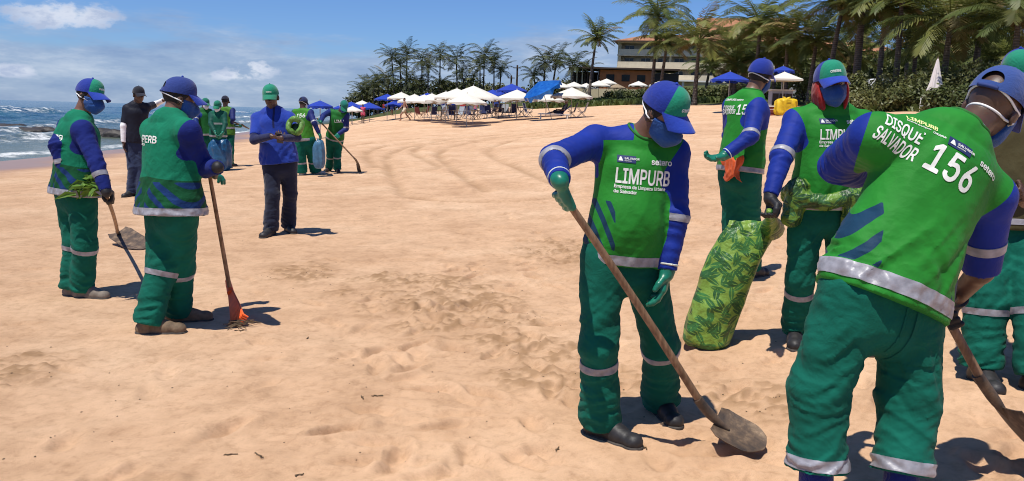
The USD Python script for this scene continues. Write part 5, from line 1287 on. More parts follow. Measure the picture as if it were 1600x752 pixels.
# ------------------------------------------------------------------ palms, trees, shrubs, ground cover
def leaf_material(name, c1, c2, c3, trans=0.25, rough=0.5):
    return material(name, {'oi': ('object_info', {}), 'g': ('geometry', {}), 'tc': ('texture_coordinate', {}), 'n': ('noise_texture', {'scale': 0.9, 'detail': 3.0}), 'ad': ('math', {'math_type': 'multiply_add', 'value2': 0.35}), 'a2': ('math', {'math_type': 'multiply_add', 'value2': 0.35}),
                           'r': ('rgb_ramp', {'ramp': [(0.15, c1), (0.55, c2), (0.95, c3)]}), 'p': ('principled_bsdf', {'roughness': rough, 'specular_ior_level': 0.35}), 't': ('translucent_bsdf', {}), 'mx': ('mix_closure', {'fac': trans})},
                    [('g.position', 'n.vector'), ('g.random_per_island', 'ad.value1'), ('n.fac', 'ad.value3'), ('oi.random', 'a2.value1'), ('ad.value', 'a2.value3'), ('a2.value', 'r.fac'), ('r.color', 'p.base_color'), ('r.color', 't.color'), ('p.BSDF', 'mx.closure1'), ('t.BSDF', 'mx.closure2')], 'mx.closure')


M_FROND = leaf_material('palm_frond_green', (0.030, 0.052, 0.015), (0.095, 0.128, 0.030), (0.23, 0.235, 0.062), 0.42, 0.48)
M_FROND_Y = leaf_material('palm_frond_yellowed', (0.10, 0.085, 0.025), (0.19, 0.15, 0.045), (0.26, 0.20, 0.08), 0.2, 0.5)
M_FROND_FAR = leaf_material('palm_frond_far', (0.016, 0.026, 0.010), (0.038, 0.052, 0.015), (0.10, 0.104, 0.030), 0.2, 0.55)
M_TRUNK = material('palm_trunk', {'tc': ('texture_coordinate', {}), 'w': ('wave_texture', {'wave_type': 'bands', 'bands_direction': 'z', 'scale': 2.6, 'distortion': 1.5, 'detail': 2.0}), 'n': ('noise_texture', {'scale': 6.0, 'detail': 6.0, 'roughness': 0.7}),
                                  'r': ('rgb_ramp', {'ramp': [(0.3, (0.075, 0.058, 0.043)), (0.7, (0.20, 0.165, 0.13))]}), 'mx': ('mix', {'mix_type': 'multiply', 'fac': 0.4}), 'b': ('bump', {'strength': 0.6, 'distance': 0.03}), 'p': ('principled_bsdf', {'roughness': 0.9})},
                   [('tc.object', 'w.vector'), ('tc.object', 'n.vector'), ('n.fac', 'r.fac'), ('r.color', 'mx.color1'), ('w.color', 'mx.color2'), ('mx.color', 'p.base_color'), ('w.fac', 'b.height'), ('b.normal', 'p.normal')], 'p.BSDF')
M_NUT = plain('coconut', (0.11, 0.09, 0.025), 0.6)
M_FAR_LEAF = leaf_material('far_tree_leaf', (0.020, 0.030, 0.011), (0.050, 0.064, 0.019), (0.12, 0.115, 0.036), 0.2)
M_LEAF = leaf_material('shrub_leaf', (0.028, 0.042, 0.013), (0.075, 0.095, 0.026), (0.17, 0.165, 0.055), 0.22)
M_CREEPER = leaf_material('creeper_leaf', (0.05, 0.075, 0.016), (0.10, 0.13, 0.03), (0.20, 0.21, 0.07), 0.25)


def frond_mesh(az, pitch, L, droop, rs, n=26, wide=1.0):
    """one pinnate leaf: an arching rib with narrow leaflets hanging from both sides, in metres from the crown's centre"""
    t = np.linspace(0, 1, 13)
    th = pitch - droop * t ** 1.35
    dr, dz = np.cos(th), np.sin(th)
    ds = L / 12
    rr = np.concatenate([[0], np.cumsum((dr[1:] + dr[:-1]) / 2 * ds)]); zz = np.concatenate([[0], np.cumsum((dz[1:] + dz[:-1]) / 2 * ds)])
    ca, sa = math.cos(az), math.sin(az)
    rib = np.stack([rr * ca, rr * sa, zz], 1)
    sway = np.array([-sa, ca, 0]) * (0.18 * L * (rs.rand() - 0.5) * t ** 2)[:, None]
    rib = rib + sway
    parts = [tube(rib, np.interp(t, [0, 0.1, 1], [0.05, 0.030, 0.006]), 4, False)]
    V, F = [], []
    for k in range(n):
        u = 0.13 + 0.87 * (k + 0.5) / n
        c = np.array([np.interp(u, t, rib[:, a]) for a in range(3)]); c2 = np.array([np.interp(min(1, u + 0.04), t, rib[:, a]) for a in range(3)])
        d = unit(c2 - c) if u < 0.97 else unit(rib[-1] - rib[-2])
        side = unit(np.cross(d, [0, 0, 1.0])); up = np.cross(side, d)
        ll = (0.62 * math.sin(math.pi * (0.10 + 0.86 * u)) ** 0.7 + 0.10) * (0.85 + 0.3 * rs.rand()) * L / 2.9
        w = (0.026 * L / 2.9 + 0.006) * wide
        for s in (-1, 1):
            fwd = 0.45 + 0.55 * u
            e = unit(side * s + d * fwd + up * 0.15 * (rs.rand() - 0.4))
            m_ = c + e * ll * 0.55 + np.array([0, 0, -0.12 * ll * (1 + rs.rand())]); tip = c + e * ll * 0.93 + np.array([0, 0, -0.30 * ll * (0.5 + 0.9 * rs.rand())])
            wv = unit(np.cross(e, up) + 0.2 * up) * w
            b = len(V)
            V += [c - wv * 0.6, c + wv * 0.6, m_ - wv, m_ + wv, tip]
            F += [[b, b + 1, b + 3], [b, b + 3, b + 2], [b + 2, b + 3, b + 4]]
    parts.append(trimesh.Trimesh(np.array(V), F, process=False))
    return cat(parts)


PALM_LABELS = {
    0: ('tall coconut palm in the far clump rising above the white parasols', 'tall palms far behind the parasols'),
    1: ('low bushy palm at the seaward foot of the far palm clump', 'low palms at the foot of the far clump'),
    2: ('coconut palm behind the big tilted blue parasol', 'palms behind the tilted blue parasol'),
    3: 'slender curved palm standing alone left of the hotel',
    4: 'tallest palm in front of the left end of the hotel',
    5: 'short palm under the tallest palm before the hotel',
    6: 'broad palm before the middle of the hotel wing',
    7: ('smaller palm among the trees below the tiled hotel roof', 'smaller palms below the hotel roof'),
    8: 'large palm hiding the right end of the tiled hotel roof',
    9: 'palm just right of the large palm at the roof end',
    10: 'palm between the roof end and the leaning bare trunk',
    11: 'tall palm with a pale leaning trunk above the man in green cap',
    12: ('palm of the dense row right of the leaning trunk', 'dense row of palms at the right'),
    13: 'palm with thick dark trunk whose crown leaves the top of the photo',
    14: ('low palm beside the dark shrubs at the right', 'low palms beside the right shrubs'),
    15: 'wide drooping palm above the closed white parasol',
    16: 'very tall palm cut off by the top right of the photo',
    17: 'nearest palm at the right edge of the photo',
    18: ('palm set back in the dark grove between the nearer palms', 'palms of the grove set back')}
ORD = 'first second third fourth fifth sixth seventh eighth ninth tenth eleventh twelfth thirteenth fourteenth fifteenth sixteenth'.split()


def rank(k, items):
    """which one from the left, as seen from where the photograph was taken"""
    return ORD[sorted(items, key=lambda q: q[1]).index(next(q for q in items if q[0] == k))]


_p0 = [(k, q[0] / q[1]) for k, q in enumerate(PALMS) if q[5] == 0]
for k, (px, py, pz, hgt, sc, grp) in enumerate(PALMS):
    rs = np.random.RandomState(200 + k)
    lab = PALM_LABELS[grp]
    if grp in (2, 7, 12, 14, 18):
        lab = rank(k, [(n, q[0] / q[1]) for n, q in enumerate(PALMS) if q[5] == grp]) + {2: ' palm from the left behind the tilted blue parasol', 7: ' smaller palm from the left below the tiled hotel roof', 12: ' palm from the left in the dense row right of the leaning trunk', 14: ' low palm from the left beside the dark right shrubs', 18: ' palm from the left in the grove set back behind the nearer palms'}[grp]
    if grp == 0: lab = rank(k, _p0) + ' tall coconut palm from the left in the far clump behind the parasols'
    L0 = 3.1 * sc * (1.2 if grp in (0, 1, 2) else 1.08)
    pz = float(land(px, py)) - 0.1
    x = thing('palm_tree', lab if isinstance(lab, str) else lab[0], 'palm tree', (px, py, pz), group=None if isinstance(lab, str) else lab[1])
    lean = np.array([rs.randn() * 0.05, rs.randn() * 0.04]) * hgt
    if grp == 11: lean = np.array([0.55, 0.1])
    if grp == 3: lean = np.array([0.5, 0.0])
    t = np.linspace(0, 1, 14)
    tr = np.stack([lean[0] * (t ** 1.6 - 1), lean[1] * (t ** 1.6 - 1), hgt * t], 1)
    rad = 0.17 * (0.8 + 0.25 * sc) * (1 - 0.42 * t) + 0.10 * np.exp(-t * 14)
    if grp == 13: rad *= 1.35
    obj('trunk', tube(tr, rad, 10), M_TRUNK, x, True)
    nf = 30 if grp > 2 else 21
    near = py < 100
    for i in range(nf):
        u = (i + 0.5) / nf
        az = i * 2.399963 + rs.rand() * 0.5
        pitch = math.radians(84 - 100 * u ** 0.9 + rs.randn() * 7)
        droop = math.radians(42 + 42 * rs.rand() + 16 * (1 - u)) * (1.0 if u < 0.75 else 0.7)
        fm = frond_mesh(az, pitch, L0 * (0.72 + 0.38 * math.sin(math.pi * min(1, u + 0.25)) * (0.85 + 0.3 * rs.rand())), droop, rs, 26 if near else 17, 1.0 if near else 1.25)
        fm.apply_translation((0, 0, hgt))
        obj('frond', fm, M_FROND_Y if (u > 0.86 and rs.rand() < 0.35 and near) or rs.rand() < (0.06 if near else 0.02) else (M_FROND if near else M_FROND_FAR), x, False)
    if near:
        for i in range(5):
            nut = trimesh.creation.icosphere(1, 0.13); nut.apply_scale((1, 1, 1.25)); a = i * 1.3 + k
            nut.apply_translation((0.24 * math.cos(a), 0.24 * math.sin(a), hgt - 0.18 - 0.06 * (i % 2))); obj('coconut', nut, M_NUT, x, True)


def leaf_cloud(n, rad, size, rs, lumps=9, flat=0.35):
    """leaf faces spread through a few lumps; origin at the ground"""
    rx, ry, rz = rad
    cs = []
    for k in range(lumps):
        a = rs.rand() * 6.28; u = rs.rand() ** 0.5
        cs.append((rx * 0.62 * u * math.cos(a), ry * 0.62 * u * math.sin(a), rz * (0.35 + 0.5 * rs.rand() * (1 - 0.5 * u)), 0.34 + 0.26 * rs.rand()))
    cs = np.array(cs); pick = rs.randint(0, lumps, n)
    d = rs.randn(n, 3); d /= np.linalg.norm(d, axis=1, keepdims=True)
    r_ = (0.55 + 0.45 * rs.rand(n)) * (1 + 0.25 * rs.randn(n) * 0.5)
    c = cs[pick, :3] + d * r_[:, None] * cs[pick, 3:4] * np.array([rx, ry, rz * 0.8])
    c[:, 2] = np.maximum(c[:, 2], 0.04 * rz + 0.05 * rs.rand(n))
    nrm = d + rs.randn(n, 3) * 0.7 + [0, 0, 0.4]; nrm /= np.linalg.norm(nrm, axis=1, keepdims=True)
    a = np.cross(nrm, rs.randn(n, 3)); a /= np.linalg.norm(a, axis=1, keepdims=True); b = np.cross(nrm, a)
    s = size * (0.6 + 0.8 * rs.rand(n))[:, None]
    V = np.stack([c - a * s, c - b * s * 0.45, c + a * s, c + b * s * 0.45], 1).reshape(-1, 3)
    i = np.arange(n) * 4
    F = np.vstack([np.stack([i, i + 1, i + 2], 1), np.stack([i, i + 2, i + 3], 1)])
    return trimesh.Trimesh(V, F, process=False)


def stems(rad, rs, n=6, r=0.04):
    ms = []
    for k in range(n):
        a = rs.rand() * 6.28; e = np.array([rad[0] * 0.5 * math.cos(a), rad[1] * 0.5 * math.sin(a), rad[2] * (0.6 + 0.3 * rs.rand())])
        mid = e * [0.35, 0.35, 0.5]
        ms.append(tube(np.array([[0, 0, -0.1], mid, e]), [r, r * 0.7, r * 0.3], 5))
    return cat(ms)


M_STEM = plain('brown_stem', (0.07, 0.05, 0.033), 0.9, 0.4)
for k, (px, py, pz, hgt, w) in enumerate(FARTREES):
    rs = np.random.RandomState(400 + k)
    x = thing('leafy_tree', 'dark leafy tree in the belt behind the beach parasols' if py > 100 else 'dark broad tree filling the grove behind the right palms', 'tree', (px, py, float(land(px, py)) - 0.1), group='trees behind the parasols' if py > 100 else 'dark trees of the grove')
    rad = (w / 2 * 1.25, 2.6, hgt * (1.08 if py > 100 else 1.1))
    obj('trunk', stems(rad, rs, 5, 0.14), M_STEM, x, True)
    obj('crown', leaf_cloud(2300, rad, 0.30, rs, 14), M_FAR_LEAF if py > 100 else M_LEAF, x)
SH_LABEL = lambda px, py: ('rounded sea grape shrub in the thicket at the right under the palms', 'shrubs of the thicket at the right') if py < 50 else ('dark hedge shrub at the edge of the sand before the restaurant', 'hedge shrubs before the restaurant') if px < 19.1 and py > 64 else ('shrub among the palm trunks behind the parked cars', 'shrubs among the palms')
for k, (px, py, pz, hgt, w) in enumerate(SHRUBS):
    rs = np.random.RandomState(500 + k)
    lab, grp = SH_LABEL(px, py)
    if grp.startswith('hedge'): lab = rank(k, [(n, q[0] / q[1]) for n, q in enumerate(SHRUBS) if SH_LABEL(q[0], q[1])[1] == grp]) + ' dark hedge shrub from the left before the restaurant'
    x = thing('shrub', lab, 'shrub', (px, py, float(land(px, py)) - 0.05), group=grp)
    hh = max(0.9, pz + hgt - float(land(px, py)))
    rad = (w / 2 * 1.35, w / 2 * 1.1, hh * 1.12)
    obj('stems', stems(rad, rs, 7, 0.03), M_STEM, x, True)
    obj('foliage', leaf_cloud(2600 if py < 50 else 1500, rad, 0.095 if py < 50 else 0.14, rs, 15), M_LEAF, x)
# creeping plants along the top of the beach and dune grass
rs = np.random.RandomState(9)
cs, ss = [], []
while len(cs) < 26000:
    a = rs.rand(4000, 2)
    far_band = rs.rand(4000) < 0.62
    gx_ = np.where(far_band, 1 + a[:, 0] * 20, 15.8 + a[:, 0] * 12); gy_ = np.where(far_band, 66 + a[:, 1] * 30, 30 + a[:, 1] * 20)
    sdist = gx_ - shore(gy_)
    edge = np.where(far_band, gy_ - (78 - 0.55 * (gx_ - 4)), gx_ - 17.0 - 0.02 * (gy_ - 30)) + 3.5 * (noise(np.stack([gx_ * 0.6, gy_ * 0.35, gx_ * 0], 1), 4) - 0.5)
    ok = edge > 0
    cs += list(np.stack([gx_, gy_], 1)[ok]); ss += list(far_band[ok])
cs = np.array(cs[:26000]); fb = np.array(ss[:26000])
gz = land(cs[:, 0], cs[:, 1])
n = len(cs); hgt = np.where(fb, 0.40, 0.26) * (0.5 + rs.rand(n)); az = rs.rand(n) * 6.28; wd = np.where(fb, 0.16, 0.09)
c = np.stack([cs[:, 0], cs[:, 1], gz - 0.02], 1); dv = np.stack([np.cos(az), np.sin(az), 0 * az], 1) * wd[:, None]
tip = c + np.stack([rs.randn(n) * 0.14, rs.randn(n) * 0.14, hgt], 1)
V = np.stack([c - dv, c + dv, tip + dv * 0.5, tip - dv * 0.5], 1).reshape(-1, 3); i = np.arange(n) * 4
tag(obj('ground_cover', trimesh.Trimesh(V, np.vstack([np.stack([i, i + 1, i + 2], 1), np.stack([i, i + 2, i + 3], 1)]), process=False), M_CREEPER), 'creeping beach plants and grass along the upper edge of the sand', 'ground cover', kind='stuff')

# ------------------------------------------------------------------ buildings
M_WALLH = plain('grey_render', (0.60, 0.51, 0.36), 0.9, 0.12, 0.8)
M_WALLC = plain('cream_render', (0.50, 0.42, 0.26), 0.9, 0.12, 0.8)
M_TILE = material('clay_tiles', {'tc': ('texture_coordinate', {}), 'w': ('wave_texture', {'wave_type': 'bands', 'bands_direction': 'x', 'scale': 1.6}), 'n': ('noise_texture', {'scale': 1.5, 'detail': 6.0}), 'r': ('rgb_ramp', {'ramp': [(0.3, (0.25, 0.105, 0.05)), (0.7, (0.40, 0.19, 0.095))]}),
                                 'b': ('bump', {'strength': 0.6, 'distance': 0.08}), 'p': ('principled_bsdf', {'roughness': 0.9})}, [('tc.object', 'w.vector'), ('tc.object', 'n.vector'), ('n.fac', 'r.fac'), ('r.color', 'p.base_color'), ('w.fac', 'b.height'), ('b.normal', 'p.normal')], 'p.BSDF')
M_PANE = plain('dark_pane', (0.018, 0.022, 0.026), 0.12, 0.2, 3, 0.0)
M_SHADE = plain('dark_interior', (0.05, 0.042, 0.035), 0.9)  # dark colour standing in for unlit rooms; the kiosk panels share it
M_TRIM = plain('white_trim', (0.62, 0.60, 0.54), 0.8, 0.08)
M_BRICK = plain('orange_wall', (0.50, 0.17, 0.06), 0.85, 0.15, 1.2)
M_DARKWOOD = plain('dark_timber', (0.055, 0.036, 0.024), 0.85, 0.4)

# the hotel: a long three-storey wing of balconies with a tiled hip roof, standing on the rise
hb = thing('hotel', 'long three-storey hotel with galleries and tiled roofs behind the palms', 'hotel', (23.4, 190.0, 10.2), rotz=math.radians(-13))
W, D, FH = 46.0, 14.0, 2.85
for k in range(4):
    obj('floor_slab', bx((W + 0.6, D, 0.35), (W / 2, D / 2, k * FH)), M_TRIM if k == 0 else M_WALLH, hb)
obj('back_wall', bx((W, D - 3.2, 3 * FH + 0.2), (W / 2, D / 2 + 1.7, 1.5 * FH)), M_WALLH, hb)
obj('end_wall', bx((0.30, D - 0.3, 3 * FH), (-0.05, D / 2, 1.5 * FH - 0.1)), M_WALLC, hb)
for k in range(3):
    obj('parapet', bx((W, 0.20, 1.15), (W / 2, 0.12, k * FH + 0.76)), M_WALLH, hb)
    for i in range(12):
        xx = 1.2 + i * 3.85
        if i % 3 == 0: obj('pillar', bx((0.45, 0.45, FH - 0.36), (xx - 0.9, 0.55, k * FH + FH / 2 + 0.0)), M_WALLC, hb)
        w_ = obj('window', bx((2.0, 0.10, 1.35), (xx + 1.0, 3.24, k * FH + 1.65)), M_PANE, hb)
        obj('frame', cat([bx((2.2, 0.14, 0.10), (xx + 1.0, 3.20, k * FH + 2.38)), bx((0.10, 0.14, 1.35), (xx + 1.0, 3.20, k * FH + 1.65))]), M_TRIM, w_)
rf = []
e = 1.3
V = np.array([[-e, -e, 3 * FH + 0.2], [W + e, -e, 3 * FH + 0.2], [W + e, D + e, 3 * FH + 0.2], [-e, D + e, 3 * FH + 0.2], [6, D / 2, 3 * FH + 2.4], [W - 6, D / 2, 3 * FH + 2.4]])
F = [[0, 1, 5], [0, 5, 4], [1, 2, 5], [2, 3, 4], [2, 4, 5], [3, 0, 4], [0, 2, 1], [0, 3, 2]]
obj('roof', trimesh.Trimesh(V, F, process=False), M_TILE, hb)
obj('fascia', bx((W + 2 * e, 0.12, 0.3), (W / 2, -e - 0.07, 3 * FH + 0.15)), M_DARKWOOD, hb)
# the taller middle block behind with its gable
UZ = 3 * FH + 3.2
V = np.array([[17, 9, UZ], [40, 9, UZ], [40, 24, UZ], [17, 24, UZ], [17, 16.5, UZ + 4.2], [40, 16.5, UZ + 4.2]])
obj('upper_roof', trimesh.Trimesh(V, [[0, 1, 5], [0, 5, 4], [2, 3, 4], [2, 4, 5]], process=False), M_TILE, hb)
obj('gable', trimesh.Trimesh(np.array([[17.1, 9.4, 3 * FH - 1], [17.1, 23.6, 3 * FH - 1], [17.1, 23.6, UZ], [17.1, 16.5, UZ + 4.0], [17.1, 9.4, UZ]]), [[0, 2, 1], [0, 4, 2], [4, 3, 2]], process=False), M_WALLC, hb)
obj('upper_wall', bx((22.6, 13.6, 5.2), (28.5, 16.5, 3 * FH + 0.4)), M_WALLC, hb)
for i in range(5): obj('window', bx((2.2, 0.1, 1.3), (19.6 + i * 4.2, 9.66, 3 * FH + 2.0)), M_PANE, hb)
for i in range(5):
    obj('column', bx((0.5, 0.5, 2.6), (1.5 + i * 3.4, -2.2, -1.5)), M_TRIM, hb)
obj('terrace', bx((18, 2.8, 0.3), (8.5, -1.7, -0.05)), M_TRIM, hb)
obj('base_wall', bx((W, D, 4), (W / 2, D / 2 + 0.4, -2.2)), M_WALLC, hb)

# the second house, right, half lost in the palms
hs = thing('house', 'two-storey house with a cream-edged roof, half lost among the right palms', 'house', (36.5, 92.0, 3.1), rotz=math.radians(-20))
obj('wall', bx((13, 9, 5.6), (0, 4.5, 2.8)), M_WALLH, hs)
for k in range(2):
    for i in range(3):
        w_ = obj('window', bx((1.8, 0.10, 1.2), (-4 + i * 4, -0.03, 1.6 + 2.7 * k)), M_PANE, hs)
        obj('sill', bx((2.1, 0.22, 0.10), (-4 + i * 4, -0.08, 0.95 + 2.7 * k)), M_TRIM, w_)
V = np.array([[-7.6, -1.1, 5.6], [7.6, -1.1, 5.6], [7.6, 10.1, 5.6], [-7.6, 10.1, 5.6], [-3, 4.5, 8.0], [3, 4.5, 8.0]])
obj('roof', trimesh.Trimesh(V, [[0, 1, 5], [0, 5, 4], [1, 2, 5], [2, 3, 4], [2, 4, 5], [3, 0, 4], [0, 2, 1], [0, 3, 2]], process=False), M_TILE, hs)
obj('eaves', bx((15.3, 0.14, 0.24), (0, -1.18, 5.58)), M_WALLC, hs)

# the beach restaurant: low orange building, flat dark roof, open timber front at the left
rz = 5.15
rs_ = thing('restaurant', 'low orange beach restaurant with flat dark roof and open timber side', 'building', (10.4, 112.0, rz), rotz=math.radians(-4))
obj('wall', bx((7.2, 5.0, 2.6), (4.6, 2.5, 1.5)), M_BRICK, rs_)
obj('plinth', bx((15.0, 5.6, 2.4), (4.2, 2.6, -0.95)), M_WALLC, rs_)
obj('roof', bx((15.0, 6.6, 0.22), (4.2, 2.4, 2.98)), M_DARKWOOD, rs_)
obj('open_room', bx((3.9, 0.3, 2.4), (-1.1, 4.9, 1.5)), M_SHADE, rs_)  # dark slab whose colour stands in for the shade inside the open room
for i in range(6):
    obj('post', bx((0.16, 0.16, 2.58), (-2.9 + i * 0.74, -0.1, 1.58)), M_WALLC if i < 3 else M_DARKWOOD, rs_)
obj('side_room', bx((3.4, 4.6, 2.3), (10.0, 2.5, 1.35)), M_SHADE, rs_)  # solid box coloured dark in place of a shaded interior
for i in range(3):
    w_ = obj('window', bx((1.1, 0.06, 0.9), (2.4 + i * 2.1, -0.04, 1.75)), M_PANE, rs_)
# ------------------------------------------------------------------ tools the workers hold
M_WOOD = material('worn_wood', {'tc': ('texture_coordinate', {}), 'm': ('mapping', {'scale': (60.0, 60.0, 3.0)}), 'n': ('noise_texture', {'scale': 1.0, 'detail': 5.0}), 'n2': ('noise_texture', {'scale': 7.0, 'detail': 5.0, 'roughness': 0.7}),
                               'r': ('rgb_ramp', {'ramp': [(0.25, (0.10, 0.055, 0.028)), (0.6, (0.28, 0.17, 0.095)), (0.8, (0.36, 0.24, 0.15))]}), 'x': ('mix', {'mix_type': 'multiply', 'fac': 0.8}), 'r2': ('rgb_ramp', {'ramp': [(0.3, (0.45, 0.4, 0.36)), (0.6, (1, 1, 1))]}),
                               'b': ('bump', {'strength': 0.4, 'distance': 0.003}), 'p': ('principled_bsdf', {'roughness': 0.7})},
                  [('tc.object', 'm.vector'), ('m.vector', 'n.vector'), ('tc.object', 'n2.vector'), ('n.fac', 'r.fac'), ('n2.fac', 'r2.fac'), ('r.color', 'x.color1'), ('r2.color', 'x.color2'), ('x.color', 'p.base_color'), ('n.fac', 'b.height'), ('b.normal', 'p.normal')], 'p.BSDF')
M_STEEL = material('rusty_steel', {'tc': ('texture_coordinate', {}), 'n': ('noise_texture', {'scale': 11.0, 'detail': 8.0, 'roughness': 0.65}), 'n2': ('noise_texture', {'scale': 70.0, 'detail': 4.0}),
                                   'r': ('rgb_ramp', {'ramp': [(0.36, (0.040, 0.030, 0.024)), (0.52, (0.10, 0.066, 0.042)), (0.64, (0.20, 0.135, 0.082)), (0.78, (0.36, 0.25, 0.155))]}),
                                   'b': ('bump', {'strength': 0.5, 'distance': 0.006}), 'p': ('principled_bsdf', {'roughness': 0.6, 'metallic': 0.15})},
                   [('tc.object', 'n.vector'), ('tc.object', 'n2.vector'), ('n.fac', 'r.fac'), ('r.color', 'p.base_color'), ('n2.fac', 'b.height'), ('b.normal', 'p.normal')], 'p.BSDF')
M_ORANGE = plain('orange_plastic', (0.78, 0.11, 0.02), 0.5, 0.2, 14)
M_TWIG = plain('dry_twig', (0.10, 0.065, 0.035), 0.9, 0.5, 30)


def shovel(label, top, tip, hand_at=None, length=0.34, width=0.27, lift=0.30, n=None, group=None, r=0.017, roll=0.0, neck=None):
    """shaft from top to the socket, then a dished blade whose edge lies at tip; n: which way the hollow faces"""
    top, tip = np.array(top, float), np.array(tip, float)
    d = unit(tip - top); side = unit(np.cross(d, [0, 0, 1.0]) if n is None else np.cross(n, d)); nn = np.cross(side, d) * -1
    if nn[2] < 0: nn = -nn; side = -side
    bd = unit(d - nn * -0.0 + np.array([0, 0, lift]) * 1.0)               # blade lies flatter than the shaft
    bn = unit(np.cross(bd, side)); bn = bn if bn[2] > 0 else -bn
    if neck is not None:
        b0_ = np.array(neck, float); bd = unit(tip - b0_); length = np.linalg.norm(tip - b0_); d = unit(b0_ - top)
        side = unit(np.cross(bd, [0, 0, 1.0])); bn = unit(np.cross(side, bd))
    if roll: side, bn = rotate(side, bd, roll), rotate(bn, bd, roll)
    b0 = tip - bd * length
    base = np.round(tip, 3)
    L = lambda q: np.asarray(q) - base
    x = thing('shovel', label, 'shovel', base, group=group)
    sock = b0 - d * 0.16
    k = np.linspace(0, 1, 14); bow = np.sin(k * 3.1)[:, None] * np.array([0.006, 0.004, 0.006])
    obj('shaft', tube(L(top + (sock + d * 0.06 - top) * k[:, None] + bow), np.interp(k, [0, .04, 1], [r * .7, r * .92, r * 1.05]), 12), M_WOOD, x, 40)
    kk = np.linspace(0, 1, 8)[:, None]
    path = (1 - kk) ** 2 * sock + 2 * kk * (1 - kk) * (b0 - d * 0.03) + kk ** 2 * (b0 + bd * 0.07 + bn * 0.004)
    obj('socket', tube(L(path), np.interp(kk[:, 0], [0, .5, 1], [r * 1.3, r * 1.35, r * 0.5]), 12), M_STEEL, x, 40)
    nu, nv = 15, 15; T, Bm = [], []
    for j in range(nv):
        v = j / (nv - 1)
        half = width / 2 * (0.80 + 0.2 * smooth01(0, 0.15, v)) * (1 - 0.52 * max(0, (v - 0.62) / 0.38) ** 2.2)
        for i in range(nu):
            u = i / (nu - 1) * 2 - 1
            dish = 0.024 * (1 - (1 - u * u) ** 0.9) * (1 - 0.55 * v) + 0.018 * (1 - v) ** 3 + 0.012 * v * v
            p = b0 + bd * length * (v - 0.05 * u * u * v) + side * half * u + bn * (dish - 0.010)
            T.append(p + bn * 0.002); Bm.append(p - bn * 0.002)
    n_ = nu * nv; V = np.array(T + Bm); F = []
    for j in range(nv - 1):
        for i in range(nu - 1):
            a = j * nu + i; F += [[a, a + 1, a + nu + 1], [a, a + nu + 1, a + nu], [n_ + a, n_ + a + nu + 1, n_ + a + 1], [n_ + a, n_ + a + nu, n_ + a + nu + 1]]
    ed = list(range(nu)) + [j * nu + nu - 1 for j in range(1, nv)] + list(range(nv * nu - 2, (nv - 1) * nu - 1, -1)) + [j * nu for j in range(nv - 2, -1, -1)]
    for p, q in zip(ed[:-1], ed[1:]): F += [[p, q, q + n_], [p, q + n_, p + n_]]
    m = trimesh.Trimesh(L(V), F, process=False); m.fix_normals()
    obj('blade', m, M_STEEL, x, 50)
    return x


def person(key, label, opt, h, cat_='person', group=None):
    base, J = POSES[key]
    b = np.array(base)
    x = thing('person', label, cat_, base, group=group)
    J2 = {k: v for k, v in J.items()}
    f = Figure(J2, opt)
    f.base = b
    f.build(x, h)
    return f


def bars(side, lo, hi, u0, slope=0.9, pitch=0.062, duty=0.36, c=(0.007, 0.036, 0.075), u1=0.4):
    """slanted dark bars printed down one flank of a shirt"""
    def mk(fr):
        pel, lat, up, fro = fr
        def fld(P):
            u, v = (P - pel) @ lat * side, (P - pel) @ up
            k = ((v + slope * (u - u0)) / pitch) % 1.0
            a = (np.abs(k - 0.5) - duty / 2) * pitch
            return np.maximum.reduce([a, u0 + 0.15 * (v - lo) - u, lo - v, v - hi, u - u1])
        return (fld, c)
    return mk


def zone(fn, c):
    return lambda fr: ((lambda P: fn((P - fr[0]) @ fr[1], (P - fr[0]) @ fr[2], (P - fr[0]) @ fr[3])), c)


def prints(*mk):
    return lambda fr: [m(fr) for m in mk]


def badge(f, u, v, w=0.07, h=0.028, back=False, slant=0.0, name='badge'):
    m = bx((w, h, 0.0012), (w / 2, 0, 0.0006))
    b = f.lettering('', 0, u, v, back, M_BADGE, slant, mesh=m, name=name, offset=0.0015)
    t = trimesh.creation.extrude_polygon(__import__('shapely').Polygon([(0.005, -0.008), (0.024, -0.008), (0.016, 0.009), (0.011, 0.009)]), 0.001)
    f.lettering('', 0, u, v, back, M_PRINT, slant, mesh=t, name='mark', offset=0.0035, parent=b)
    f.lettering('SALVADOR', 0.0085, u + (0.029 if True else 0), v - 0.001, back, M_PRINT, slant, name='lettering', offset=0.0035, parent=b, edge=0.01)
    f.lettering('PREFEITURA', 0.0035, u + 0.029, v - 0.009, back, M_PRINT, slant, name='lettering', offset=0.0035, parent=b, edge=0.02)
    return b


def P_(f, key):
    return np.array(f.J[key])



A = {k: {n: np.array(v) for n, v in p[1].items()} for k, p in POSES.items()}
AT = {k: np.array(p[0]) for k, p in POSES.items()}
M_RIB = plain('green_rib', (0.012, 0.12, 0.016), 0.8)
M_TEAL = cloth_material('teal_drill', TEAL, 0.85, 0.3, 0.1, 0.2)
M_POLO = cloth_material('polo_blue', (0.010, 0.036, 0.27), 0.8, 0.3, 0.1, 0.2)
M_POLO_DK = cloth_material('polo_black', (0.010, 0.011, 0.020), 0.8, 0.3, 0.1, 0.2)
CAPG = (0.008, 0.20, 0.115)
TRO = dict(color=TROUSER, mat=M_DRILL)


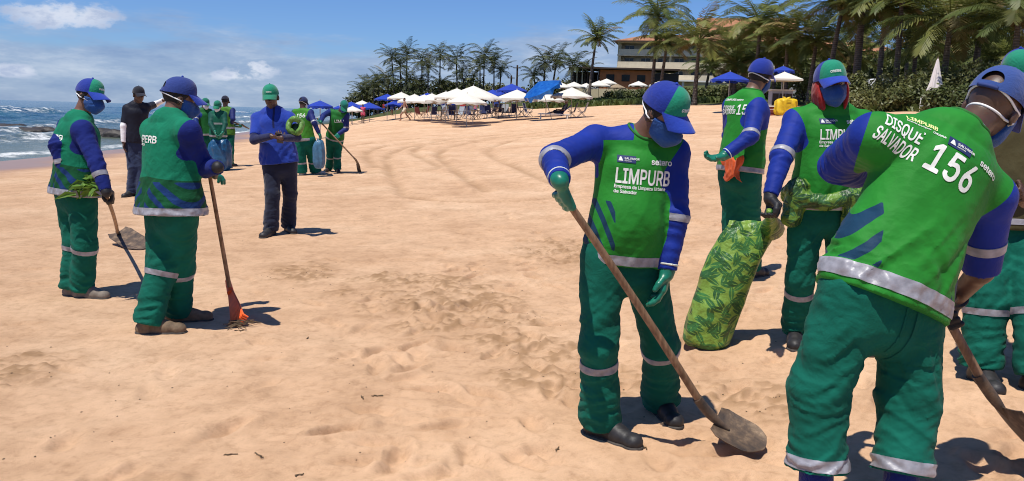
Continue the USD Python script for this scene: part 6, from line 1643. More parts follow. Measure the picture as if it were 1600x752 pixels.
def chest(f, big=0.060, slant=0.0, dv=0.0, du=0.0):
    """the front print of the green jersey"""
    f.lettering('LIMPURB', big, -0.110 + du, -0.200 + dv, False, M_PRINT, slant, spread=0.64)
    f.lettering('Empresa de Limpeza Urbana', 0.0135, -0.110 + du, -0.222 + dv, False, M_PRINT, slant, spread=0.92, edge=0.02)
    f.lettering('de Salvador', 0.0135, -0.110 + du, -0.243 + dv, False, M_PRINT, slant, spread=0.92, edge=0.02)
    badge(f, -0.105 + du, -0.098 + dv, 0.078, 0.030, slant=slant)
    f.lettering('setero', 0.024, 0.040 + du, -0.112 + dv, False, M_PRINT, slant)


def back_print(f, k=1.0, slant=0.0, du=0.0, dv=0.0, u156=0.0):
    f.lettering('DISQUE', 0.044 * k, -0.155 * k + du, (-0.115 + dv) * 1.0, True, M_PRINT, slant, spread=0.58)
    f.lettering('SALVADOR', 0.044 * k, -0.165 * k + du, -0.170 * k + dv, True, M_PRINT, slant, spread=0.52)
    f.lettering('156', 0.092 * k, 0.010 * k + du + u156, -0.175 * k + dv, True, M_PRINT, slant, spread=0.72)


# ---- the worker in the middle foreground, shovelling
J = A['main']; sh_ax = unit(J['grip'] - J['tip'])
main = person('main', 'man in green jersey looking down at the shovel he pushes into the sand', dict(
    S=0.98, seed=3, face=-1, girth=1.0, skin=SKIN_MID,
    hands={'a': dict(grip=(J['grip'], sh_ax, 0.018), turn=-1), 'b': dict(dir=(-0.16, -0.10, -1.0), palm=(-0.75, 0.25, 0.1), curl=0.40, side=-1, spread=0.10)},
    gloves='ab', cap=dict(color=BLUE, front=CAPG, text='setero', tilt=0.05), mask=M_MASK,
    shirt=dict(color=GREEN, sleevec=BLUE, g=0.012, belly=0.03, loose=0.010, collar='round', collarm=M_RIB,
               sleeve={'a': 1.95, 'b': 1.95}, armband={'a': (1.12, 0.013), 'b': (1.03, 0.016)}, hemband=(0.008, 0.042), slant=0.5,
               prints=prints(bars(-1, 0.05, 0.26, 0.075, -1.9, 0.10, 0.42), zone(lambda u, v, w: np.maximum(u + 0.06, 0.535 - v + 0.10 * u), BLUE))),
    trouser=dict(TRO, band={'a': (0.24, 0.017), 'b': (0.06, 0.017)}, cuff=-0.03, amp=0.011, g2=0.038)), 0.0072)
chest(main, 0.062, 0.02, 0.0, 0.0)
b = AT['main']
shovel('long wooden-handled shovel with its dirty steel blade in the sand before the man looking down', b + J['grip'] + sh_ax * 0.045, b + J['tip'] + [0, 0, 0.015], neck=b + J['sock'] + [0, 0, -0.02], width=0.23, roll=0.22)

# ---- the big worker at the right, seen from behind, bending
J = A['front']
ax = unit(J['hold1'] - J['hold2'])
front = person('front', 'man bending over, his back to us, large white 156 on his jersey', dict(
    S=1.04, seed=8, face=1, girth=1.02, skin=SKIN_DARK, hair=False, bend=(-0.01, 0.0, 0.02),
    hands={'a': dict(grip=(J['hold1'], ax, 0.018), turn=1), 'b': dict(grip=(J['hold2'], ax, 0.018), turn=1)},
    gloves='ab', glovem={'b': M_GLOVE_DK}, cuffs=False, cap=dict(color=(0.026, 0.060, 0.21), tilt=0.03, hole=True), mask=M_MASK, straps=((-0.045, -0.035), (-0.03, 0.028)),
    shirt=dict(color=GREEN, sleevec=BLUE, g=0.018, loose=0.016, flare=0.0, collar='round', collarm=M_RIB, ga=0.016,
               sleeve={'a': 1.55, 'b': 0.98}, seam={'a': 0.035, 'b': -0.012}, armband={'b': (0.62, 0.017)}, hemband=(0.022, 0.052), slant=0.7, amp=0.011,
               prints=prints(bars(-1, 0.05, 0.26, 0.135, 1.9, 0.12, 0.45), bars(1, 0.05, 0.22, 0.135, 1.6, 0.12, 0.5))),
    trouser=dict(TRO, g=0.020, g2=0.040, band={'a': (0.48, 0.020), 'b': (0.48, 0.020)}, cuff=0.46, amp=0.014, rise=0.12)), 0.0068)
front.lettering('DISQUE', 0.043, -0.270, -0.172, True, M_PRINT, -0.16, spread=0.55)
front.lettering('SALVADOR', 0.043, -0.280, -0.229, True, M_PRINT, -0.16, spread=0.46)
front.lettering('156', 0.092, -0.118, -0.232, True, M_PRINT, -0.16, spread=0.72)
front.lettering('LIMPURB', 0.014, -0.205, -0.098, True, M_PRINT_Y, -0.14)
front.lettering('Empresa de Limpeza', 0.005, -0.205, -0.107, True, M_PRINT, -0.14, edge=0.02)
front.lettering('Urbana', 0.008, -0.130, -0.112, True, M_PRINT, -0.14, edge=0.02)
badge(front, -0.080, -0.112, 0.080, 0.032, True, -0.16)
front.lettering('setero', 0.022, 0.045, -0.122, True, M_PRINT, -0.18)
# the patch pocket on the seat of his trousers and the seam down the middle
V_, N_, F_ = front.tr_mesh
u_, v_, bk = (V_ - front.pel) @ front.latp, V_[:, 2] - front.pel[2], -N_ @ front.frontp
M_PATCH = cloth_material('drill_patch', TROUSER, 0.85, 0.35, 0.14)
front.band('pocket', V_, N_, F_, np.minimum.reduce([u_ - 0.045, 0.165 - u_, v_ + 0.20, 0.015 - v_ + 0.1 * u_, bk * 0.2]), front.trp, M_PATCH, 0.004)
front.band('pocket_edge', V_, N_, F_, np.minimum.reduce([u_ - 0.05, 0.16 - u_, v_ - 0.012 - 0.1 * u_ + 0.020, 0.013 - v_ + 0.1 * u_, bk * 0.2]), front.trp, M_CUFF, 0.0068)
front.band('seam', V_, N_, F_, np.minimum.reduce([0.004 - np.abs(u_ - 0.006), v_ + 0.16, 0.09 - v_, bk * 0.2]), front.trp, M_PATCH, 0.003)
# the socks over his calves
for s in 'ab':
    kn, an = front.J['kn' + s], front.J['an' + s]
    k = np.linspace(0.40, 1.05, 12)[:, None]
    obj('sock', tube(kn + (an - kn) * k, 0.064 - 0.016 * k[:, 0] + 0.003 * np.sin(k[:, 0] * 60), 20), cloth_material('blue_sock', (0.012, 0.022, 0.16), 0.9, 0.5, 0.1, 0.2, 3.0) if s == 'a' else '/World/Looks/blue_sock', front.x, True)
pc = front.pel + front.latp * 0.085 - front.frontp * 0.0
b = AT['front']
shovel('shovel with brown shaft held across his front by the man bending over', b + J['hold1'] + ax * 0.06, b + J['tip'] + [0, 0, 0.02], lift=0.2)
nk = front.neck - 0.0 * unit(front.neck - front.pel); up_ = unit(front.head - front.neck)
e1 = front.latc; e2 = unit(np.cross(up_, e1)); ring = np.array([nk + up_ * 0.030 + 0.073 * (e1 * math.cos(t) + e2 * math.sin(t)) for t in np.linspace(0, 2 * np.pi, 60)])
obj('neck_chain', cat([trimesh.creation.icosphere(1, 0.0034).apply_translation(p) for p in ring]), plain('silver_chain', (0.55, 0.55, 0.55), 0.3, 0.1, metallic=0.8), front.x, True)

# ---- the masked worker who holds the leaf-patterned bag
J = A['bagman']
bagman = person('bagman', 'man in green cap facing us, leafy netting tied at his waist', dict(
    S=1.0, seed=14, face=-1, girth=1.06, skin=SKIN_MID,
    hands={'a': dict(grip=(J['wra'] + np.array([-0.012, -0.055, -0.075]), (0.6, -0.75, 0.1), 0.016), turn=-1), 'b': dict(dir=(-0.6, -0.6, -0.4), palm=(-0.3, 0.8, -0.2), curl=0.5, side=-1)},
    gloves='ab', glovem={'a': M_GLOVE_DK}, cuffs=False, cap=dict(color=BLUE, front=CAPG, text='setero', tilt=0.07, droop=0.9), mask=M_MASK,
    shirt=dict(color=GREEN, sleevec=BLUE, g=0.014, belly=0.03, loose=0.014, collar='round', collarm=M_RIB, sleeve={'a': 1.95, 'b': 1.95}, armband={'a': (0.92, 0.016)}, hemband=(0.006, 0.04),
               seam=0.02),
    trouser=dict(TRO, band={'a': (0.25, 0.017), 'b': (0.25, 0.017)}, cuff=0.0, amp=0.011)), 0.0078)
chest(bagman, 0.056, 0.0, 0.02, 0.0)
# red cloth hanging from under the cap on both sides of his face
def red_cloth(f):
    R, S = f.hR, f.S
    def g(P):
        q = (P - f.head) @ R.T / S
        e = ell_d(q, np.array([0, -0.015, -0.060]), np.eye(3), (0.089, 0.102, 0.128))
        d = np.abs(e) - 0.007
        d = np.maximum.reduce([d, 0.058 - np.abs(q[:, 0]), q[:, 1] - 0.045 + 0.25 * (q[:, 2] + 0.05), q[:, 2] - 0.022, -0.155 - q[:, 2] + 0.02 * np.sin(q[:, 0] * 60)])
        return d - 0.007 * fold(P, R[2], 7, 26, 4)
    m = extract(g, f.head - 0.25, f.head + 0.25, 0.0068)
    raw('head_cloth', m.vertices, m.faces, normals_of(m.vertices, m.faces), cloth_material('red_cloth', (0.24, 0.014, 0.014), 0.85, 0.3, 0.2, 0.2), f.x)
red_cloth(bagman)

# ---- the worker turned away behind the bag
J = A['behind']
behind = person('behind', 'man turned away, orange cloth at his hip, one gloved hand held back', dict(
    S=1.04, seed=21, face=1, skin=SKIN_MID,
    hands={'a': dict(dir=(0.2, 0.3, -1), palm=(0.9, 0, 0), curl=0.4, side=1), 'b': dict(dir=(-1.0, -0.2, -0.25), palm=(0.1, -0.3, 1.0), curl=0.45, side=-1, spread=0.12)},
    gloves='ab', cap=dict(color=BLUE, front=CAPG, tilt=0.06), mask=M_MASK,
    shirt=dict(color=GREEN, sleevec=BLUE, g=0.014, loose=0.014, collar='round', collarm=M_RIB, sleeve={'a': 1.95, 'b': 1.92}, armband={'b': (0.95, 0.016)}, hemband=(0.0, 0.04)),
    trouser=dict(TRO, band={'a': (0.2, 0.017), 'b': (0.2, 0.017)}, cuff=0.0)), 0.009)
back_print(behind, 0.85, 0.0, -0.01, -0.03)
behind.lettering('LIMPURB setero', 0.016, -0.14, -0.065, True, M_PRINT)
def rag(P0, f):
    c = P0
    def g(P):
        q = P - c
        d = np.maximum.reduce([np.abs(q @ f.latp) - 0.075 - 0.02 * np.sin(q[:, 2] * 30), np.abs(q[:, 2] + 0.02) - 0.085 + 0.03 * np.sin(q @ f.latp * 40), np.abs(q @ f.frontp) - 0.018])
        return d - 0.010 * fold(P, (0, 0, 1), 8, 22, 6)
    return extract(g, c - 0.18, c + 0.18, 0.007)
m = rag(behind.pel + behind.latp * 0.03 - behind.frontp * 0.165 + np.array([0.02, 0, 0.04]), behind)
x = thing('hanging_cloth', 'orange cloth tucked into the waist of the man turned away', 'cloth', AT['behind'])
obj('rag', m, cloth_material('orange_cloth', (0.52, 0.085, 0.022), 0.85, 0.3, 0.15, 0.2), x, True)

# ---- the worker at the right edge, mostly hidden
J = A['edge']
ax = unit(J['hold'] - J['tip'])
edge = person('edge', 'man in green cap and khaki vest, half hidden at the right edge', dict(
    S=1.02, seed=27, face=-1, skin=SKIN_DARK, hands={'a': dict(grip=(J['hold'], ax, 0.017), turn=-1), 'b': dict(grip=(J['hold'] - ax * 0.3, ax, 0.017), turn=-1)},
    gloves='', cap=dict(color=BLUE, front=CAPG, tilt=0.07), mask=M_MASK,
    shirt=dict(color=(0.060, 0.052, 0.022), sleevec=(0.060, 0.052, 0.022), g=0.02, loose=0.02, collar='round', collarm=M_RIB, sleeve={'a': 1.5, 'b': 1.5}, hemband=(0.03, 0.03)),
    trouser=dict(TRO, g=0.032, g2=0.042, band={'a': (0.15, 0.017), 'b': (0.15, 0.017)}, cuff=0.02, amp=0.012), boots=dict(mat=M_BOOT)), 0.009)
b = AT['edge']
shovel('wooden-handled shovel held by the man at the right edge of the photo', b + J['hold'] + ax * 0.05, b + J['tip'] + [0, 0, 0.02], lift=0.2)

# ---- the two workers at the left
def jacket_prints():
    return prints(zone(lambda u, v, w: v - 0.235 + 0.12 * np.abs(u), DKGREEN), bars(1, 0.03, 0.20, 0.02, 1.0, 0.11, 0.45, (0.007, 0.030, 0.115)), bars(-1, 0.03, 0.20, 0.02, 1.0, 0.11, 0.45, (0.007, 0.030, 0.115)))
J = A['lefta']
lefta = person('lefta', 'man in green cap and teal jacket holding a bunch of greenery', dict(
    S=1.0, seed=33, face=1, skin=SKIN_MID,
    hands={'a': dict(dir=(0.3, 0.2, -1), palm=(0.9, 0, 0), curl=0.5, side=1), 'b': dict(grip=(J['hand'], unit(J['hand'] - J['tip']), 0.016), turn=-1)},
    gloves='ab', glovem={'a': M_GLOVE, 'b': M_GLOVE_DK}, cuffs=False, cap=dict(color=BLUE, front=CAPG, text='setero', tilt=0.06), mask=M_MASK,
    shirt=dict(color=TEAL, sleevec=(0.008, 0.017, 0.13), g=0.020, loose=0.024, flare=0.012, collar='stand', collarm=M_TEAL, mat=M_DRILL, sleeve={'a': 1.97, 'b': 1.97}, armband={'b': (1.45, 0.018), 'a': (1.45, 0.018)}, hemband=(0.004, 0.05), amp=0.009, prints=jacket_prints()),
    trouser=dict(TRO, g=0.022, g2=0.034, band={'a': (0.10, 0.018), 'b': (0.10, 0.018)}, cuff=-0.03, amp=0.010), boots=dict(mat=plain('dusty_grey_leather', (0.16, 0.135, 0.11), 0.8, 0.3))), 0.0095)
lefta.lettering('SPERB', 0.045, -0.10, -0.20, True, M_PRINT)
b = AT['lefta']
ax = unit(J['hand'] - J['tip'])
shovel('short shovel resting on the sand beside the man with the greenery', b + J['hand'] + ax * 0.10, b + J['tip'] + [0, 0, 0.015], neck=b + J['sock'], width=0.26, roll=0.35)
J = A['leftb']
ax = unit(J['h1'] - J['mid'])
leftb = person('leftb', 'man in plain blue cap and flared teal jacket leaning on an orange scraper', dict(
    S=1.03, seed=41, face=1, skin=SKIN_MID,
    hands={'a': dict(dir=(0.8, 0.3, -0.1), palm=(0, 0, -1), curl=0.5, side=1), 'b': dict(grip=(J['h1'], ax, 0.015), turn=1)},
    gloves='ab', glovem={'a': M_GLOVE, 'b': M_GLOVE_DK}, cuffs=False, cap=dict(color=(0.016, 0.036, 0.17), tilt=0.06, hole=True, droop=1.1), mask=M_MASK,
    shirt=dict(color=TEAL, sleevec={'a': TEAL, 'b': (0.008, 0.017, 0.13)}, g=0.022, loose=0.032, flare=0.045, collar='stand', collarm=M_TEAL, mat=M_DRILL, sleeve={'a': 1.97, 'b': 1.95}, hemband=(0.004, 0.048), amp=0.011, prints=jacket_prints()),
    trouser=dict(TRO, g=0.026, g2=0.040, band={'a': (0.12, 0.018), 'b': (0.12, 0.018)}, cuff=-0.04, amp=0.011), boots=dict(mat=M_BOOT_TAN)), 0.009)
leftb.lettering('SPERB', 0.046, -0.105, -0.18, True, M_PRINT, -0.06)
leftb.lettering('LIMPEZA', 0.014, -0.105, -0.20, True, M_PRINT, -0.06)
b = AT['leftb']
t_ = b + J['tip'] + [0, 0, 0.03]; m_ = b + J['mid']; top_ = b + J['h1'] + unit(J['h1'] - J['mid']) * 0.16
x = thing('scraper', 'orange fan scraper on a long wooden handle stuck in a heap of twigs', 'rake', t_)
obj('handle', tube(np.linspace(top_, m_ + (t_ - m_) * 0.2, 10) - t_, np.linspace(0.0125, 0.0155, 10), 10), M_WOOD, x, 40)
d_ = unit(t_ - m_); s_ = unit(np.cross(d_, [0.2, 1, 0])); k_ = np.cross(s_, d_)
obj('socket', tube(np.array([m_, m_ + (t_ - m_) * 0.3]) - t_, [0.020, 0.026], 12), M_ORANGE, x, 40)
for i in range(9):
    u = (i - 4) / 4
    p0 = m_ + (t_ - m_) * 0.25 + s_ * u * 0.018; p1 = t_ + s_ * u * 0.068 - d_ * 0.02; p2 = t_ + s_ * u * 0.075 + k_ * 0.035
    obj('tine', tube(np.array([p0, p0 * 0.45 + p1 * 0.55 + k_ * 0.004, p1, p2]) - t_, [0.009, 0.011, 0.010, 0.006], 6), M_ORANGE, x, 40)

# ---- the man in the blue polo, a phone in his hands
J = A['centre']
centre = person('centre', 'man in blue polo shirt and dark jeans looking down at his phone', dict(
    S=1.07, seed=52, face=-1, girth=1.08, skin=SKIN_DARK,
    hands={'a': dict(dir=unit(J['phone'] - J['wra']), palm=(0.1, 0.5, 0.9), curl=0.5, side=-1), 'b': dict(dir=unit(J['phone'] - J['wrb'] + np.array([0, 0, 0.02])), palm=(-0.4, 0.4, 0.6), curl=0.6, side=1)},
    gloves='', cap=dict(color=CAPG, tilt=0.05, brimm=M_BRIM_GR, text='setero'), mask=None,
    undersleeve=(0.012, 0.016, 0.06),
    shirt=dict(color=(0.010, 0.036, 0.27), sleevec=(0.010, 0.036, 0.27), mat=cloth_material('polo_cloth', None, 0.8, 0.3, 0.1, 0.2), g=0.012, belly=0.02, loose=0.018, sleeve={'a': 0.80, 'b': 0.80}, collar='stand', collarm=M_POLO, amp=0.009, prints=prints(zone(lambda u, v, w: np.maximum(np.abs(u) - 0.012, 0.40 - v), NAVY))),
    trouser=dict(color=(0.012, 0.016, 0.034), mat=cloth_material('dark_denim', None, 0.9, 0.3, 0.2, 0.2), g=0.012, g2=0.030, cuff=-0.04, amp=0.010)), 0.012)
b = AT['centre']
x = thing('mobile_phone', 'dark mobile phone in the hands of the man in the blue polo', 'phone', b + J['phone'], tilt=(-50, 8, 0))
obj('case', trimesh.creation.box((0.075, 0.150, 0.009)), plain('phone_black', (0.02, 0.02, 0.024), 0.3, 0.1), x)
obj('screen', bx((0.068, 0.138, 0.001), (0, 0, 0.0052)), plain('phone_glass', (0.03, 0.032, 0.04), 0.08, 0.1, bump=0.0), x)
x = thing('bag_roll', 'roll of light green netting on the forearm of the man in blue polo', 'bag', b + J['roll'])
M_LTGREEN = plain('light_green_plastic', (0.11, 0.23, 0.045), 0.4, 0.4, 40, 0.5)
th = np.linspace(0, 2 * np.pi, 28)
ringm = tube(np.stack([0.075 * np.cos(th), 0.02 * np.sin(3 * th), 0.082 * np.sin(th)], 1), 0.034 + 0.003 * np.sin(th * 5), 10, False)
ringm.vertices += 0.012 * (noise(ringm.vertices * 60, 3)[:, None] - 0.5)
obj('ring', ringm, M_LTGREEN, x, True)
obj('core', tube(np.array([[0, 0.02, -0.02], [0, 0.05, -0.03], [0.01, 0.09, -0.05]]), [0.055, 0.06, 0.05], 12), plain('dark_green_plastic', (0.02, 0.05, 0.015), 0.5), x, True)
x = thing('belt_pouch', 'black pouch on the belt of the man in the blue polo', 'pouch', b + centre.J['hipa'] + [-0.085, -0.02, 0.10])
m = trimesh.creation.box((0.05, 0.09, 0.14)); m = m.subdivide().subdivide(); trimesh.smoothing.filter_laplacian(m, iterations=2)
obj('case', m, M_SOLE, x, True); obj('flap', bx((0.012, 0.085, 0.05), (-0.022, 0, 0.045)), M_BOOT, x)

# ---- the man in black pointing to the sea
J = A['pointer']
pointer = person('pointer', 'man in black cap and dark polo with white arm sleeves, one arm stretched out', dict(
    S=1.06, seed=57, face=-1, skin=SKIN_DARK, hands={'a': dict(dir=(0.05, -0.15, -1), palm=(0.9, 0.2, 0), curl=0.35, side=-1), 'b': dict(dir=(0.95, 0.1, 0.2), palm=(0, 0.2, -0.9), curl=0.2, side=1)},
    cap=dict(color=(0.012, 0.014, 0.022), tilt=0.06, brimm=M_BRIM_DK), undersleeve=(0.72, 0.73, 0.75),
    shirt=dict(color=(0.010, 0.012, 0.022), sleevec=(0.010, 0.012, 0.022), sleeve={'a': 0.85, 'b': 0.85}, g=0.012, loose=0.012, collar='stand', collarm=M_POLO_DK),
    trouser=dict(color=(0.018, 0.028, 0.065), mat='/World/Looks/dark_denim', g=0.012, g2=0.03, cuff=-0.04)), 0.014)

# ---- the groups further off
FAR = dict(gloves='ab', cuffs=False)
J = A['trioa']
trioa = person('trioa', 'masked worker in green cap at the left of the three by the blue bag', dict(FAR, S=1.0, seed=61, face=-1, hands={'a': dict(dir=(0, -0.3, -1), palm=(1, 0, 0), side=-1), 'b': dict(dir=(0, -0.6, -0.8), palm=(-1, 0, 0), side=1)},
    cap=dict(color=(0.006, 0.12, 0.075), tilt=0.06, brimm=M_BRIM_GR), mask=M_MASK_W, shirt=dict(color=(0.010, 0.10, 0.022), sleevec=(0.010, 0.03, 0.16), hemband=(0.0, 0.05), armband={'a': (0.8, 0.018), 'b': (0.8, 0.018)}, sleeve={'a': 1.95, 'b': 1.95}), trouser=dict(TRO, band={'a': (0.2, 0.018), 'b': (0.2, 0.018)}, cuff=-0.02)), 0.019)
triob = person('triob', 'masked worker standing right behind the blue bag on the sand', dict(FAR, S=1.0, seed=62, face=-1, hands={'a': dict(dir=(0.3, -0.4, -0.8), palm=(0.8, 0.3, 0), side=-1), 'b': dict(dir=(-0.3, -0.4, -0.8), palm=(-0.8, 0.3, 0), side=1)},
    cap=dict(color=(0.006, 0.14, 0.085), tilt=0.06, brimm=M_BRIM_GR), mask=M_MASK_W, shirt=dict(color=(0.006, 0.085, 0.05), sleevec=(0.006, 0.06, 0.045), hemband=(0.0, 0.05), sleeve={'a': 1.95, 'b': 1.95}, prints=prints(zone(lambda u, v, w: np.abs(v - 0.30) - 0.02, (0.25, 0.26, 0.25)))), trouser=dict(TRO, cuff=-0.02)), 0.019)
J = A['trioc']; ax = unit(J['h1'] - J['blade'])
trioc = person('trioc', 'worker with dark cap and yellow-green jersey turned away behind the blue bag', dict(FAR, S=1.0, seed=63, face=1, hands={'a': dict(grip=(J['h1'] - ax * 0.25, ax, 0.016)), 'b': dict(grip=(J['h1'], ax, 0.016))},
    cap=dict(color=(0.012, 0.014, 0.03), tilt=0.06, brimm=M_BRIM_DK), shirt=dict(color=(0.055, 0.16, 0.020), sleevec=(0.012, 0.02, 0.10), hemband=(0.16, 0.05), sleeve={'a': 1.95, 'b': 1.95}), trouser=dict(TRO, cuff=-0.02)), 0.019)
b = AT['trioc']
shovel('shovel held out level by the worker turned away behind the blue bag', b + J['h1'] + ax * 0.12, b + J['blade'], length=0.25, width=0.2, lift=-0.1)
J = A['paira']
paira = person('paira', 'worker with dark cap seen from behind, a small blue bag hanging from one hand', dict(FAR, S=1.0, seed=64, face=1, hands={'a': dict(dir=(0.2, 0.5, -0.8), palm=(1, 0, 0), side=1), 'b': dict(grip=(J['wrb'] + np.array([0.01, 0.0, -0.085]), (0.2, 0.9, 0.1), 0.016))},
    cap=dict(color=(0.014, 0.022, 0.075), tilt=0.06, hole=True, brimm=M_BRIM), mask=M_MASK_W, shirt=dict(color=(0.040, 0.18, 0.018), sleevec=(0.012, 0.02, 0.11), hemband=(0.0, 0.06), armband={'b': (0.95, 0.018)}, sleeve={'a': 1.95, 'b': 1.95}), trouser=dict(TRO, band={'a': (0.3, 0.018), 'b': (0.3, 0.018)}, g=0.05, g2=0.07, cuff=-0.02), boots=dict(mat=plain('white_boot', (0.45, 0.43, 0.40), 0.8))), 0.018)
paira.lettering('156', 0.08, -0.09, -0.16, True, M_PRINT)
J = A['pairb']; ax = unit(J['h1'] - J['h2'])
pairb = person('pairb', 'worker in green cap bending over a shovel, furthest right of the pair', dict(FAR, S=1.0, seed=65, face=-1, hands={'a': dict(grip=(J['h1'], ax, 0.016), turn=-1), 'b': dict(grip=(J['wrb'] + np.array([0, -0.05, -0.05]), ax, 0.016), turn=-1)},
    cap=dict(color=(0.006, 0.13, 0.10), tilt=0.05, brimm=M_BRIM_GR), mask=M_MASK, shirt=dict(color=(0.014, 0.12, 0.022), sleevec=(0.012, 0.022, 0.12), hemband=(0.0, 0.04), armband={'b': (0.9, 0.016)}, sleeve={'a': 1.95, 'b': 1.95}), trouser=dict(TRO, band={'a': (0.12, 0.018), 'b': (0.12, 0.018)}, cuff=-0.02)), 0.018)
pairb.lettering('LIMP', 0.06, -0.09, -0.19, False, M_PRINT, 0.3)
b = AT['pairb']
h2 = J['h2']
x = thing('shovel', 'bent-necked shovel in the hands of the worker bending over', 'shovel', b + J['tip'])
obj('shaft', tube(np.linspace(J['h1'] + ax * 0.1, h2, 8) - J['tip'], 0.016, 8), M_WOOD, x, True)
d_ = J['tip'] - h2
obj('socket', tube(np.array([h2 + ax * 0.06, h2, h2 + d_ * 0.4 + np.array([0.02, 0, 0.02])]) - J['tip'], [0.02, 0.024, 0.026], 8), M_STEEL, x, True)
V = []
for j in range(6):
    v = j / 5; c = h2 + d_ * (0.35 + 0.65 * v) - J['tip']
    for i in range(5):
        u = i / 2 - 1; V.append(c + np.array([0.05 * u + 0.05 * (1 - v) * 0.2, -0.10 * u * (0.9 - 0.3 * v), 0.01 * u * u]))
F = []
for j in range(5):
    for i in range(4):
        a = j * 5 + i; F += [[a, a + 1, a + 6], [a, a + 6, a + 5]]
V = np.array(V); m = trimesh.Trimesh(np.vstack([V, V + [0.012, 0.0, 0.004]]), np.vstack([F, np.array(F)[:, ::-1] + 30]), process=False)
obj('blade', m, M_STEEL, x)

# sleeves of another colour under the short ones
for f in (centre, pointer):
    c = f.o['undersleeve']
    um = cloth_material('arm_sleeve_' + ('dark' if c[0] < 0.1 else 'white'), c, 0.85, 0.3, 0.05, 0.2)
    for s in 'ab':
        Jf = f.J; ax = unit(Jf['wr' + s] - Jf['el' + s]); a0 = unit(Jf['el' + s] - Jf['sh' + s])
        g = lambda P: np.maximum(np.maximum(f.arm_d(P, s, 0.007), (P - Jf['wr' + s]) @ ax), -((P - Jf['sh' + s]) @ a0) + 0.13) - 0.002 * fold(P, ax, 30, 10, 3)
        lo = np.min([Jf['sh' + s], Jf['el' + s], Jf['wr' + s]], 0) - 0.1; hi = np.max([Jf['sh' + s], Jf['el' + s], Jf['wr' + s]], 0) + 0.1
        m = extract(g, lo, hi, 0.009)
        raw('arm_sleeve', m.vertices, m.faces, normals_of(m.vertices, m.faces), um, f.x)
# ------------------------------------------------------------------ parasols, chairs, beachgoers
M_CANVAS = cloth_material('white_canvas', (0.60, 0.57, 0.49), 0.9, 0.15, 0.05, 0.1)
M_CANVAS_B = cloth_material('blue_canvas', (0.014, 0.040, 0.30), 0.85, 0.15, 0.12, 0.1)
M_THATCH = plain('thatch', (0.25, 0.19, 0.12), 0.95, 0.4, 9, 0.8, dist=0.03)
M_POLE = plain('pale_pole', (0.45, 0.43, 0.38), 0.5, 0.15)
M_POLE_W = plain('timber_pole', (0.16, 0.115, 0.075), 0.9, 0.3)


def canopy_mesh(r, rise, panels=8, flap=0.16, seed=0):
    rs = np.random.RandomState(seed)
    na, nr = panels * 6, 8
    V, F = [], []
    for k in range(nr + 1):
        t = k / nr
        for i in range(na):
            a = i / na * 2 * np.pi
            f = (i % 6) / 6; sag = 1 - 0.075 * math.sin(math.pi * f) * t
            V.append((r * t * sag * math.cos(a), r * t * sag * math.sin(a), rise * (1 - t) ** 0.92 - 0.10 * rise * math.sin(math.pi * f) * t * (1 - t)))
    for i in range(na):
        a = i / na * 2 * np.pi; f = (i % 6) / 6; sag = 1 - 0.075 * math.sin(math.pi * f)
        V.append((r * sag * 1.005 * math.cos(a), r * sag * 1.005 * math.sin(a), -flap * (0.75 + 0.25 * math.cos(2 * math.pi * f)) + 0.02 * rs.randn()))
    for k in range(nr + 1):
        for i in range(na):
            a, b = k * na + i, k * na + (i + 1) % na
            if k == 0: F.append([0, na + i, na + (i + 1) % na])
            else: F += [[a, a + na, b + na], [a, b + na, b]]
    return trimesh.Trimesh(np.array(V), F, process=False)


def parasol(label, x_, y_, hgt, w, mat, group=None, tilt=(0, 0), polem=None, seed=0, rise=None):
    z = ground(x_, y_)
    x = thing('parasol', label, 'parasol', (x_, y_, z), rotz=seed * 0.7, group=group)
    r = w / 2; rise = rise or 0.21 * w
    T = trimesh.transformations.euler_matrix(tilt[0], tilt[1], 0)
    cm = canopy_mesh(r, rise, seed=seed); cm.apply_transform(T); cm.apply_translation((0, 0, hgt - rise))
    obj('canopy', cm, mat, x, 50)
    obj('pole', tube(np.array([[0, 0, -0.2], [0, 0, hgt - rise], np.array([0, 0, hgt - rise]) + T[:3, :3] @ [0, 0, rise + 0.06]]), 0.024, 8), polem or M_POLE, x, True)
    for i in range(8):
        a = i / 8 * 2 * np.pi
        p1 = np.array([0.04, 0, rise * 0.93]); p2 = np.array([r * 0.97, 0, 0.0])
        Rz = trimesh.transformations.rotation_matrix(a, [0, 0, 1])[:3, :3]
        pts = np.array([(T[:3, :3] @ (Rz @ q)) + [0, 0, hgt - rise - 0.015] for q in (p1, p2)])
        obj('rib', tube(pts, 0.008, 4), polem or M_POLE, x)
    return x


_row = [(k, q[0] / q[1]) for k, q in enumerate(PARASOLS_WHITE) if k not in (0, 7, 8, 9, 11, 12)]
_ter = [(k, q[0] / q[1]) for k, q in enumerate(RESTAURANT) if k != 4]
for k, (px, py, pz, h, w) in enumerate(PARASOLS_WHITE):
    zz = ground(px, py)
    lab = {0: 'largest cream parasol, peaked, at the front of the white row', 7: 'white parasol peeping out left of the big tilted blue one', 8: 'wide cream parasol standing alone behind the man on the lounger', 9: 'white parasol right behind the big tilted blue one', 11: 'small white parasol furthest left, near the woman in pink', 12: 'small far white parasol beside the blue ones at the left'}.get(k)
    parasol(lab or rank(k, _row) + ' cream parasol from the left in the crowded row', px, py, pz + h - zz + 0.0, w * 1.10, M_CANVAS, None if lab else 'cream parasols in a row', seed=k)
for k, (px, py, pz, h, w) in enumerate(RESTAURANT):
    zz = ground(px, py)
    parasol(rank(k, _ter) + ' white parasol from the left on the restaurant terrace' if k != 4 else 'brown thatched sunshade among the terrace parasols', px, py, pz + h - zz, w * 1.05, M_CANVAS if k != 4 else M_THATCH, 'white parasols on the restaurant terrace' if k != 4 else None, seed=k + 30, polem=M_POLE_W)
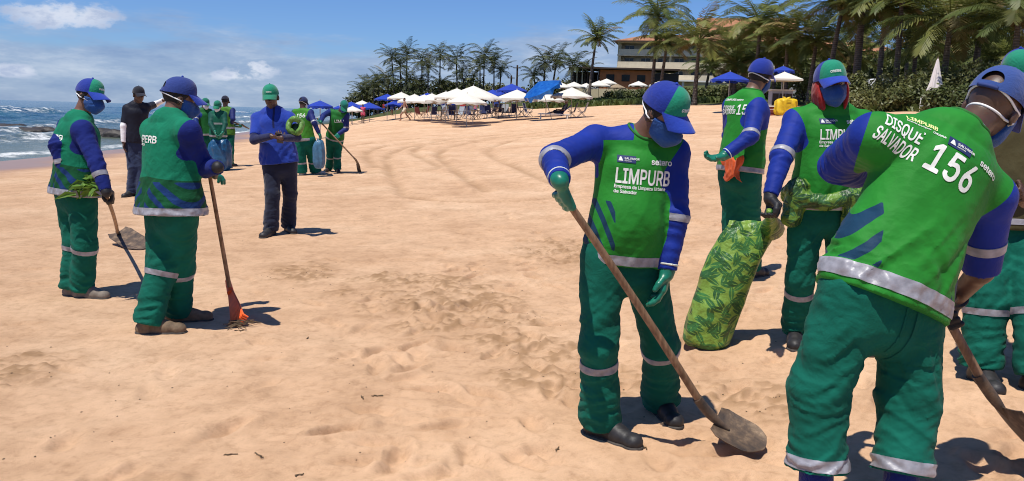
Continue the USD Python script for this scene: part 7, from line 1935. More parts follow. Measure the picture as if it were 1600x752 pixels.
for k, (px, py, pz, h, w) in enumerate(PARASOLS_BLUE):
    zz = ground(px, py)
    lab = {8: 'blue parasol just behind the pair of shovelling workers', 0: 'dark blue parasol left of the big tilted one'}.get(k)
    parasol(lab or rank(k, [(n, q[0] / q[1]) for n, q in enumerate(PARASOLS_BLUE) if n not in (0, 8)]) + ' dark blue parasol from the left among the white ones', px, py, pz + h - zz, w * 1.15, M_CANVAS_B, None if lab else 'blue parasols among the white', seed=k + 50)
for k, (px, py, pz, h, w) in enumerate(RIGHTBLUE):
    zz = ground(px, py)
    parasol(['blue parasol left of the man with the orange cloth', 'blue parasol behind the cap of the man with the orange cloth'][k], px, py, pz + h - zz, w * 1.05, M_CANVAS_B, seed=k + 70)

# the big shiny parasol, tilted on edge
M_SHINY = material('shiny_blue_fabric', {'tc': ('texture_coordinate', {}), 'n': ('noise_texture', {'scale': 5.0, 'detail': 3.0}), 'r': ('rgb_ramp', {'ramp': [(0.3, (0.010, 0.12, 0.50)), (0.7, (0.03, 0.22, 0.65))]}), 'p': ('principled_bsdf', {'roughness': 0.24, 'metallic': 0.55, 'specular_ior_level': 0.8})},
                   [('tc.object', 'n.vector'), ('n.fac', 'r.fac'), ('r.color', 'p.base_color')], 'p.BSDF')
bx_, by_ = 1.75, 49.0
bz = ground(bx_, by_)
x = thing('parasol', 'big shiny blue parasol tilted on its side above the lounger', 'parasol', (bx_, by_, bz))
T = trimesh.transformations.euler_matrix(math.radians(12), math.radians(-27), 0)
cm = canopy_mesh(1.22, 0.50, 10, 0.30, 3); cm.apply_transform(T); c0 = np.array([-0.22, 0, 1.84]); cm.apply_translation(c0)
obj('canopy', cm, M_SHINY, x, 50)
obj('pole', tube(np.array([[0.55, 0, -0.25], c0 + T[:3, :3] @ [0, 0, -0.1], c0 + T[:3, :3] @ [0, 0, 0.58]]), 0.02, 8), M_POLE, x, True)
for i in range(10):
    a = i / 10 * 2 * np.pi
    pts = np.array([c0 + T[:3, :3] @ q for q in ([0.03 * math.cos(a), 0.03 * math.sin(a), 0.47], [1.19 * math.cos(a), 1.19 * math.sin(a), -0.02])])
    obj('rib', tube(pts, 0.008, 4), M_POLE, x)

# the closed white parasol at the right
cx, cy, _ = CLOSED; cz = ground(cx, cy)
x = thing('parasol', 'closed white parasol standing before the dark shrubs', 'parasol', (cx, cy, cz))
top = 2.36
na = 48; prof = [(0.012, top), (0.05, top - 0.10), (0.13, top - 0.55), (0.22, top - 1.05), (0.30, top - 1.42), (0.31, top - 1.52), (0.27, top - 1.56), (0.05, top - 1.45)]
V, F = [], []
for l, (r, z) in enumerate(prof):
    for i in range(na):
        a = i / na * 2 * np.pi; rr = r * (1 + 0.20 * math.sin(8 * a + 0.3 * l) * min(1, l / 3) + 0.08 * math.sin(3 * a + l)); V.append((rr * math.cos(a), rr * math.sin(a), z + (0.05 * math.sin(8 * a) if 4 < l < 7 else 0)))
for l in range(len(prof) - 1):
    for i in range(na):
        a, b = l * na + i, l * na + (i + 1) % na; F += [[a, a + na, b + na], [a, b + na, b]]
obj('canopy', trimesh.Trimesh(np.array(V), F, process=False), cloth_material('pinkish_white_canvas', (0.66, 0.60, 0.57), 0.9, 0.15, 0.05, 0.1), x, 60)
obj('pole', tube(np.array([[0, 0, -0.2], [0, 0, top + 0.05]]), 0.028, 8), M_POLE_W, x, True)

# chairs and tables under the parasols
M_CHAIRS = [plain('chair_frame_grey', (0.30, 0.30, 0.31), 0.4, 0.1), plain('chair_cloth_navy', (0.020, 0.026, 0.085), 0.8), plain('chair_cloth_grey', (0.30, 0.33, 0.37), 0.8), plain('chair_frame_brown', (0.12, 0.055, 0.035), 0.6), plain('chair_cloth_red', (0.16, 0.035, 0.03), 0.8)]


def folding_chair(label, cloth, frame, group):
    x = thing('beach_chair', label, 'chair', group=group)
    for s in (-1, 1):
        obj('leg', tube(np.array([[s * 0.26, 0.30, 0.0], [s * 0.26, -0.22, 0.60]]), 0.016, 6), frame, x)
        obj('leg', tube(np.array([[s * 0.24, -0.26, 0.0], [s * 0.24, 0.10, 0.40]]), 0.016, 6), frame, x)
        obj('armrest', bx((0.05, 0.50, 0.03), (s * 0.27, 0.02, 0.60)), frame, x)
        obj('back_post', tube(np.array([[s * 0.24, 0.18, 0.34], [s * 0.24, 0.40, 0.95]]), 0.016, 6), frame, x)
    t = np.linspace(0, 1, 6); sag = 0.05 * np.sin(np.pi * t)
    obj('seat', slab(np.stack([t * 0 - 0.23, -0.22 + 0.42 * t, 0.40 - 0.05 * t - sag], 1), 0.46), cloth, x)
    obj('backrest', slab(np.stack([t * 0 - 0.23, 0.19 + 0.21 * t + 0.4 * sag, 0.38 + 0.57 * t], 1), 0.46), cloth, x)
    return x


def slab(line, w, th=0.012):
    n = len(line); V = np.vstack([line, line + [w, 0, 0], line - [0, 0, th], line + [w, 0, -th]])
    F = []
    for i in range(n - 1):
        F += [[i, i + n, i + n + 1], [i, i + n + 1, i + 1], [2 * n + i, 2 * n + i + 1, 3 * n + i + 1], [2 * n + i, 3 * n + i + 1, 3 * n + i], [i, i + 1, 2 * n + i + 1], [i, 2 * n + i + 1, 2 * n + i], [n + i, 3 * n + i, 3 * n + i + 1], [n + i, 3 * n + i + 1, n + i + 1]]
    return trimesh.Trimesh(V, F, process=False)


def put(prim, loc, rz):
    xf = UsdGeom.Xformable(prim); xf.ClearXformOpOrder()
    prim.GetAttribute('xformOp:translate').Set(Gf.Vec3d(*map(float, loc)))
    xf.SetXformOpOrder([UsdGeom.XformOp(prim.GetAttribute('xformOp:translate')), xf.AddRotateZOp()])
    prim.GetAttribute('xformOp:rotateZ').Set(math.degrees(rz))


CG = [('navy folding beach chair under the cream parasols', 'navy beach chairs'), ('grey folding beach chair under the cream parasols', 'grey beach chairs'), ('brown beach chair at the left of the chair rows', 'brown beach chairs')]
protos = [folding_chair(CG[0][0], M_CHAIRS[1], M_CHAIRS[0], CG[0][1]), folding_chair(CG[1][0], M_CHAIRS[2], M_CHAIRS[0], CG[1][1]), folding_chair(CG[2][0], M_CHAIRS[4], M_CHAIRS[3], CG[2][1])]
used = [False] * 3
rs = np.random.RandomState(3)
for k, (px, py, pz) in enumerate(CHAIRS):
    kind = 2 if px < -7.9 else (1 if k % 3 == 1 else 0)
    rz_ = rs.rand() * 6.28; loc = (px, py, ground(px, py))
    if not used[kind]: put(protos[kind], loc, rz_); used[kind] = True
    else: dup(protos[kind], loc, rz_)
for k, (px, py, pz) in enumerate(CHAIRS2):
    dup(protos[k % 2], (px, py, ground(px, py)), [-1.5, -1.8, 1.2][k], label=['empty folding chair just right of the man on the lounger', 'empty folding chair furthest right on the open sand', 'empty folding chair under the big tilted blue parasol'][k], group=None)
# small tables
for k, (px, py) in enumerate([(-4.4, 58.2), (-2.9, 56.6), (-5.6, 60.8), (-1.2, 57.3), (0.3, 56.2)]):
    x = thing('small_table', 'small brown table between the beach chairs', 'table', (px, py, ground(px, py)), group='small tables among the chairs')
    obj('tabletop', lathe([(0.0, 0.66), (0.36, 0.66), (0.36, 0.70), (0.0, 0.70)], 20), M_POLE_W, x)
    for a in range(4): obj('leg', tube(np.array([[0.26 * math.cos(a * 1.57), 0.26 * math.sin(a * 1.57), 0], [0.2 * math.cos(a * 1.57), 0.2 * math.sin(a * 1.57), 0.66]]), 0.02, 6), M_POLE_W, x)

# the lounger
lx, ly, _ = LOUNGER; lz = ground(lx + 0.9, ly)
lx += 0.75
x = thing('lounger', 'low pale lounger on the open sand under the tilted blue parasol', 'lounger', (lx, ly, lz))
obj('frame', cat([bx((1.95, 0.05, 0.06), (0, s * 0.32, 0.30)) for s in (-1, 1)] + [bx((0.05, 0.60, 0.06), (q, 0, 0.30)) for q in (-0.94, 0.94)]), M_TRIM, x)
for s in (-1, 1):
    for q in (-0.8, 0.8): obj('leg', bx((0.06, 0.06, 0.28), (q, s * 0.30, 0.13)), M_TRIM, x)
for i in range(9): obj('slat', bx((0.11, 0.58, 0.02), (-0.82 + i * 0.145, 0, 0.340)), M_TRIM, x)
obj('backrest', bx((0.80, 0.60, 0.04), (0.0, 0, 0.0), trimesh.transformations.rotation_matrix(-0.75, [0, 1, 0])).apply_translation((0.72, 0, 0.60)), M_CHAIRS[1], x)

# people on the beach, small in the photo
def simple_person(label, loc, J, opt, h=0.025, clothes=(), group=None, rz=0.0):
    x = thing('person', label, 'person', loc, rotz=rz, group=group)
    f = Figure(J, dict(dict(eyes=False, hair=True, hskin=h, hands={}), **opt))
    f.x, f.h, f.hands = x, h, {s: hand_prims(f.J['wr' + s], dict(dir=f.J['wr' + s] - f.J['el' + s], palm=(0, 1, 0.2), curl=0.3), f.S) for s in 'ab'}
    m = extract(f.skin_d, f.lo, f.hi, h)
    raw('body', m.vertices, m.faces, normals_of(m.vertices, m.faces), opt.get('skin', SKIN_MID), x)
    f.hair()
    for nm, fn, mat in clothes:
        m = extract(lambda P: fn(f, P), f.lo, f.hi, h)
        raw(nm, m.vertices, m.faces, normals_of(m.vertices, m.faces), mat, x)
    return f


def shorts(f, P, t=0.45, g=0.022):
    d = np.maximum(loft_d(P, f.spine[:3], f.lats[:3], [(0.175, 0.125), (0.172, 0.125), (0.155, 0.115)]), (P - f.pel) @ np.array([0, 0, 1.0]) - 0.10)
    for s in 'ab':
        a, b = f.J['hip' + s], f.J['kn' + s]; ax = unit(b - a)
        d = smin(d, np.maximum(cap_d(P, a, b, 0.085 + g, 0.07 + g), (P - (a + (b - a) * t)) @ ax), 0.03)
    return d


def top(f, P, g=0.016, lo=0.02, arms=0.5):
    d = np.maximum(f.torso_d(P, g), -((P - f.pel) @ np.array([0, 0, 1.0])) + lo)
    for s in 'ab':
        a, b = f.J['sh' + s], f.J['el' + s]
        d = smin(d, np.maximum(cap_d(P, a, b, 0.06 + g, 0.05 + g), (P - (a + (b - a) * arms)) @ unit(b - a)), 0.03)
    return d


def stance(step=0.12, width=0.10, arms=0.06, H=1.0, fwd=(0, -1)):
    f = np.array([fwd[0], fwd[1], 0.0]); f /= np.linalg.norm(f); l = np.array([-f[1], f[0], 0]) * (1 if f[1] <= 0 else 1)
    z = lambda h: np.array([0, 0, h * H])
    return dict(hipa=-l * width + z(0.90), hipb=l * width + z(0.90), neck=z(1.43), head=z(1.60) + f * 0.03, sha=-l * 0.175 + z(1.38), shb=l * 0.175 + z(1.38),
                ela=-l * (0.21 + arms) + z(1.11) + f * step * 0.4, elb=l * (0.21 + arms) + z(1.11) - f * step * 0.4, wra=-l * 0.23 + z(0.88) + f * step * 1.6, wrb=l * 0.23 + z(0.88) - f * step * 0.9,
                kna=-l * 0.09 + z(0.49) - f * step * 0.9 + f * 0.05, knb=l * 0.09 + z(0.49) + f * step * 1.3, ana=-l * 0.09 + z(0.085 + step * 0.3) - f * step * 2.0, anb=l * 0.09 + z(0.085) + f * step * 1.4,
                toea=f, toeb=f, look=f + [0, 0, -0.1])


def seated(fwd=(0, -1), z0=0.40):
    f = np.array([fwd[0], fwd[1], 0.0]); f /= np.linalg.norm(f); l = np.array([-f[1], f[0], 0]); z = lambda h: np.array([0, 0, h])
    return dict(hipa=-l * 0.1 + z(z0 + 0.08), hipb=l * 0.1 + z(z0 + 0.08), neck=z(z0 + 0.58) - f * 0.15, head=z(z0 + 0.75) - f * 0.12, sha=-l * 0.18 + z(z0 + 0.53) - f * 0.13, shb=l * 0.18 + z(z0 + 0.53) - f * 0.13,
                ela=-l * 0.24 + z(z0 + 0.27), elb=l * 0.24 + z(z0 + 0.27), wra=-l * 0.2 + z(z0 + 0.24) + f * 0.24, wrb=l * 0.2 + z(z0 + 0.24) + f * 0.24,
                kna=-l * 0.13 + z(z0 + 0.10) + f * 0.42, knb=l * 0.13 + z(z0 + 0.10) + f * 0.42, ana=-l * 0.14 + z(0.07) + f * 0.48, anb=l * 0.14 + z(0.07) + f * 0.48, toea=f, toeb=f, look=f + [0, 0, -0.05])


M_PINK = cloth_material('pink_cloth', (0.55, 0.09, 0.16), 0.9); M_DARKTOP = cloth_material('dark_top', (0.02, 0.018, 0.028), 0.9); M_CREAM = cloth_material('cream_shorts', (0.55, 0.48, 0.36), 0.9); M_REDC = cloth_material('red_shirt', (0.30, 0.03, 0.03), 0.9); M_BLUEC = cloth_material('blue_shorts', (0.03, 0.06, 0.25), 0.9)
bp = BEACH_PEOPLE
g3 = lambda q: (q[0], q[1], ground(q[0], q[1]))
simple_person('woman in pink shorts standing on the sand right of the shovelling pair', g3(bp['p1']), stance(0.03, arms=0.05), dict(face=-1, skin=SKIN_DARK), 0.026, [('shorts', lambda f, P: shorts(f, P, 0.5), M_PINK), ('top', lambda f, P: top(f, P, arms=0.1, lo=0.12), M_PINK)])
simple_person('bare-chested man in cream shorts walking across the sand', g3(bp['p2']), stance(0.24, arms=0.10, fwd=(-0.9, -0.4)), dict(face=-1, skin=SKIN_LIGHT), 0.026, [('shorts', lambda f, P: shorts(f, P, 0.55), M_CREAM)])
for key, lab, fw, sk, cl in [('s1', 'distant person in dark shirt under the far blue parasols', (0.3, -1), SKIN_DARK, M_DARKTOP), ('s2', 'distant person in red shirt under the far blue parasols', (-0.5, -1), SKIN_MID, M_REDC), ('s3', 'distant person in cream shirt under the far parasols', (1, -0.3), SKIN_MID, M_CREAM),
                              ('s6', 'person in blue standing behind the beach chairs', (-0.4, -1), SKIN_MID, M_BLUEC)]:
    simple_person(lab, g3(bp[key]), stance(0.04, fwd=fw), dict(face=-1, skin=sk), 0.034, [('shirt', lambda f, P: top(f, P), cl), ('shorts', lambda f, P: shorts(f, P, 0.6), M_BLUEC)])
for key, lab, fw, sk, cl in [('s4', 'person in red seated under the front cream parasol', (0.6, -1), SKIN_MID, M_REDC), ('s5', 'person in pink seated right under the front cream parasol', (-1, -0.4), SKIN_LIGHT, M_PINK), ('s7', 'person in dark top seated among the grey chairs', (-0.4, -1), SKIN_MID, M_DARKTOP)]:
    simple_person(lab, g3(bp[key]), seated(fw), dict(face=-1, skin=sk), 0.030, [('shirt', lambda f, P: top(f, P), cl), ('shorts', lambda f, P: shorts(f, P, 0.6), M_BLUEC)])
Js = seated((-1, 0.0), 0.36)
for k in ('neck', 'head', 'sha', 'shb', 'ela', 'elb'): Js[k] = Js[k] + np.array([0.16, 0, -0.06])
for k in ('ana', 'anb'): Js[k] = Js[k] + np.array([-0.30, 0, 0.30])
simple_person('man in dark clothes with a pale hat reclining on the lounger', (lx + 0.45, ly, lz), Js, dict(face=-1, skin=SKIN_MID, hair=False), 0.022,
              [('shirt', lambda f, P: top(f, P, arms=0.9), M_DARKTOP), ('trousers', lambda f, P: shorts(f, P, 1.2, 0.03), M_DARKTOP), ('hat', lambda f, P: np.minimum(np.maximum(f.head_d(P, 0.02), f.head[2] + 0.03 - P[:, 2]), ell_d(P, f.head + [0, 0, 0.045], np.eye(3), (0.19, 0.19, 0.022))), M_CREAM)])

# ------------------------------------------------------------------ the leaf-patterned bag and apron, small bags, plants
def leaf_print(name, light, dark, scale):
    """leaf shapes scattered in two layers: one leaf per voronoi cell, each turned its own way, with a pale midrib"""
    n, l = {'tc': ('texture_coordinate', {}), 'mp': ('mapping', {'rotation': (math.pi / 2, 0, 0)}), 'nw': ('noise_texture', {'scale': 14.0, 'detail': 4.0})}, [('tc.object', 'mp.vector'), ('tc.object', 'nw.vector')]
    last = None
    for k in range(3):
        a = f'v{k}'
        n[a + 'm'] = ('mapping', {'location': (3.3 * k, 1.7 * k, 0)}); l.append(('mp.vector', a + 'm.vector'))
        n[a] = ('voronoi_texture', {'dimensions': '2D', 'scale': scale, 'randomness': 0.9}); l.append((a + 'm.vector', a + '.vector'))
        n[a + 's'] = ('vector_math', {'math_type': 'subtract'}); l += [(a + 'm.vector', a + 's.vector1'), (a + '.position', a + 's.vector2')]
        n[a + 'c'] = ('separate_color', {}); l.append((a + '.color', a + 'c.color'))
        n[a + 'w'] = ('math', {'math_type': 'multiply', 'value2': 6.283}); l.append((a + 'c.r', a + 'w.value1'))
        n[a + 'r'] = ('vector_rotate', {'rotate_type': 'z_axis'}); l += [(a + 's.vector', a + 'r.vector'), (a + 'w.value', a + 'r.angle')]
        n[a + 'x'] = ('separate_xyz', {}); l.append((a + 'r.vector', a + 'x.vector'))
        n[a + 'xx'] = ('math', {'math_type': 'multiply', 'value2': scale / 0.58}); l.append((a + 'x.x', a + 'xx.value1'))
        n[a + 'x2'] = ('math', {'math_type': 'multiply'}); l += [(a + 'xx.value', a + 'x2.value1'), (a + 'xx.value', a + 'x2.value2')]
        n[a + 'h'] = ('math', {'math_type': 'multiply_add', 'value2': -0.21 / scale, 'value3': 0.21 / scale}); l.append((a + 'x2.value', a + 'h.value1'))
        n[a + 'y'] = ('math', {'math_type': 'absolute'}); l.append((a + 'x.y', a + 'y.value1'))
        n[a + 'in'] = ('math', {'math_type': 'less_than'}); l += [(a + 'y.value', a + 'in.value1'), (a + 'h.value', a + 'in.value2')]
        n[a + 'rib'] = ('math', {'math_type': 'greater_than', 'value2': 0.022 / scale}); l.append((a + 'y.value', a + 'rib.value1'))
        n[a + 'f'] = ('math', {'math_type': 'multiply'}); l += [(a + 'in.value', a + 'f.value1'), (a + 'rib.value', a + 'f.value2')]
        n[a + 'ton'] = ('mix', {'color1': dark, 'color2': tuple(x * 2.4 for x in dark)}); l.append((a + 'c.g', a + 'ton.fac'))
        n[a + 'o'] = ('mix', {'color1': light}); l += [(a + 'f.value', a + 'o.fac'), (a + 'ton.color', a + 'o.color2')]
        if last: l.append((last, a + 'o.color1'))
        last = a + 'o.color'
    n['b'] = ('bump', {'strength': 0.8, 'distance': 0.03}); l.append(('nw.fac', 'b.height'))
    n['p'] = ('principled_bsdf', {'roughness': 0.42, 'specular_ior_level': 0.5}); l += [(last, 'p.base_color'), ('b.normal', 'p.normal')]
    n['t'] = ('translucent_bsdf', {}); l.append((last, 't.color'))
    n['mx'] = ('mix_closure', {'fac': 0.22}); l += [('p.BSDF', 'mx.closure1'), ('t.BSDF', 'mx.closure2')]
    return material(name, n, l, 'mx.closure')


M_LEAFY = leaf_print('leaf_print_plastic', (0.20, 0.34, 0.05), (0.022, 0.080, 0.018), 12.0)
M_LEAFY2 = leaf_print('leaf_print_netting', (0.13, 0.25, 0.035), (0.016, 0.055, 0.014), 12.0)
BAG = dict(b=np.array([1.30, 4.93, 0.0]))
bz = ground(1.30, 4.93)
# section centres, half width, half depth, from the ground up: it leans to the right and is gathered where it is held
secs = [(-0.05, 0.00, 0.00, 0.125, 0.13), (-0.045, 0.0, 0.03, 0.148, 0.15), (-0.03, 0.0, 0.15, 0.155, 0.155), (0.03, 0.0, 0.36, 0.158, 0.15), (0.09, -0.01, 0.56, 0.163, 0.115), (0.15, -0.02, 0.70, 0.168, 0.075), (0.19, -0.03, 0.765, 0.168, 0.036), (0.205, -0.035, 0.79, 0.160, 0.014)]
na = 72; V = []
ts = np.linspace(0, len(secs) - 1, 60)
S_ = np.array(secs)
for t in ts:
    c = [np.interp(t, np.arange(len(secs)), S_[:, k]) for k in range(5)]
    for i in range(na):
        a = i / na * 2 * np.pi
        fl = 1 + 0.035 * math.sin(5 * a + 1.3 * t) * min(1, t / 2) + 0.05 * math.sin(11 * a + 2.1 * t) * smooth01(3.5, 6.5, t) + 0.02 * math.sin(3 * a - 2 * t)
        V.append((c[0] + c[3] * fl * math.copysign(abs(math.cos(a)) ** 0.85, math.cos(a)), c[1] + c[4] * fl * math.sin(a), c[2] + 0.012 * math.sin(4 * a + t) * smooth01(4, 7, t)))
V = np.array(V); V += 0.030 * (fbm(V * 11, 3, 7)[:, None] - 0.5) * [1, 1, 0.3]
F = []
for l in range(len(ts) - 1):
    for i in range(na):
        a, b = l * na + i, l * na + (i + 1) % na; F += [[a, b, b + na], [a, b + na, a + na]]
c0 = len(V); V = np.vstack([V, [[-0.05, 0, 0.0], [0.21, -0.035, 0.785]]])
for i in range(na): F += [[c0, (i + 1) % na, i], [c0 + 1, (len(ts) - 1) * na + i, (len(ts) - 1) * na + (i + 1) % na]]
x = thing('leaf_print_bag', 'tall green leaf-patterned bag standing on the sand, held by its neck', 'bag', (1.30, 4.93, bz))
obj('sack', trimesh.Trimesh(V, F, process=False), M_LEAFY, x, True)
hp = AT['bagman'] + A['bagman']['wra'] + np.array([-0.012, -0.055, -0.075]) - np.array([1.30, 4.93, bz])
k = np.linspace(0, 1, 9)[:, None]
nk_ = tube(np.array([0.30, -0.035, 0.755]) * (1 - k) + hp * k + np.array([0, 0, 0.012]) * np.sin(k * 3.1), np.interp(k[:, 0], [0, 0.4, 1], [0.075, 0.034, 0.02]), 14)
nk_.vertices += 0.010 * (noise(nk_.vertices * 40, 2)[:, None] - 0.5)
obj('neck', nk_, M_LEAFY, x, True)

# the netting tied round the masked man's waist, hanging down in front of one leg
f = bagman
up = np.array([0, 0, 1.0])
def apron(P):
    w0 = f.pel + np.array([0, 0, 0.055])
    # twisted belt round the waist
    q = P - w0
    u, v = q @ f.latp, q @ f.frontp
    rad = np.sqrt((u / 0.215) ** 2 + (v / 0.175) ** 2)
    d = np.sqrt(((rad - 1) * 0.19) ** 2 + (q[:, 2] - 0.025 * np.sin(u * 14)) ** 2 * 0.8) - 0.034
    # knot at his right, loose sheet hanging at his left
    k0 = f.pel - f.latp * 0.205 + f.frontp * 0.05 + [0, 0, 0.05]
    d = smin(d, cap_d(P, k0 + [0, 0, 0.03], k0 - f.latp * 0.03 + [0, 0, -0.14], 0.062, 0.045), 0.03)
    h0 = f.pel + f.latp * 0.12 + f.frontp * 0.19
    q = P - h0; u, v = q @ f.latp, q @ f.frontp
    half = 0.095 - 0.05 * np.clip(-q[:, 2] / 0.42, 0, 1)
    sh = np.maximum.reduce([np.abs(u - 0.05 * np.clip(-q[:, 2], 0, 1)) - half, np.abs(v + 0.02 * np.sin(u * 45 + q[:, 2] * 4) + 0.05 * np.clip(-q[:, 2], 0, 1)) - 0.016, q[:, 2] - 0.08, -0.42 - q[:, 2] + 0.05 * np.sin(u * 30)])
    d = smin(d, sh, 0.02)
    return d - 0.010 * fold(P, f.latp + up * 0.3, 6, 26, 5) - 0.006 * fold(P, up, 6, 40, 8)
m = extract(apron, f.pel - 0.55, f.pel + 0.35, 0.0075)
x = thing('leaf_print_netting', 'leaf-patterned netting knotted round the waist of the masked man', 'netting', f.base)
obj('netting', m, M_LEAFY2, x, True)

# the blue bag on the sand with the three, and the small one with the pair
M_BLUEBAG = plain('blue_plastic', (0.014, 0.075, 0.17), 0.35, 0.35, 12, 0.6)
def sack(label, loc, w, h, mat, seed, sq=0.62, lump=0.16):
    rs = np.random.RandomState(seed)
    t = trimesh.creation.icosphere(4, 1.0); v = t.vertices
    v[:] = np.sign(v) * np.abs(v) ** sq
    v *= [w / 2, w / 2 * 0.8, h / 2]; v[:, 2] += h / 2
    v *= 1 + lump * (fbm(v * 7 + seed, 3, seed)[:, None] - 0.5)
    v[:, :2] *= (1 + 0.10 * np.sin(7 * np.arctan2(v[:, 1], v[:, 0]) + v[:, 2] * 5))[:, None]
    x = thing('plastic_bag', label, 'bag', loc)
    obj('sack', t, mat, x, True)
    for s in (-1, 1):
        obj('tied_ear', tube(np.array([[s * 0.02 * w, 0, h * 0.97], [s * 0.12 * w, 0, h * 1.05], [s * 0.2 * w, 0.02, h * 1.09]]), [0.06 * w, 0.05 * w, 0.02 * w], 7), mat, x, True)
    return x
b = AT['triob']
sack('large blue plastic bag standing before the three workers', (b[0] + 0.16, b[1] - 0.28, ground(b[0] + 0.16, b[1] - 0.28) - 0.02), 0.50, 0.78, M_BLUEBAG, 4)
b = AT['paira'] + A['paira']['wrb']
sack('light blue bag hanging from the hand of the worker seen from behind', (b[0] + 0.0, b[1] - 0.02, b[2] - 0.75), 0.24, 0.60, plain('light_blue_plastic', (0.05, 0.13, 0.22), 0.35, 0.3, 12, 0.6), 6)

# the bunch of greenery in the left man's hand
b = AT['lefta'] + A['lefta']['plant']
x = thing('leaf_bunch', 'bunch of fresh green leaves in the hand of the man at the left', 'plant', b)
rs = np.random.RandomState(2)
for k in range(30):
    a = rs.rand() * 6.28; d = unit(np.array([math.cos(a) * 0.8 - 0.5, math.sin(a) * 0.5 - 0.3, 0.6 * rs.rand() - 0.15])); L = 0.08 + 0.12 * rs.rand()
    s = unit(np.cross(d, rs.randn(3))) * 0.022; n_ = np.cross(d, unit(s)) * 0.012
    V = np.array([[0, 0, 0] - s * 0.2, s * 0.2, d * L * 0.5 + s + n_, d * L * 0.5 - s + n_, d * L + [0, 0, -0.03], d * L * 0.5 + n_ * 2.2])
    obj('leaf', trimesh.Trimesh(V + rs.randn(3) * 0.045, [[0, 1, 5], [1, 2, 5], [2, 4, 5], [4, 3, 5], [3, 0, 5]], process=False), M_LEAFG if k else globals().setdefault('M_LEAFG', leaf_material('fresh_leaf', (0.05, 0.12, 0.015), (0.11, 0.22, 0.03), (0.2, 0.34, 0.06), 0.25)), x)

# twigs under the scraper, bits of seaweed and debris on the sand
b = AT['leftb'] + A['leftb']['tip']
x = thing('twig_heap', 'small heap of dry twigs scraped together under the orange scraper', 'twigs', (b[0] + 0.02, b[1] - 0.02, ground(b[0], b[1])))
for k in range(14):
    a = rs.rand() * 3.14; c = np.array([rs.randn() * 0.035, rs.randn() * 0.03, 0.012 + 0.03 * rs.rand()]); d = np.array([math.cos(a), math.sin(a), 0.15 * rs.randn()]) * (0.05 + 0.05 * rs.rand())
    obj('twig', tube(np.array([c - d, c + [0, 0, 0.012], c + d]), [0.003, 0.005, 0.003], 5), M_TWIG, x)
for k, (px, py, pz) in enumerate(TWIGS[:9]):
    z = ground(px, py); r2 = np.random.RandomState(60 + k); a0 = r2.rand() * 6.28; L = 0.018 + 0.03 * r2.rand()
    q = np.linspace(-1, 1, 9); ln = np.stack([L * q * math.cos(a0), L * q * math.sin(a0), np.full(9, 0.004)], 1) + r2.randn(9, 3) * [0.004, 0.004, 0.001]
    t = tube(ln, 0.0015 + 0.0035 * r2.rand(9), 5)
    t.apply_translation((px, py, z))
    tag(obj('seaweed_scrap', t, M_TWIG, None, True), 'little scrap of dry seaweed on the smooth foreground sand', 'seaweed', 'seaweed scraps on the sand')
rs = np.random.RandomState(77); ms = []
for k in range(340):
    py = 2.7 + 12 * rs.rand() ** 1.6; px = (rs.rand() * 2 - 1) * (0.68 * py + 0.2)
    if k % 3 == 0:
        cx, cy, cr = CLUMPS[rs.randint(len(CLUMPS))]; px, py = cx + rs.randn() * cr, cy + rs.randn() * cr
    t = trimesh.creation.icosphere(0, 1.0); t.vertices *= np.array([0.003 + 0.006 * rs.rand() ** 2, 0.0025 + 0.004 * rs.rand() ** 2, 0.0025]) * (1 + 0.0 * py); t.apply_transform(trimesh.transformations.rotation_matrix(rs.rand() * 3, [0, 0, 1])); t.apply_translation((px, py, ground(px, py) + 0.002)); ms.append(t)
tag(obj('beach_debris', cat(ms), M_TWIG), 'dark crumbs of weed and shell strewn over the near sand', 'debris', kind='stuff')

# ------------------------------------------------------------------ things at the right: yellow bag, table parasol, stacked loungers, cars, poles
yx, yy, _ = YBAG
sack('bright yellow sack on the sand below the small white parasol', (yx, yy, ground(yx, yy) - 0.04), 0.98, 0.84, plain('yellow_plastic', (0.62, 0.40, 0.012), 0.5, 0.2, 6, 0.6), 11, 0.42, 0.10)
tx, ty, _ = TABLE; tz = ground(tx, ty)
x = thing('parasol', 'small square white parasol over the dark kiosk table', 'parasol', (tx, ty, tz))
V = np.array([[-0.72, -0.72, 1.75], [0.72, -0.72, 1.75], [0.72, 0.72, 1.75], [-0.72, 0.72, 1.75], [0, 0, 2.12], [-0.72, -0.72, 1.66], [0.72, -0.72, 1.66], [0.72, 0.72, 1.66], [-0.72, 0.72, 1.66]])
obj('canopy', trimesh.Trimesh(V, [[0, 1, 4], [1, 2, 4], [2, 3, 4], [3, 0, 4], [5, 6, 1], [5, 1, 0], [6, 7, 2], [6, 2, 1], [7, 8, 3], [7, 3, 2], [8, 5, 0], [8, 0, 3]], process=False), M_CANVAS, x)
obj('pole', tube(np.array([[0, 0, -0.2], [0, 0, 2.16]]), 0.025, 8), M_POLE, x, True)
x = thing('kiosk_table', 'dark grey box-shaped kiosk table under the small white parasol', 'table', (tx + 0.05, ty + 0.5, tz))
obj('body', bx((1.05, 0.6, 1.2), (0, 0, 0.6)), M_CHAIRS[0], x); obj('top', bx((1.2, 0.75, 0.05), (0, 0, 1.226)), M_TRIM, x)
for i in range(3): obj('panel', bx((0.30, 0.02, 0.9), (-0.34 + 0.34 * i, -0.312, 0.6)), M_SHADE, x)
x = thing('cool_box', 'red cool box half hidden behind the man with the orange cloth', 'cool box', (tx - 0.75, ty - 0.6, ground(tx - 0.75, ty - 0.6)))
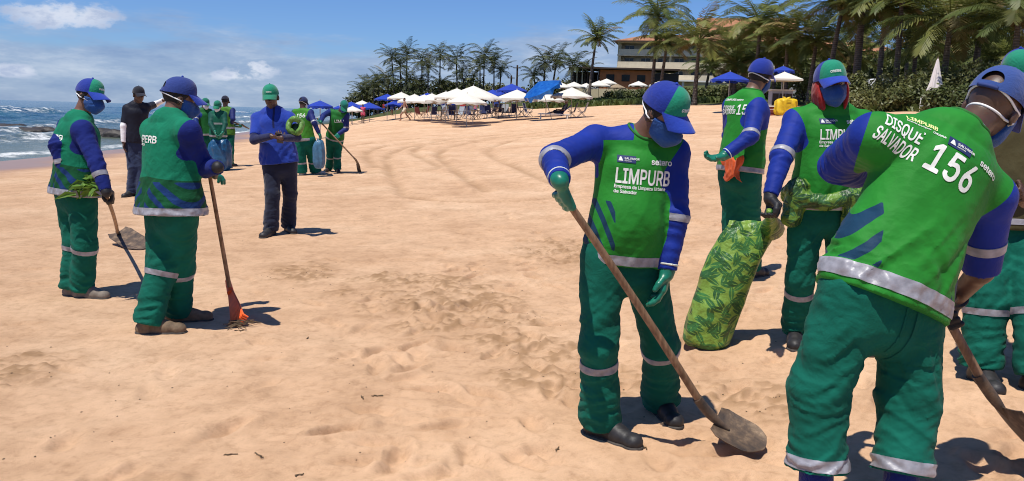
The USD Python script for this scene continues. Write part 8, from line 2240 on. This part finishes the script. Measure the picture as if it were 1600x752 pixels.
obj('box', bx((0.6, 0.4, 0.42), (0, 0, 0.21)), M_CHAIRS[4], x); obj('lid', bx((0.63, 0.43, 0.07), (0, 0, 0.457)), M_TRIM, x); obj('handle', tube(np.array([[-0.25, -0.22, 0.4], [-0.25, -0.26, 0.3], [0.25, -0.26, 0.3], [0.25, -0.22, 0.4]]), 0.012, 6), M_TRIM, x)
jx, jy, _ = JUNK
for k in range(5):
    px, py = jx - 0.5 + 0.28 * k, jy + 0.1 * (k % 2); z = ground(px, py)
    x = thing('stacked_lounger', 'pale folded lounger leaning in the row at the foot of the closed parasol', 'lounger', (px, py, z), rotz=0.3 * (k - 2), group='folded loungers by the closed parasol')
    obj('frame', cat([bx((0.04, 0.05, 0.62), (s * 0.24, 0, 0.30)) for s in (-1, 1)] + [bx((0.52, 0.05, 0.04), (0, 0, 0.625))]), M_TRIM, x)
    for i in range(4): obj('slat', bx((0.44, 0.02, 0.09), (0, -0.02, 0.10 + 0.14 * i)), M_TRIM if k % 2 else M_CHAIRS[0], x)


def car(label, loc, rz, paint, hgt=1.0):
    x = thing('parked_car', label, 'car', loc, rotz=rz)
    prof = [(-2.05, 0.35), (-2.1, 0.75), (-1.95, 0.95 * hgt), (-1.75, 1.02), (-1.45, 1.52 * hgt), (-1.2, 1.62 * hgt), (0.25, 1.62 * hgt), (0.55, 1.52 * hgt), (1.05, 1.05), (1.95, 0.88), (2.1, 0.7), (2.1, 0.35)]
    from shapely.geometry import Polygon, Point
    body = Polygon(prof)
    for wx in (-1.3, 1.3): body = body.difference(Point(wx, 0.33).buffer(0.38))
    m = trimesh.creation.extrude_polygon(body, 1.66); m.apply_transform(trimesh.transformations.rotation_matrix(math.pi / 2, [1, 0, 0])); m.apply_translation((0, 0.83, 0))
    v = m.vertices; v[:, 1] *= 1 - 0.16 * smooth01(1.0, 1.6, v[:, 2])
    obj('body', m, paint, x)
    for s in (-1, 1):
        for (a, b) in ((-1.35, -0.5), (-0.42, 0.42)):
            p_ = Polygon([(a + 0.0, 1.08), (b + (0.28 if b > 0 else 0), 1.08), (b, 1.50 * hgt), (a + (0.10 if a < -1 else 0), 1.50 * hgt)])
            w_ = trimesh.creation.extrude_polygon(p_, 0.02); w_.apply_transform(trimesh.transformations.rotation_matrix(math.pi / 2, [1, 0, 0]))
            vv = w_.vertices; vv[:, 1] += s * 0.842; vv[:, 1] *= 1 - 0.16 * smooth01(1.0, 1.6, vv[:, 2]); obj('window', w_, M_PANE, x)
    for sx in (-1.3, 1.3):
        for s in (-1, 1):
            w_ = trimesh.creation.cylinder(0.33, 0.2, sections=24); w_.apply_transform(trimesh.transformations.rotation_matrix(math.pi / 2, [1, 0, 0])); w_.apply_translation((sx, s * 0.74, 0.33)); wh = obj('wheel', w_, M_SOLE, x, 40)
            r_ = trimesh.creation.cylinder(0.20, 0.03, sections=16); r_.apply_transform(trimesh.transformations.rotation_matrix(math.pi / 2, [1, 0, 0])); r_.apply_translation((sx, s * 0.845, 0.33)); obj('rim', r_, M_CHAIRS[0], wh, 40)
    obj('windscreen', bx((0.03, 1.25, 0.62), (0, 0, 0), trimesh.transformations.rotation_matrix(-0.85, [0, 1, 0])).apply_translation((0.83, 0, 1.30)), M_PANE, x)
    for s in (-1, 1): obj('headlight', bx((0.06, 0.3, 0.12), (2.08, s * 0.6, 0.72)), M_TRIM, x); obj('tail_light', bx((0.05, 0.2, 0.2), (-2.06, s * 0.68, 0.82)), M_CHAIRS[4], x)
    return x


PAINTS = [plain('silver_paint', (0.30, 0.31, 0.32), 0.3, 0.05, spec=0.7), plain('black_paint', (0.015, 0.016, 0.018), 0.25, 0.1, spec=0.7), plain('white_paint', (0.62, 0.63, 0.64), 0.3, 0.05, spec=0.7)]
for (px, py, pz), lab, pt, r_ in zip(CARS, ['silver car parked behind the man in the green cap', 'dark car parked left of the thick palm trunk', 'white car showing above the creepers among the palms'], PAINTS, (2.7, 0.5, 0.2)):
    car(lab, (px, py, ground(px, py)), r_, pt, 1.1)
for k, (px, py, pz, h, w) in enumerate(POLES):
    z = float(land(px, py))
    x = thing('utility_pole', ['tall dark utility pole right of the far palms', 'shorter utility pole left of the tall one'][k], 'pole', (px, py, z))
    obj('post', tube(np.array([[0, 0, -0.3], [0, 0, pz + h - z]]), [0.17, 0.12], 8), M_DARKWOOD, x, True)
    obj('crossarm', bx((1.1, 0.12, 0.12), (0, -0.16, pz + h - z - 0.4)), M_DARKWOOD, x)
